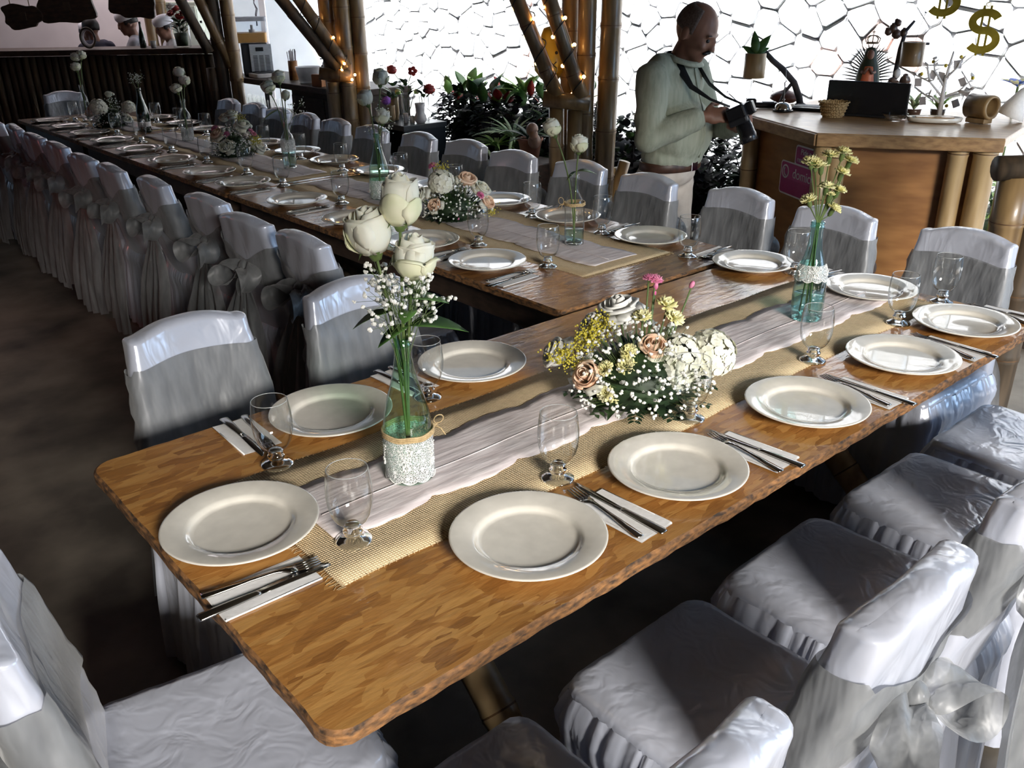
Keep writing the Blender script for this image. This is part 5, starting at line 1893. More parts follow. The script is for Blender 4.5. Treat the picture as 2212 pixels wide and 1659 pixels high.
# jewellery tree with tags
t = thing('jewellery_tree', 'white painted little tree hung with price tags and rings', 'display tree', (4.516, 2.027, DZ))
mb = MB()
mb.tube([(0, 0, 0), (0, 0, 0.1), (0.002, 0, 0.19), (0.008, -0.012, 0.31)], [0.013, 0.012, 0.008, 0.004], 8)
brs = [((0, 0, 0.10), (-0.03, 0.06, 0.17), (-0.055, 0.125, 0.20)), ((0, 0, 0.10), (0.03, -0.06, 0.13), (0.045, -0.11, 0.19)), ((0, 0, 0.15), (-0.02, 0.05, 0.22), (-0.028, 0.06, 0.27)), ((0, 0, 0.19), (0.02, -0.04, 0.24), (0.024, -0.05, 0.28)),
       ((0, 0, 0.07), (-0.02, 0.04, 0.10), (-0.04, 0.085, 0.115)), ((0.03, -0.06, 0.13), (0.04, -0.10, 0.13), (0.05, -0.12, 0.14)), ((-0.03, 0.06, 0.17), (-0.035, 0.08, 0.23), (-0.03, 0.085, 0.25))]
for b3 in brs:
    mb.tube(b3, [0.007, 0.005, 0.003], 6)
mb.build('trunk_and_branches', M['white_paint'], t)
jr = random.Random(4)
for b3 in brs:
    for q in range(4):
        p = Vector(b3[1]).lerp(Vector(b3[2]), q / 3)
        mb = MB()
        leaf(mb, p, (jr.uniform(-1, 1), jr.uniform(-1, 1), jr.uniform(.2, 1)), 0.034, 0.011, .1, .1, n=4)
        mb.build('leaf', M['white_paint'], t, solid=0.001)
for k, p in enumerate([(0.026, -0.03, 0.27), (-0.02, 0.05, 0.22), (-0.05, 0.11, 0.185), (0.045, -0.10, 0.145), (0.025, -0.05, 0.09), (-0.038, 0.08, 0.10), (0.004, 0.0, 0.20), (0.03, -0.06, 0.19), (-0.005, 0.02, 0.215)]):
    o = MB().box((0, 0, -0.02), (0.001, 0.032, 0.04)).build('price_tag', M['paper_grey'], t, smooth=False)
    o.location = p
    o.rotation_euler = (jr.uniform(-.5, .5), jr.uniform(-.3, .3), 0.42 + jr.uniform(-.5, .5))
for k, p in enumerate([(-0.045, 0.10, 0.205), (-0.024, 0.062, 0.262), (0.0, 0.01, 0.245), (0.045, -0.108, 0.192), (0.018, -0.02, 0.06), (0.024, -0.045, 0.285)]):
    o = MB().ball((0, 0, 0), 0.009, 8, 6).build('gold_bead', M['gold'], t)
    o.location = p
t = thing('oval_tray', 'long white ceramic tray under the little white tree', 'tray', (4.38, 1.985, DZ), math.atan2(-0.193, 0.119))
ring = lambda a, b2, z: [(a * math.cos(2 * PI * k / 36), b2 * math.sin(2 * PI * k / 36), z) for k in range(36)]
mb = MB()
mb.loft([ring(.10, .05, 0), ring(.118, .062, .004), ring(.125, .068, .024), ring(.121, .064, .024), ring(.112, .056, .008), ring(.01, .005, .007)], True, True)
mb.build('dish', M['ceramic'], t)
MB().box((0, 0, 0.019), (0.17, 0.05, 0.012)).build('wooden_slat', M['wood'], t, smooth=False, bevel=0.002)
t = thing('glass_bowl', 'small cut glass bowl in front of the screen', 'bowl', (4.285, 2.135, DZ))
MB().lathe([(0.0, 0.001), (0.028, 0.001), (0.034, 0.008), (0.060, 0.034), (0.062, 0.036), (0.058, 0.034), (0.03, 0.010), (0.0, 0.008)], 20).build('bowl', M['glass'], t)
for k, (x, y, mm) in enumerate([(4.52, 2.16, 'leaf_stripe'), (4.60, 2.075, 'leaf_light')]):
    t = thing('potted_agave', ['pale succulent rosette left of the white tree', 'bright green succulent right behind the white tree'][k], 'plant', (x, y, DZ))
    MB().lathe([(0.0, 0.0), (0.03, 0.0), (0.038, 0.035), (0.034, 0.036), (0.0, 0.03)], 16).build('pot', M['gourd'], t)
    for q in range(9):
        mb = MB()
        a = q * 2.4
        leaf(mb, (0, 0, 0.03), (math.cos(a) * (.3 + .06 * q), math.sin(a) * (.3 + .06 * q), 1.0), 0.10 - 0.004 * q, 0.012, .35, .35)
        mb.build('leaf', M[mm], t, solid=0.0015)
t = thing('bamboo_tube', 'thick bamboo tube lying on a small stand at the desk end', 'bamboo tube', (4.49, 1.825, DZ), math.atan2(-0.97, -0.24))
rings = []
mb = MB()
c_t = [(0.050, -0.062), (0.056, -0.058), (0.056, 0.05), (0.053, 0.062), (0.044, 0.062), (0.042, 0.05), (0.042, -0.055), (0.0, -0.056)]
mb.lathe([(r, z) for r, z in c_t], 26, M=Matrix.Translation((0, 0, 0.075)) @ Matrix.Rotation(PI / 2, 4, 'Y'))
mb.build('tube', M['bamboo'], t)
MB().box((0, 0, 0.012), (0.10, 0.06, 0.022)).build('stand', M['bamboo'], t, smooth=False, bevel=0.004)
t = thing('paper_cone', 'pale paper cone leaning behind the bamboo tube', 'paper cone', (4.63, 1.745, DZ), 0.5)
mb = MB()
mb.lathe([(0.065, 0.0), (0.045, 0.06), (0.020, 0.125), (0.004, 0.15)], 18, M=Matrix.Rotation(0.35, 4, 'X'))
o = mb.build('cone', M['napkin'], t, solid=0.001)
o.location = (0, 0, 0.024)


# gold dollar signs on threads
def dollar(label, loc, s):
    t = thing('dollar_sign_ornament', label, 'ornament', loc, math.atan2(-loc[1], -loc[0]) + PI / 2, 'gold dollar signs hanging over the desk')
    o = text_mesh('dollar_sign', 'S', s * 1.62, M['gold'], t, Matrix.Rotation(PI / 2, 4, 'X'), ext=0.004)
    # thicken: fat stroke drawn as a swept tube following the S
    bpy.data.objects.remove(o)
    pts = []
    for k in range(25):
        a = 0.35 + (PI * 1.28) * k / 24
        pts.append((s * 0.27 * math.cos(a), 0, s * 0.20 + s * 0.20 * math.sin(a)))
    pts2 = []
    for k in range(25):
        a = PI / 2 - (PI * 1.28) * k / 24 - 0.12
        pts2.append((s * 0.29 * math.cos(a), 0, -s * 0.205 + s * 0.215 * math.sin(a)))
    path = pts + pts2
    mb = MB()
    rows = []
    for i, p in enumerate(path):
        a, b2 = Vector(path[max(i - 1, 0)]), Vector(path[min(i + 1, len(path) - 1)])
        d = (b2 - a).normalized()
        nn = Vector((-d.z, 0, d.x))
        w_ = s * 0.085
        P = Vector(p)
        rows.append([tuple(P + nn * w_ + Vector((0, -0.004, 0))), tuple(P - nn * w_ + Vector((0, -0.004, 0))), tuple(P - nn * w_ + Vector((0, 0.004, 0))), tuple(P + nn * w_ + Vector((0, 0.004, 0)))])
    mb.loft(rows)
    mb.build('letter_s', M['gold'], t, smooth=False)
    for x in (-0.075, 0.075):
        MB().box((s * x, 0, 0), (s * 0.05, 0.007, s * 1.10)).build('bar', M['gold'], t, smooth=False)
    MB().tube([(0.008 * math.cos(k * PI / 6), 0, s * 0.57 + 0.008 * math.sin(k * PI / 6)) for k in range(13)], 0.0015, 5).build('ring', M['gold'], t)
    MB().tube([(0, 0, s * 0.57 + 0.008), (0, 0, 3.0 - loc[2])], 0.0006, 4).build('thread', M['wire'], t)


dollar('lower gold dollar sign hanging above the desk', (4.243, 1.777, 1.467), 0.185)
dollar('upper gold dollar sign cut off by the top edge', (4.170, 1.940, 1.617), 0.185)

# ================================================================== garden
def shrub(label, loc, rx, ry, h, n, L, W, mats, seed, grp='dark hedge shrubs before the stone wall', name='hedge_shrub', top=(), ntwig=14):
    rr = random.Random(seed)
    t = thing(name, label, 'shrub', loc, 0, grp)
    tw = MB()
    for k in range(ntwig):
        a = rr.uniform(0, 6.28)
        e = Vector((math.cos(a) * rx * rr.uniform(.2, .9), math.sin(a) * ry * rr.uniform(.2, .9), h * rr.uniform(.6, .95)))
        tw.tube([(rr.uniform(-.05, .05), rr.uniform(-.05, .05), 0), e * .5 + Vector((rr.uniform(-.03, .03), 0, 0.02)), e], [0.008, 0.006, 0.003], 5)
    tw.build('stems', M['branch'], t)
    MB().ball((0, 0, h * 0.52), (rx * 0.62, ry * 0.62, h * 0.34), 14, 10).build('light_block_core', M[mats[0] if mats[0] != 'leaf' else 'leaf_dark'], t)  # added dark ellipsoid that blocks light between the leaves
    mbs = [MB() for _ in mats]
    for k in range(n):
        a = rr.uniform(0, 6.28)
        q = rr.uniform(.2, 1) ** .5
        z = h * rr.uniform(.18, 1.0)
        sh = math.sqrt(max(0.05, 1 - ((z / h - .55) / .62) ** 2))
        p = Vector((math.cos(a) * rx * q * sh, math.sin(a) * ry * q * sh, z))
        d = Vector((math.cos(a) + rr.uniform(-.7, .7), math.sin(a) + rr.uniform(-.7, .7), rr.uniform(-.4, .9)))
        s = rr.uniform(.7, 1.25)
        leaf(mbs[int(rr.random() ** 1.3 * len(mats))], p, d, L * s, W * s, rr.uniform(.1, .6), .25, n=4)
    for mb, mm in zip(mbs, mats):
        if mb.v:
            stuff(mb.build('foliage', M[mm], t))
    for (mm, cnt, LL, WW, z0) in top:
        for k in range(cnt):
            a = rr.uniform(0, 6.28)
            p = Vector((math.cos(a) * rx * rr.uniform(0, .9), math.sin(a) * ry * rr.uniform(0, .9), z0 * rr.uniform(.88, 1.02)))
            mb = MB()
            leaf(mb, p, (rr.uniform(-.7, .7), rr.uniform(-.7, .7), rr.uniform(.4, 1.1)), LL * rr.uniform(.8, 1.2), WW * rr.uniform(.8, 1.2), rr.uniform(.1, .5), .25)
            mb.build('large_leaf', M[mm], t, solid=0.0008)
    return t


dk = ['leaf_black', 'leaf_dark']
shrub('dark hedge shrub with red top leaves behind the black cabinet', (4.75, 6.00, 0.05), 0.34, 0.34, 0.86, 1150, 0.085, 0.027, dk, 1, top=[('leaf_light', 9, 0.15, 0.04, 0.88), ('leaf_red', 5, 0.13, 0.04, 0.86), ('leaf', 8, 0.16, 0.05, 0.86)])
shrub('dark hedge shrub with broad green and red leaves left of the lit posts', (4.72, 5.45, 0.05), 0.34, 0.34, 0.84, 1150, 0.085, 0.027, dk, 2, top=[('leaf', 14, 0.17, 0.05, 0.88), ('leaf_red', 6, 0.13, 0.035, 0.86), ('leaf_light', 5, 0.14, 0.04, .86)])
shrub('dark hedge shrub with variegated leaves just left of the lit posts', (4.78, 4.90, 0.05), 0.34, 0.34, 0.82, 1100, 0.085, 0.027, dk, 3, top=[('leaf', 12, 0.17, 0.05, 0.90), ('leaf_stripe', 8, 0.16, 0.03, 0.84), ('leaf_red', 4, 0.11, 0.03, 0.82)])
shrub('dark hedge shrub seen behind the bamboo posts', (4.85, 4.35, 0.05), 0.32, 0.34, 0.74, 900, 0.08, 0.025, dk, 4, top=[('leaf', 5, 0.12, 0.035, 0.74)])
shrub('dark hedge shrub between the posts and the photographer', (4.92, 3.86, 0.05), 0.32, 0.30, 0.70, 900, 0.075, 0.024, dk, 5, top=[('leaf_light', 8, 0.12, 0.022, 0.80)])
shrub('dark hedge shrub hidden behind the photographer', (5.05, 3.35, 0.05), 0.30, 0.30, 0.74, 800, 0.075, 0.024, dk, 6, top=[('leaf', 5, 0.12, 0.03, 0.74)])
shrub('hedge shrub with green crown between photographer and desk', (5.20, 2.98, 0.05), 0.26, 0.26, 0.82, 800, 0.07, 0.022, ['leaf_dark', 'leaf_black', 'leaf'], 7, top=[('leaf', 10, 0.10, 0.03, 0.84)])
shrub('bright green shrub beyond the right end of the desk', (5.35, 1.85, 0.05), 0.32, 0.32, 0.66, 700, 0.075, 0.020, ['leaf', 'leaf_light', 'leaf_dark'], 8, grp=None, name='green_shrub')


def strap_plant(label, loc, n, L, W, mat, seed, pot=None, stem=0.0, bend=0.7, name='strap_leaf_plant'):
    rr = random.Random(seed)
    t = thing(name, label, 'plant', loc)
    if stem:
        MB().tube([(0, 0, 0), (0.005, 0, stem * .5), (0, 0.004, stem)], [0.012, 0.010, 0.012], 8).build('stem', M['stem'], t)
    if pot:
        MB().lathe([(0.0, 0.0), (0.06, 0.0), (0.082, 0.11), (0.090, 0.112), (0.090, 0.128), (0.080, 0.128), (0.076, 0.11), (0.0, 0.10)], 24).build('pot', M['terracotta'], t)
    for k in range(n):
        a = k * 2.39996 + rr.uniform(-.2, .2)
        el = rr.uniform(.5, 1.5)
        mb = MB()
        leaf(mb, (0, 0, stem or (0.11 if pot else 0.0)), (math.cos(a), math.sin(a), el), L * rr.uniform(.75, 1.15), W, bend * rr.uniform(.5, 1.2), .3, n=7)
        mb.build('leaf', M[mat], t, solid=0.0006)
    return t


strap_plant('bright green bromeliad rosette above the hedge, left of the lit posts', (4.76, 5.38, 0.05), 16, 0.26, 0.024, 'leaf_light', 31, stem=0.86, bend=.35)
strap_plant('striped spider plant in a clump below the bromeliad', (4.33, 5.02, 0.0), 34, 0.26, 0.012, 'leaf_stripe', 32, stem=0.66, bend=.8)
strap_plant('small yellow-green spider plant beside the striped clump', (4.24, 5.10, 0.0), 24, 0.20, 0.011, 'leaf_light', 36, stem=0.60, bend=.8)
strap_plant('dark spider plant with white edges drooping behind the chairs', (3.97, 4.80, 0.0), 26, 0.30, 0.013, 'leaf_stripe', 33, stem=0.50, bend=.9)
strap_plant('terracotta potted plant on the ledge beside the bamboo posts', (4.14, 4.62, 0.60), 12, 0.22, 0.018, 'leaf_dark', 34, pot=True, bend=.6)
MBs = MB().box((0, 0, 0.29), (0.30, 0.34, 0.58))
o = tag(MBs.build('plinth', M['dark_wood'], smooth=False, bevel=0.01), 'dark wooden plinth under the terracotta pot', 'plinth')
o.location = (4.14, 4.62, 0.0)
strap_plant('leafy plant with arching leaves seen past the straw holder', (4.95, 8.9, 0.0), 16, 0.30, 0.014, 'leaf_light', 35, stem=0.78, bend=.7)
t = thing('driftwood_trunk', 'grey weathered trunk with hanging brown gourds left of the lit posts', 'trunk', (4.20, 4.42, 0))
MB().tube([(0, 0, 0), (0.01, 0, 0.5), (-0.01, 0.01, 0.95), (0.0, 0.03, 1.45), (-0.02, 0.02, 1.7)], [0.030, 0.026, 0.022, 0.018, 0.014], 9).build('trunk', M['branch'], t)
for k, (x, y, z, r) in enumerate([(-0.13, 0.10, 0.80, 0.042), (-0.12, 0.09, 0.725, 0.045), (-0.145, 0.07, 0.77, 0.03), (-0.03, 0.02, 1.55, 0.035)]):
    o = MB().ball((0, 0, 0), (r, r, r * 1.1), 12, 8).build('gourd', noisy('pinkish_gourd%d' % k, (0.25, 0.14, 0.10), (0.40, 0.25, 0.18), 0.4, 9), t)
    o.location = (x, y, z)
t = thing('cut_bamboo', 'cut pale bamboo length leaning behind the chairs', 'bamboo', (3.86, 3.72, 0))
mb = MB()
pole_mesh(mb, (0.0, 0.0, 0.03), (0.10, -0.14, 0.72), 0.035, 81)
mb.build('cane', [M['bamboo'], M['node']], t)
mb = MB()
pole_mesh(mb, (-0.06, 0.10, 0.62), (0.10, -0.10, 0.66), 0.026, 82, hollow=True)
mb.build('cane', [M['bamboo_pale'], M['node']], t)
# yellow gourd with painted face between the braces, papaya, blue-yellow flower
t = thing('painted_gourd', 'yellow gourd with a painted face glowing among the string lights', 'gourd', (3.50, 3.74, 1.20))
mb = MB()
mb.lathe([(0.0, -0.10), (0.05, -0.095), (0.085, -0.05), (0.09, 0.0), (0.075, 0.06), (0.055, 0.10), (0.05, 0.13), (0.035, 0.165), (0.0, 0.175)], 22)
o = mb.build('shell', M['gourd_yellow'], t)
o.location = (0, 0, 0.10)
fc = Vector((-3.5, -3.74, 0)).normalized()
sd = Vector((fc.y, -fc.x, 0))
for s, z in ((-0.035, 0.145), (0.03, 0.145)):
    o = MB().ball((0, 0, 0), 0.009, 8, 6).build('eye', M['black'], t)
    o.location = fc * 0.083 + sd * s + Vector((0, 0, z))
MB().tube([tuple(fc * 0.090 + sd * s + Vector((0, 0, z))) for s, z in ((-0.035, 0.10), (-0.02, 0.085), (-0.005, 0.095), (0.012, 0.08), (0.03, 0.095))], 0.003, 5).build('mouth', M['black'], t)
MB().tube([(0, 0, 0.27), (0, 0, 1.78)], 0.002, 4).build('cord', M['wire'], t)
t = thing('hanging_fruit', 'yellow-green hanging gourd behind the brace by the drinks counter', 'gourd', (3.56, 6.19, 1.24))
mb = MB()
mb.lathe([(0.0, -0.13), (0.05, -0.12), (0.09, -0.06), (0.085, 0.02), (0.05, 0.09), (0.02, 0.13), (0.0, 0.135)], 20, M=Matrix.Rotation(0.5, 4, 'X'))
o = mb.build('shell', M['papaya'], t)
o.location = (-0.02, 0.02, 0.09)
MB().tube([(0, 0.0, 0.2), (0, 0, 1.74)], 0.002, 4).build('cord', M['wire'], t)
t = thing('fabric_flower', 'blue and yellow fabric flower at the right picture edge', 'flower', (4.95, 1.855, 0.9))
for k in range(8):
    mb = MB()
    a = k * 2 * PI / 8
    leaf(mb, (0, 0, 0.28), (math.cos(a), math.sin(a), .6), 0.10, 0.03, .2, .2)
    mb.build('petal', M['blue'] if k % 2 else M['yellow'], t, solid=0.001)
MB().tube([(0, 0, -0.82), (0, 0, 0.28)], 0.006, 6).build('stem', M['stem'], t)


# ------------------------------------------------------------------ things on the black cabinet
CZ = 0.7465
def vase_with(label, loc, r, h, mat, flowers, seed):
    t = thing('flower_vase', label, 'vase', loc)
    MB().lathe([(0.0, 0.0), (r * .8, 0.0), (r, h * .3), (r * .9, h * .8), (r * .95, h), (r * .85, h), (r * .8, h * .5), (0.0, 0.01)], 18).build('vessel', M[mat], t)
    rr = random.Random(seed)
    for (kind, dx, dy, dz, s) in flowers:
        MB().tube([(0, 0, 0.01), (dx * .4, dy * .4, h + (dz - h) * .5), (dx, dy, dz)], 0.003, 5).build('stem', M['stem'], t)
        mb = MB()
        if kind in ('redflat', 'purple'):
            for k in range(5):
                a = k * 2 * PI / 5
                mb.ball((s * .55 * math.cos(a), s * .55 * math.sin(a), 0), (s * .45, s * .45, s * .12), 10, 6, M=frame((dx, dy, dz), (-.55, -.7, .3)))
            mb.build('bloom', M['leaf_red'] if kind == 'redflat' else M['purple'], t)
        else:
            rose_bloom(mb, frame((dx, dy, dz - s), (0.1, 0, 1)), s, s * 1.8, seed, .4)
            mm = {'red': ('leaf_red', 'leaf_red'), 'yellow': ('yellow', 'leaf_light'), 'purplerose': ('purple', 'purple')}[kind]
            mb.build('bloom', [M[mm[0]], M[mm[1]]], t)
    for k in range(9):
        mb = MB()
        a = rr.uniform(0, 6.28)
        leaf(mb, (math.cos(a) * r * .5, math.sin(a) * r * .5, h * rr.uniform(.9, 1.5)), (math.cos(a), math.sin(a), 1.0), rr.uniform(.06, .11), .018, .3, .25)
        mb.build('leaf', M['leaf_dark'] if k % 2 else M['leaf'], t, solid=0.0006)


vase_with('clear vase of dark red flowers on the black cabinet', (3.98, 5.86, CZ), 0.045, 0.20, 'glass', [('red', -0.10, 0.03, 0.38, 0.035), ('redflat', 0.01, -0.09, 0.365, 0.038), ('red', 0.10, -0.16, 0.24, 0.04)], 41)
vase_with('second leafy glass vase with a yellow bud on the cabinet', (4.06, 5.74, CZ), 0.042, 0.19, 'glass', [('yellow', -0.05, 0.02, 0.22, 0.02)], 42)
vase_with('bamboo cup with a purple flower on the cabinet', (3.86, 5.90, CZ), 0.034, 0.12, 'bamboo_pale', [('purplerose', -0.05, -0.02, 0.165, 0.034)], 43)
vase_with('bamboo cup with yellow-green leaves on the cabinet', (3.93, 5.95, CZ), 0.034, 0.17, 'bamboo_pale', [('yellow', 0.02, -0.02, 0.21, 0.022)], 44)
t = thing('white_cup', 'white waisted ceramic cup at the front of the cabinet', 'cup', (3.97, 5.67, CZ))
MB().lathe([(0.0, 0.0), (0.030, 0.0), (0.046, 0.02), (0.044, 0.05), (0.032, 0.075), (0.036, 0.12), (0.040, 0.145), (0.036, 0.145), (0.0, 0.09)], 20).build('cup', M['white_paint'], t)
for k, (x, y) in enumerate([(3.90, 5.76), (3.93, 5.72)]):
    t = thing('small_candle', ['small white candle left of the white cup', 'short white candle touching the white cup'][k], 'candle', (x, y, CZ))
    MB().lathe([(0.0, 0.0), (0.018, 0.0), (0.018, 0.07 - 0.02 * k), (0.014, 0.072 - 0.02 * k), (0.0, 0.068 - 0.02 * k)], 14).build('wax', M['white_paint'], t)
    MB().tube([(0, 0, 0.066 - .02 * k), (0, 0, 0.08 - .02 * k)], 0.001, 4).build('wick', M['wire'], t)

# ------------------------------------------------------------------ drinks counter
SZ = 0.9515
t = thing('juice_dispenser', 'cold drink dispenser with orange juice in a clear tank', 'dispenser', (3.95, 8.30, SZ), -0.42)
MB().box((0, 0, 0.145), (0.24, 0.34, 0.27)).build('cooling_base', M['black'], t, smooth=False, bevel=0.008)
fp = MB().box((0.05, -0.176, 0.145), (0.20, 0.012, 0.27)).build('front_panel', M['tin'], t, smooth=False, bevel=0.004)
for c in range(3):
    for r in range(13):
        o = MB().box((0, 0, 0), (0.040, 0.003, 0.005)).build('vent_slot', M['black'], fp, smooth=False)
        o.location = (0.05 + (c - 1) * 0.054, -0.183, 0.035 + r * 0.012)
MB().box((0.04, -0.184, 0.235), (0.07, 0.004, 0.035)).build('display', M['blackgloss'], fp, smooth=False, bevel=0.003)
MB().prism(round_poly(-0.17, -0.17, 0.13, 0.17, 0.03), 0.29, 0.475).build('tank', M['plastic'], t, smooth=False)
MB().prism(round_poly(-0.163, -0.163, 0.123, 0.163, 0.03), 0.293, 0.375).build('juice', M['juice'], t, smooth=False)
MB().prism(round_poly(-0.175, -0.175, 0.135, 0.175, 0.035), 0.475, 0.51).build('lid', plain('grey_lid', (0.42, 0.44, 0.5), 0.4), t, smooth=False, bevel=0.006)
MB().lathe([(0.0, 0.375), (0.03, 0.375), (0.03, 0.40), (0.012, 0.402), (0.012, 0.44), (0.0, 0.44)], 14).build('paddle_hub', M['white_paint'], t)
t = thing('straw_holder', 'bamboo cup full of pale drinking straws', 'straw holder', (3.93, 7.53, SZ))
MB().lathe([(0.0, 0.0), (0.042, 0.0), (0.042, 0.16), (0.036, 0.16), (0.034, 0.02), (0.0, 0.02)], 18).build('cup', M['plywood'], t)
for k in range(12):
    a, q = k * 2.4, 0.028 * math.sqrt((k + .5) / 12)
    o = MB().tube([(q * math.cos(a), q * math.sin(a), 0.03), (q * 1.6 * math.cos(a), q * 1.6 * math.sin(a), 0.235 + 0.01 * (k % 3))], 0.0035, 6).build('straw', M['paper_grey'], t)
t = thing('plastic_tub', 'clear plastic tub of wrapped items beside the straws', 'tub', (3.88, 7.17, SZ))
MB().lathe([(0.0, 0.0), (0.075, 0.0), (0.085, 0.02), (0.105, 0.13), (0.109, 0.132), (0.102, 0.13), (0.08, 0.02), (0.0, 0.01)], 24).build('tub', plain('frosted_plastic', (0.55, 0.57, 0.6), 0.3), t)
see_through(bpy.data.materials['frosted_plastic'], 0.6)
for k in range(9):
    o = MB().ball((0, 0, 0), (0.03, 0.02, 0.018), 8, 6).build('wrapped_item', M['napkin' if k % 3 else 'terracotta'], t)
    o.location = (0.05 * math.cos(k * 2.4), 0.05 * math.sin(k * 2.4), 0.035 + 0.006 * k)
    o.rotation_euler = (k, k * .7, k * 1.3)
t = thing('pump_bottle', 'white pump bottle behind the plastic tub', 'bottle', (3.93, 6.98, SZ))
MB().lathe([(0.0, 0.0), (0.032, 0.0), (0.033, 0.13), (0.02, 0.15), (0.012, 0.155), (0.012, 0.17), (0.0, 0.17)], 16).build('bottle', M['white_paint'], t)
MB().tube([(0, 0, 0.17), (0, 0, 0.20), (-0.03, 0, 0.20)], 0.006, 6).build('pump', M['black'], t)
t = thing('orange_box', 'small orange cardboard box at the counter edge', 'box', (3.80, 6.82, SZ), 0.2)
MB().box((0, 0, 0.045), (0.10, 0.12, 0.09)).build('carton', noisy('orange_card', (0.30, 0.12, 0.04), (0.42, 0.18, 0.07), 0.7, 9), t, smooth=False, bevel=0.002)
MB().box((-0.02, 0, 0.092), (0.05, 0.118, 0.004)).build('flap', M['terracotta'], t, smooth=False)
for k, (x, y) in enumerate([(3.76, 8.56), (3.84, 8.54)]):
    t = thing('juice_glass', ['glass part filled with orange juice on the counter end', 'second clear glass next to the juice glass'][k], 'glass', (x, y, SZ))
    MB().lathe([(0.0, 0.004), (0.03, 0.0), (0.031, 0.003), (0.034, 0.13)], 18).build('tumbler', M['glass'], t)
    if k == 0:
        MB().lathe([(0.0, 0.01), (0.027, 0.01), (0.030, 0.06), (0.0, 0.06)], 16).build('juice', M['juice'], t)
t = thing('white_tray', 'white tray on the counter beside the juice glasses', 'tray', (3.90, 8.02, SZ), -0.1)
MB().prism(round_poly(-0.13, -0.11, 0.13, 0.11, 0.02), 0, 0.035).build('tray', M['white_paint'], t, smooth=False, bevel=0.004)
MB().box((0, 0, 0.040), (0.20, 0.16, 0.012)).build('black_mat', M['black'], t, smooth=False)
for r in range(2):
    for c in range(9):
        t = thing('drinking_glass', 'tall drinking glass on the shelf under the dispenser counter, %s row, %s from left' % (['front', 'back'][r], ORD[c]), 'glass', (3.80 + 0.11 * r, 8.50 - 0.085 * c, 0.602), 0, 'drinking glasses on the counter shelf')
        MB().lathe([(0.0, 0.004), (0.028, 0.0), (0.03, 0.004), (0.036, 0.165)], 14).build('tumbler', M['glass'], t)
        MB().lathe([(0.0, 0.001), (0.027, 0.001), (0.028, 0.014), (0.0, 0.014)], 12).build('base', M['glass_solid'], t)

# ------------------------------------------------------------------ on and over the bar
BZ = 1.2115
p = bar_pt(-0.30, 0.10, BZ)
t = thing('bar_bouquet', 'tall glass vase of red and white flowers on the bar', 'vase', p)
MB().lathe([(0.0, 0.002), (0.075, 0.0), (0.08, 0.004), (0.085, 0.19)], 24).build('vessel', M['glass'], t)
MB().lathe([(0.0, 0.01), (0.05, 0.01), (0.06, 0.12), (0.0, 0.13)], 14).build('dark_stems', M['leaf_dark'], t)
for k in range(16):
    mb = MB()
    a = k * 2.4
    leaf(mb, (0.03 * math.cos(a), 0.03 * math.sin(a), 0.12 + 0.008 * k), (math.cos(a), math.sin(a), .9), 0.10, .028, .4, .2)
    mb.build('leaf', M['leaf_dark'], t, solid=0.0006)
for k, (dx, dy, dz, mm) in enumerate([(-0.05, 0.02, 0.30, 'leaf_red'), (0.04, -0.02, 0.30, 'leaf_red'), (0.0, 0.03, 0.34, 'leaf_red'), (0.06, -0.04, 0.25, 'pink'), (-0.01, -0.04, 0.27, 'leaf_red'), (-0.04, 0.03, 0.36, 'white_petal'), (0.07, 0.0, 0.33, 'white_petal'), (0.085, -0.05, 0.27, 'white_petal')]):
    mb = MB()
    rose_bloom(mb, frame((dx, dy, dz - .03), (dx, dy, .2)), 0.034, 0.05, 300 + k, .8)
    mb.build('bloom', [M[mm], M[mm]], t)
    MB().tube([(0, 0, 0.02), (dx, dy, dz - .03)], 0.003, 5).build('stem', M['stem'], t)
p = bar_pt(-1.14, 0.08, BZ)
t = thing('rope_coil', 'coil of pale rope standing upright on the bar', 'rope', p, BA)
for k, r in enumerate((0.085, 0.074, 0.066)):
    MB().tube([(r * 0.78 * math.cos(2 * PI * q / 36), 0.012 * (k - 1), 0.094 + r * math.sin(2 * PI * q / 36)) for q in range(37)], 0.0085, 7).build('turn', M['bamboo_dark' if k == 0 else 'paper_grey'], t)
for k, (s, lab) in enumerate([(-0.55, 'white paper cup standing on the bar left of the bouquet'), (-0.03, 'white cup at the right end of the bar')]):
    t = thing('paper_cup', lab, 'cup', bar_pt(s, 0.05, BZ))
    MB().lathe([(0.0, 0.0), (0.022, 0.0), (0.028, 0.06), (0.025, 0.06), (0.0, 0.01)], 14).build('cup', M['white_paint'], t)
    MB().lathe([(0.028, 0.058), (0.030, 0.060), (0.028, 0.062)], 14).build('rolled_rim', M['white_paint'], t)
for k, s in enumerate((-0.66, -0.10, -0.07)):
    t = thing('dark_bottle', ['dark bottle on the bar next to the paper cup', 'clear bottle at the bar end, left of the pair', 'clear bottle at the bar end, right of the pair'][k], 'bottle', bar_pt(s, 0.10 + 0.05 * (k == 2), BZ))
    MB().lathe([(rr_ * .62, z * .7) for rr_, z in wine], 14).build('bottle', M['glass_dark' if k == 0 else 'glass'], t)
    MB().lathe([(0.0, 0.205), (0.011, 0.205), (0.011, 0.225), (0.0, 0.225)], 10).build('cap', M['black'], t)


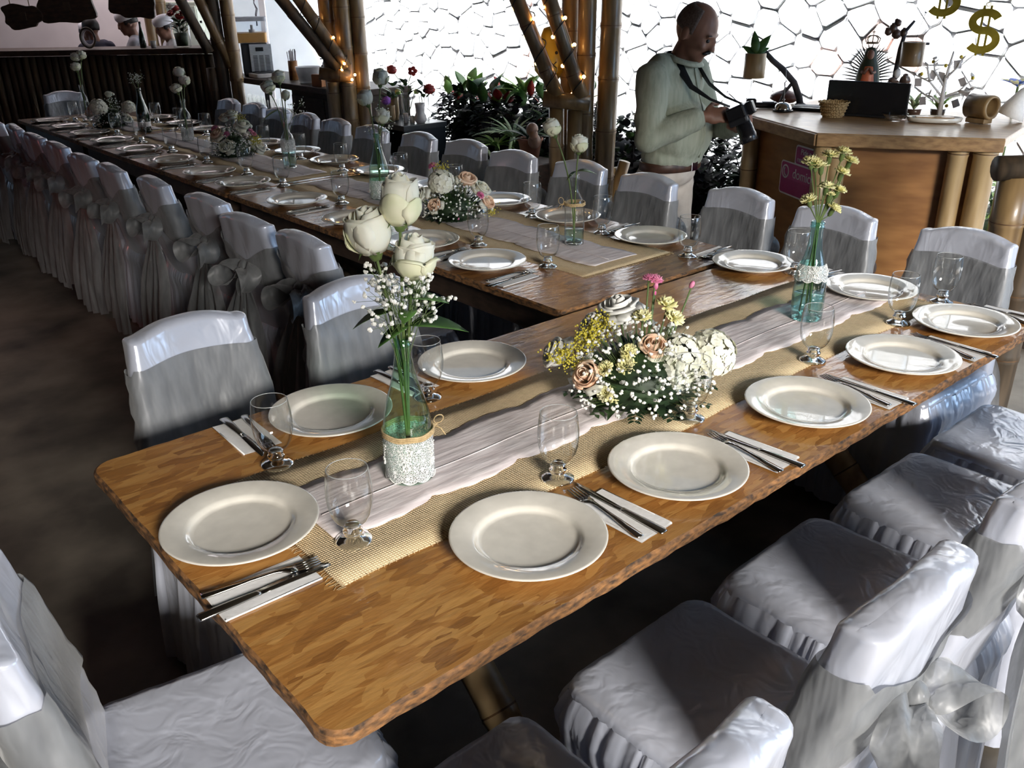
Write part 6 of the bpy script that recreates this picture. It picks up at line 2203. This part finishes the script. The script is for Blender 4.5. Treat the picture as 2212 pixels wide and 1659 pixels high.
def slab(label, s0, s1, z0, z1, off, seed, ang=0.0):
    rr = random.Random(seed)
    c = bar_pt((s0 + s1) / 2, off, (z0 + z1) / 2)
    t = thing('wooden_sign', label, 'sign', c, BA)
    hw, hh = (s1 - s0) / 2, (z1 - z0) / 2
    n = 40
    pts = []
    for k in range(n):
        a = 2 * PI * k / n
        q = 1 + 0.10 * math.sin(3 * a + seed) + 0.06 * math.sin(7 * a + seed * 2)
        pts.append((hw * q * math.copysign(abs(math.cos(a)) ** .7, math.cos(a)), hh * q * math.copysign(abs(math.sin(a)) ** .7, math.sin(a))))
    MB().prism(pts, -0.018, 0.018, M=Matrix.Rotation(PI / 2, 4, 'X') @ Matrix.Rotation(ang, 4, 'Z')).build('slab', M['dark_wood'], t, smooth=False, bevel=0.004)
    MB().box((hw * 0.1, -0.022, 0.0), (0.06, 0.008, 0.07)).build('small_frame', M['bamboo_dark'], t, smooth=False)
    for x in (-hw * .5, hw * .5):
        MB().tube([(x, 0, hh * .8), (x, 0, 3.0 - c.z)], 0.004, 5).build('rope', M['thread'], t)


slab('round-edged dark wooden sign at the far left over the bar', -1.80, -1.47, 1.395, 1.60, -0.05, 1)
slab('wide dark wooden sign with a little frame over the bar', -1.50, -1.0, 1.43, 1.72, -0.03, 2, -0.06)
slab('dark wooden sign left of the red bar bouquet', -0.84, -0.44, 1.46, 1.80, -0.04, 4)
pole('bamboo_post', 'bamboo post in the kitchen between the white-capped cooks', bar_pt(-0.98, 1.35, 0), bar_pt(-0.98, 1.35, 2.98), 0.055, seed=91)
pole('bamboo_post', 'second bamboo post in the kitchen, right beside the first', bar_pt(-0.85, 1.38, 0), bar_pt(-0.85, 1.38, 2.98), 0.055, seed=92)
t = thing('window_stand_in', 'pale greenish box standing in for a bright kitchen window', 'window_stand_in', bar_pt(-0.70, 1.62, 0), BA)  # pale box added in place of a bright window between the signs
MB().box((0, 0, 0.80), (0.42, 0.45, 1.58)).build('body', noisy('pale_green_window', (0.66, 0.70, 0.58), (0.76, 0.80, 0.68), 0.35, 3), t, smooth=False, bevel=0.015)
MB().box((0, -0.235, 0.80), (0.40, 0.02, 1.50)).build('door', noisy('pale_green_window_front', (0.68, 0.72, 0.60), (0.78, 0.82, 0.70), 0.35, 3), t, smooth=False, bevel=0.008)
MB().box((-0.15, -0.255, 0.95), (0.02, 0.03, 0.35)).build('handle', M['tin'], t, smooth=False, bevel=0.004)
MB().tube([(4.93, 10.26, 2.6), (4.94, 10.26, 1.9), (4.93, 10.26, 1.3)], 0.008, 6)
t = thing('hanging_vine', 'thin dry vine hanging on the white wall right of the dispenser', 'vine', (4.93, 10.2, 1.32))
vr = random.Random(9)
pts = [(vr.uniform(-.012, .012), 0, 0.06 * k) for k in range(24)]
MB().tube(pts, 0.006, 5).build('strand', M['branch'], t)
MB().tube([(a + vr.uniform(-.02, .02), b2 - .01, c) for a, b2, c in pts], 0.005, 5).build('strand', M['branch'], t)

# ================================================================== people
def blob(name, prims, voxel, smooth=6, wrinkle=0.0, wscale=9.0, seed=0):
    mb = MB()
    for p in prims:
        if p[0] == 'c':
            _, a, b2, r0, r1 = p
            a, b2 = Vector(a), Vector(b2)
            mb.tube([a.lerp(b2, k / 4) for k in range(5)], [r0 + (r1 - r0) * k / 4 for k in range(5)], 16)
            mb.ball(a, r0 * 1.0, 16, 10)
            mb.ball(b2, r1 * 1.0, 16, 10)
        else:
            _, c, r, rot = p if len(p) == 4 else (*p, None)
            Mx = Matrix.Translation(Vector(c))
            if rot is not None:
                Mx = Mx @ rot
            mb.ball((0, 0, 0), r, 20, 14, M=Mx)
    me = mb.mesh(name + '_src', M['skin'])
    tmp = bpy.data.objects.new(name + '_tmp', me)
    COL.objects.link(tmp)
    md = tmp.modifiers.new('r', 'REMESH')
    md.mode = 'VOXEL'
    md.voxel_size = voxel
    md = tmp.modifiers.new('s', 'SMOOTH')
    md.iterations = smooth
    md.factor = 0.5
    bpy.context.view_layer.update()
    dg = bpy.context.evaluated_depsgraph_get()
    out = bpy.data.meshes.new_from_object(tmp.evaluated_get(dg))
    bpy.data.objects.remove(tmp)
    if wrinkle:
        co = np.zeros(len(out.vertices) * 3)
        out.vertices.foreach_get('co', co)
        no = np.zeros(len(out.vertices) * 3)
        out.vertices.foreach_get('normal', no)
        co = co.reshape(-1, 3)
        no = no.reshape(-1, 3)
        for i in range(len(co)):
            x, y, z = co[i]
            d = noise.noise(Vector((x * wscale + y * 4 + seed, y * wscale - z * 5, z * wscale * 1.2 + x * 6)))
            d = 1 - abs(d) * 2.4
            co[i] += no[i] * wrinkle * d
        out.vertices.foreach_set('co', co.ravel())
    out.shade_smooth()
    out.update()
    out.name = name
    return out


def add_mesh(name, me, mat, parent):
    me.materials.clear()
    me.materials.append(mat)
    return obj(name, me, parent)


def head_prims(c, rot):
    out = []
    for kind, p, r in [('e', (0, 0.004, 0.012), (.076, .096, .100)), ('e', (0, -.035, -.070), (.056, .060, .058)), ('e', (0, -.072, -.100), (.027, .022, .020)), ('e', (0, -.030, -.02), (.066, .068, .07)),
                       ('e', (0, -.098, -.018), (.013, .016, .030)), ('e', (0, -.110, -.034), (.016, .014, .012)), ('e', (0, -.083, .016), (.052, .016, .012)), ('e', (.078, .012, -.018), (.010, .020, .032)), ('e', (-.078, .012, -.018), (.010, .020, .032)),
                       ('e', (0, -.092, -.066), (.024, .012, .010)), ('e', (.036, -.072, -.035), (.022, .020, .020)), ('e', (-.036, -.072, -.035), (.022, .020, .020))]:
        out.append(('e', Vector(c) + rot @ Vector(p), r, rot.to_4x4()))
    return out


def hand_prims(wrist, d, palmn, side, curl=0.7, k=1.0):
    """palm and five bent fingers; d: finger direction, palmn: palm normal (fingers curl that way), side: thumb side sign"""
    d = Vector(d).normalized()
    n = Vector(palmn)
    n = (n - d * n.dot(d)).normalized()
    s = d.cross(n) * side
    w_ = Vector(wrist)
    pr = [('c', w_, w_ + d * 0.03, .024 * k, .026 * k)]
    rot = Matrix((s, d, n)).transposed().to_4x4()
    pr.append(('e', w_ + d * 0.055 * k, (.040 * k, .046 * k, .017 * k), rot))
    for i, (off, L) in enumerate(((0.030, .072), (0.010, .080), (-0.010, .074), (-0.029, .058))):
        b0 = w_ + d * 0.088 * k + s * off * k
        d1 = (d * math.cos(curl * .6) + n * math.sin(curl * .6))
        d2 = (d * math.cos(curl * 1.5) + n * math.sin(curl * 1.5))
        d3 = (d * math.cos(curl * 2.1) + n * math.sin(curl * 2.1))
        p1 = b0 + d1 * L * .45 * k
        p2 = p1 + d2 * L * .32 * k
        p3 = p2 + d3 * L * .25 * k
        pr += [('c', b0, p1, .0098 * k, .009 * k), ('c', p1, p2, .009 * k, .0083 * k), ('c', p2, p3, .0083 * k, .0072 * k)]
    t0 = w_ + d * 0.03 * k + s * .030 * k
    t1 = t0 + (s * .7 + d * .6 + n * .35).normalized() * .04 * k
    t2 = t1 + (d * .8 + n * .5 + s * .1).normalized() * .032 * k
    pr += [('c', t0, t1, .013 * k, .011 * k), ('c', t1, t2, .0105 * k, .0088 * k)]
    return pr


MAN = thing('person', 'balding man in a sage shirt looking down at his camera', 'person', (3.365, 2.76, 0), 0.12)
rot = Matrix.Rotation(0.52, 3, 'X') @ Matrix.Rotation(0.12, 3, 'Z')
hc = Vector((0.0, -0.105, 1.485))
eR_, wR_ = (-0.236, -0.035, 1.035), (-0.088, -0.215, 1.125)
eL_, wL_ = (0.235, -0.065, 1.04), (0.110, -0.290, 1.065)
body = head_prims(hc, rot)
body += [('c', (0, -.015, 1.32), (0, -.068, 1.42), .058, .052), ('e', (0, 0.0, 1.20), (.150, .092, .14), None), ('e', (0, -.03, 1.0), (.145, .105, .14), None), ('e', (0, .01, .86), (.145, .10, .10), None),
         ('c', (-.16, .0, 1.295), eR_, .048, .038), ('c', eR_, wR_, .038, .027), ('c', (.16, .0, 1.295), eL_, .048, .038), ('c', eL_, wL_, .038, .027), ('c', (-.1, .0, 1.31), (.1, .0, 1.31), .05, .05)]
for s in (-1, 1):
    body += [('c', (s * .085, .02, .83), (s * .095, .0, .46), .075, .052), ('c', (s * .095, .0, .46), (s * .10, .035, .09), .050, .035), ('c', (s * .10, .03, .06), (s * .11, -.10, .035), .034, .03)]
body += hand_prims(wR_, (.62, -.75, .10), (.75, .25, -.35), 1, .75)
body += hand_prims(wL_, (-.55, -.55, .15), (-.35, -.1, .9), 1, .65)
add_mesh('body', blob('body', body, 0.0062, 4), M['skin'], MAN)
sh = [('e', (0, .0, 1.22), (.178, .118, .145), None), ('e', (0, -.045, 1.04), (.180, .140, .165), None), ('e', (0, -.02, .93), (.172, .128, .075), None), ('c', (-.115, .004, 1.318), (.115, .004, 1.318), .062, .062), ('e', (0, .035, 1.25), (.15, .10, .12), None),
      ('c', (-.168, .0, 1.290), eR_, .070, .060), ('c', eR_, Vector(eR_).lerp(Vector(wR_), .86), .060, .045), ('c', (.168, .0, 1.290), eL_, .070, .060), ('c', eL_, Vector(eL_).lerp(Vector(wL_), .86), .060, .045)]
add_mesh('shirt', blob('shirt', sh, 0.0085, 5, 0.010, 6.0, 2), M['shirt'], MAN)
trs = [('e', (0, .005, .845), (.168, .122, .075), None)]
for s in (-1, 1):
    trs += [('c', (s * .082, .02, .81), (s * .095, .0, .46), .098, .080), ('c', (s * .095, .0, .46), (s * .10, .035, .10), .080, .066)]
add_mesh('trousers', blob('trousers', trs, 0.010, 5, 0.004, 7, 5), M['trousers'], MAN)
ringb = lambda a, b2, z, cy: [(a * math.cos(2 * PI * k / 40), cy + b2 * math.sin(2 * PI * k / 40), z) for k in range(40)]
belt = MB()
belt.loft([ringb(.172, .127, .868, -.008), ringb(.175, .130, .871, -.008), ringb(.175, .130, .905, -.010), ringb(.172, .127, .908, -.010)], False, False)
bl = belt.build('belt', M['leather'], MAN, solid=0.004)
MB().box((0, -0.142, 0.888), (0.05, 0.008, 0.042)).build('buckle', M['steel'], bl, smooth=False, bevel=0.002)
mb = MB()
for s in (-1, 1):
    o = MB()
    o.ball((s * .105, -.045, .035), (.048, .125, .036), 16, 10)
    o.build('shoe', M['leather'], MAN)
# collar, hair fringe, eyes, moustache
cl = MB()
rows = []
for j, (dr, dz) in enumerate(((0.0, 0.0), (0.006, 0.022), (0.016, 0.026), (0.030, 0.004))):
    rows.append([((.066 + dr) * math.cos(a), -.03 + (.066 + dr) * math.sin(a) + (-.012 if j < 3 else -.014), 1.352 + dz - 0.030 * max(0, -math.sin(a))) for a in [2 * PI * k / 30 for k in range(30)]])
cl.grid(rows, cv=True)
cl.build('collar', M['shirt'], MAN, solid=0.003)
hr = MB()
rows = []
for j in range(9):
    ph = 0.62 + 1.15 * j / 8
    row = []
    for k in range(25):
        a = -0.25 + (PI + 0.5) * k / 24
        v = Vector((.0785 * math.sin(ph) * math.cos(a), .004 + .0985 * math.sin(ph) * math.sin(a), .012 + .1025 * math.cos(ph)))
        row.append(tuple(hc + rot @ v))
    rows.append(row)
hr.grid(rows)
hr.build('hair', M['hair_grey'], MAN, solid=0.003)
for s in (-1, 1):
    o = MB().ball(hc + rot @ Vector((s * .031, -.082, -.004)), 0.0105, 10, 8).build('eye', M['black'], MAN)
mb = MB()
mb.tube([hc + rot @ Vector((x, -.106 + abs(x) * .35, -.052 - abs(x) * .25)) for x in (-.034, -.018, 0, .018, .034)], [.004, .008, .008, .008, .004], 8)
mb.build('moustache', M['hair_black'], MAN)
mb = MB()
for s in (-1, 1):
    mb.tube([hc + rot @ Vector((s * x, -.096 + x * .25, .020)) for x in (.014, .03, .05)], [.003, .0045, .002], 6)
mb.build('eyebrows', M['hair_black'], MAN)
# placket line and buttons
mb = MB()
mb.tube([(0.0, -.105, 1.33), (0.0, -.128, 1.25), (0.0, -.168, 1.14), (0.0, -.189, 1.04), (0.0, -.165, .93)], 0.0035, 5)
mb.build('placket', M['shirt'], MAN)
# strap and camera
CAM = Vector((0.012, -0.345, 1.145))
t = thing('photo_camera', "black photo camera held in the man's hands", 'camera', (3.365, 2.76, 0), 0.12)
lens_d = Vector((0.10, -0.42, -0.90)).normalized()
Mc = frame(CAM, lens_d)
mb = MB()
mb.box((0, 0, 0), (0.125, 0.085, 0.062), M=Mc)
mb.build('body', M['blackgloss'], t, smooth=False, bevel=0.008)
MB().box((0, 0, 0), (0.045, 0.030, 0.055), M=Mc @ Matrix.Translation((0, 0.055, 0.0))).build('viewfinder_hump', M['blackgloss'], t, smooth=False, bevel=0.006)
MB().box((0, 0, 0), (0.03, 0.085, 0.03), M=Mc @ Matrix.Translation((-0.055, 0, 0.035))).build('grip', M['black'], t, smooth=False, bevel=0.008)
MB().lathe([(0.0, 0.03), (0.034, 0.03), (0.034, 0.06), (0.036, 0.062), (0.036, 0.10), (0.038, 0.102), (0.038, 0.135), (0.034, 0.137), (0.030, 0.128), (0.0, 0.125)], 26, M=Mc).build('lens', M['blackgloss'], t)
MB().box((0, 0, 0), (0.014, 0.006, 0.014), M=Mc @ Matrix.Translation((0.04, 0.047, 0.0))).build('shutter_dial', M['tin'], t, smooth=False)
st = MB()
for s in (-1, 1):
    ctrl = [(s * .0, .055, 1.385), (s * .068, .0, 1.385), (s * .075, -.08, 1.325), (s * .078, -.145, 1.25), (s * .065, -.24, 1.20), (s * .058, -.335, 1.175)]
    wds = [.022, .022, .020, .012, .006, .005]
    rows = []
    for i, (p, w_) in enumerate(zip(ctrl, wds)):
        P = Vector(p)
        q = Vector(ctrl[min(i + 1, 5)]) - Vector(ctrl[max(i - 1, 0)])
        sd_ = q.normalized().cross(Vector((s, -.6, .3)).normalized())
        rows.append([tuple(P + sd_ * w_), tuple(P - sd_ * w_)])
    st.grid(rows)
st.build('neck_strap', M['black'], t, solid=0.003)


def cook(label, loc, rz, sh_mat, scale, cap=None, hair='hair_black', seed=0, apron=False, bow=0.25):
    t = thing('person', label, 'person', loc, rz, 'kitchen staff behind the bar')
    t.scale = (scale,) * 3
    rt = Matrix.Rotation(bow, 3, 'X')
    h = Vector((0, -0.05, 1.52))
    eA, wA = (-.23, -.06, 1.06), (-.12, -.28, 1.08)
    eB, wB = (.23, -.06, 1.06), (.12, -.28, 1.06)
    bd = head_prims(h, rt) + [('c', (0, 0, 1.34), (0, -.03, 1.46), .055, .05), ('e', (0, 0, 1.2), (.15, .09, .15), None), ('e', (0, 0, .98), (.14, .09, .14), None), ('c', (-.16, 0, 1.32), eA, .045, .038), ('c', eA, wA, .038, .027), ('c', (.16, 0, 1.32), eB, .045, .038), ('c', eB, wB, .038, .027)]
    for s in (-1, 1):
        bd += [('c', (s * .085, .02, .85), (s * .095, .0, .46), .075, .052), ('c', (s * .095, .0, .46), (s * .10, .035, .09), .050, .035), ('c', (s * .10, .03, .06), (s * .11, -.10, .035), .034, .03)]
    bd += hand_prims(wA, (.3, -.9, -.1), (0.2, -.1, -1), 1, .5) + hand_prims(wB, (-.3, -.9, -.1), (-.2, -.1, -1), -1, .5)
    add_mesh('body', blob('body', bd, 0.011, 4), M['skin'], t)
    sv = [('e', (0, 0, 1.22), (.172, .112, .15), None), ('e', (0, 0, 1.0), (.168, .115, .17), None), ('c', (-.11, 0, 1.335), (.11, 0, 1.335), .062, .062), ('c', (-.17, 0, 1.31), Vector((-.17, 0, 1.31)).lerp(Vector(eA), .8), .068, .058), ('c', (.17, 0, 1.31), Vector((.17, 0, 1.31)).lerp(Vector(eB), .8), .068, .058)]
    add_mesh('shirt', blob('shirt', sv, 0.014, 4, 0.004, 8, seed), M[sh_mat], t)
    tv = [('e', (0, .0, .87), (.165, .118, .09), None)]
    for s in (-1, 1):
        tv += [('c', (s * .082, .02, .83), (s * .095, .0, .46), .095, .075), ('c', (s * .095, .0, .46), (s * .10, .035, .10), .075, .06)]
    add_mesh('trousers', blob('trousers', tv, 0.016, 3), M['navy'], t)
    if cap:
        mb = MB()
        mb.lathe([(0.081, -0.005), (0.088, 0.01), (0.098, 0.035), (0.095, 0.07), (0.07, 0.098), (0.03, 0.108), (0.0, 0.11)], 22, M=Matrix.Translation(h) @ rt.to_4x4() @ Matrix.Translation((0, 0.004, 0.018)) @ Matrix.Scale(1.18, 4, (0, 1, 0)))
        mb.build('cap', M[cap], t, solid=0.003)
    mb = MB()
    rows = []
    for j in range(8):
        ph = (0.1 if not cap else 0.9) + (1.9 if not cap else 1.0) * j / 7
        rows.append([tuple(h + rt @ Vector((.083 * math.sin(ph) * math.cos(a), .006 + .103 * math.sin(ph) * math.sin(a), .012 + .106 * math.cos(ph)))) for a in [-0.35 + (PI + 0.7) * k / 20 for k in range(21)]])
    mb.grid(rows)
    mb.build('hair', M[hair], t, solid=0.006)
    for s in (-1, 1):
        MB().ball(h + rt @ Vector((s * .031, -.082, -.004)), 0.0105, 8, 6).build('eye', M['black'], t)
    if apron:
        mb = MB()
        mb.grid([[(x, -0.118 - .01 * math.cos(x * 9), z) for x in (-.10, -.05, 0, .05, .10)] for z in (1.33, 1.2, 1.0, .8, .6)])
        mb.build('apron', M['white_cloth'], t, solid=0.004)
    return t


cook('cook in dark vest and pale cap with a white towel at the far left', bar_pt(-1.66, 1.30, 0), 0.9, 'navy', 0.86, 'white_cloth', seed=1, apron=True)
cook('dark-haired person in navy seen from behind in the kitchen', bar_pt(-1.36, 0.80, 0), PI + 0.4, 'navy', 0.90, None, seed=2, bow=0.1)
cook('cook in grey shirt and white cap behind the rope coil', bar_pt(-0.985, 0.85, 0), -2.0, 'grey_cloth', 0.93, 'white_cloth', seed=3)
cook('cook in white shirt and white cap left of the pale box', bar_pt(-0.62, 0.82, 0), -1.7, 'white_cloth', 0.90, 'white_cloth', seed=4)
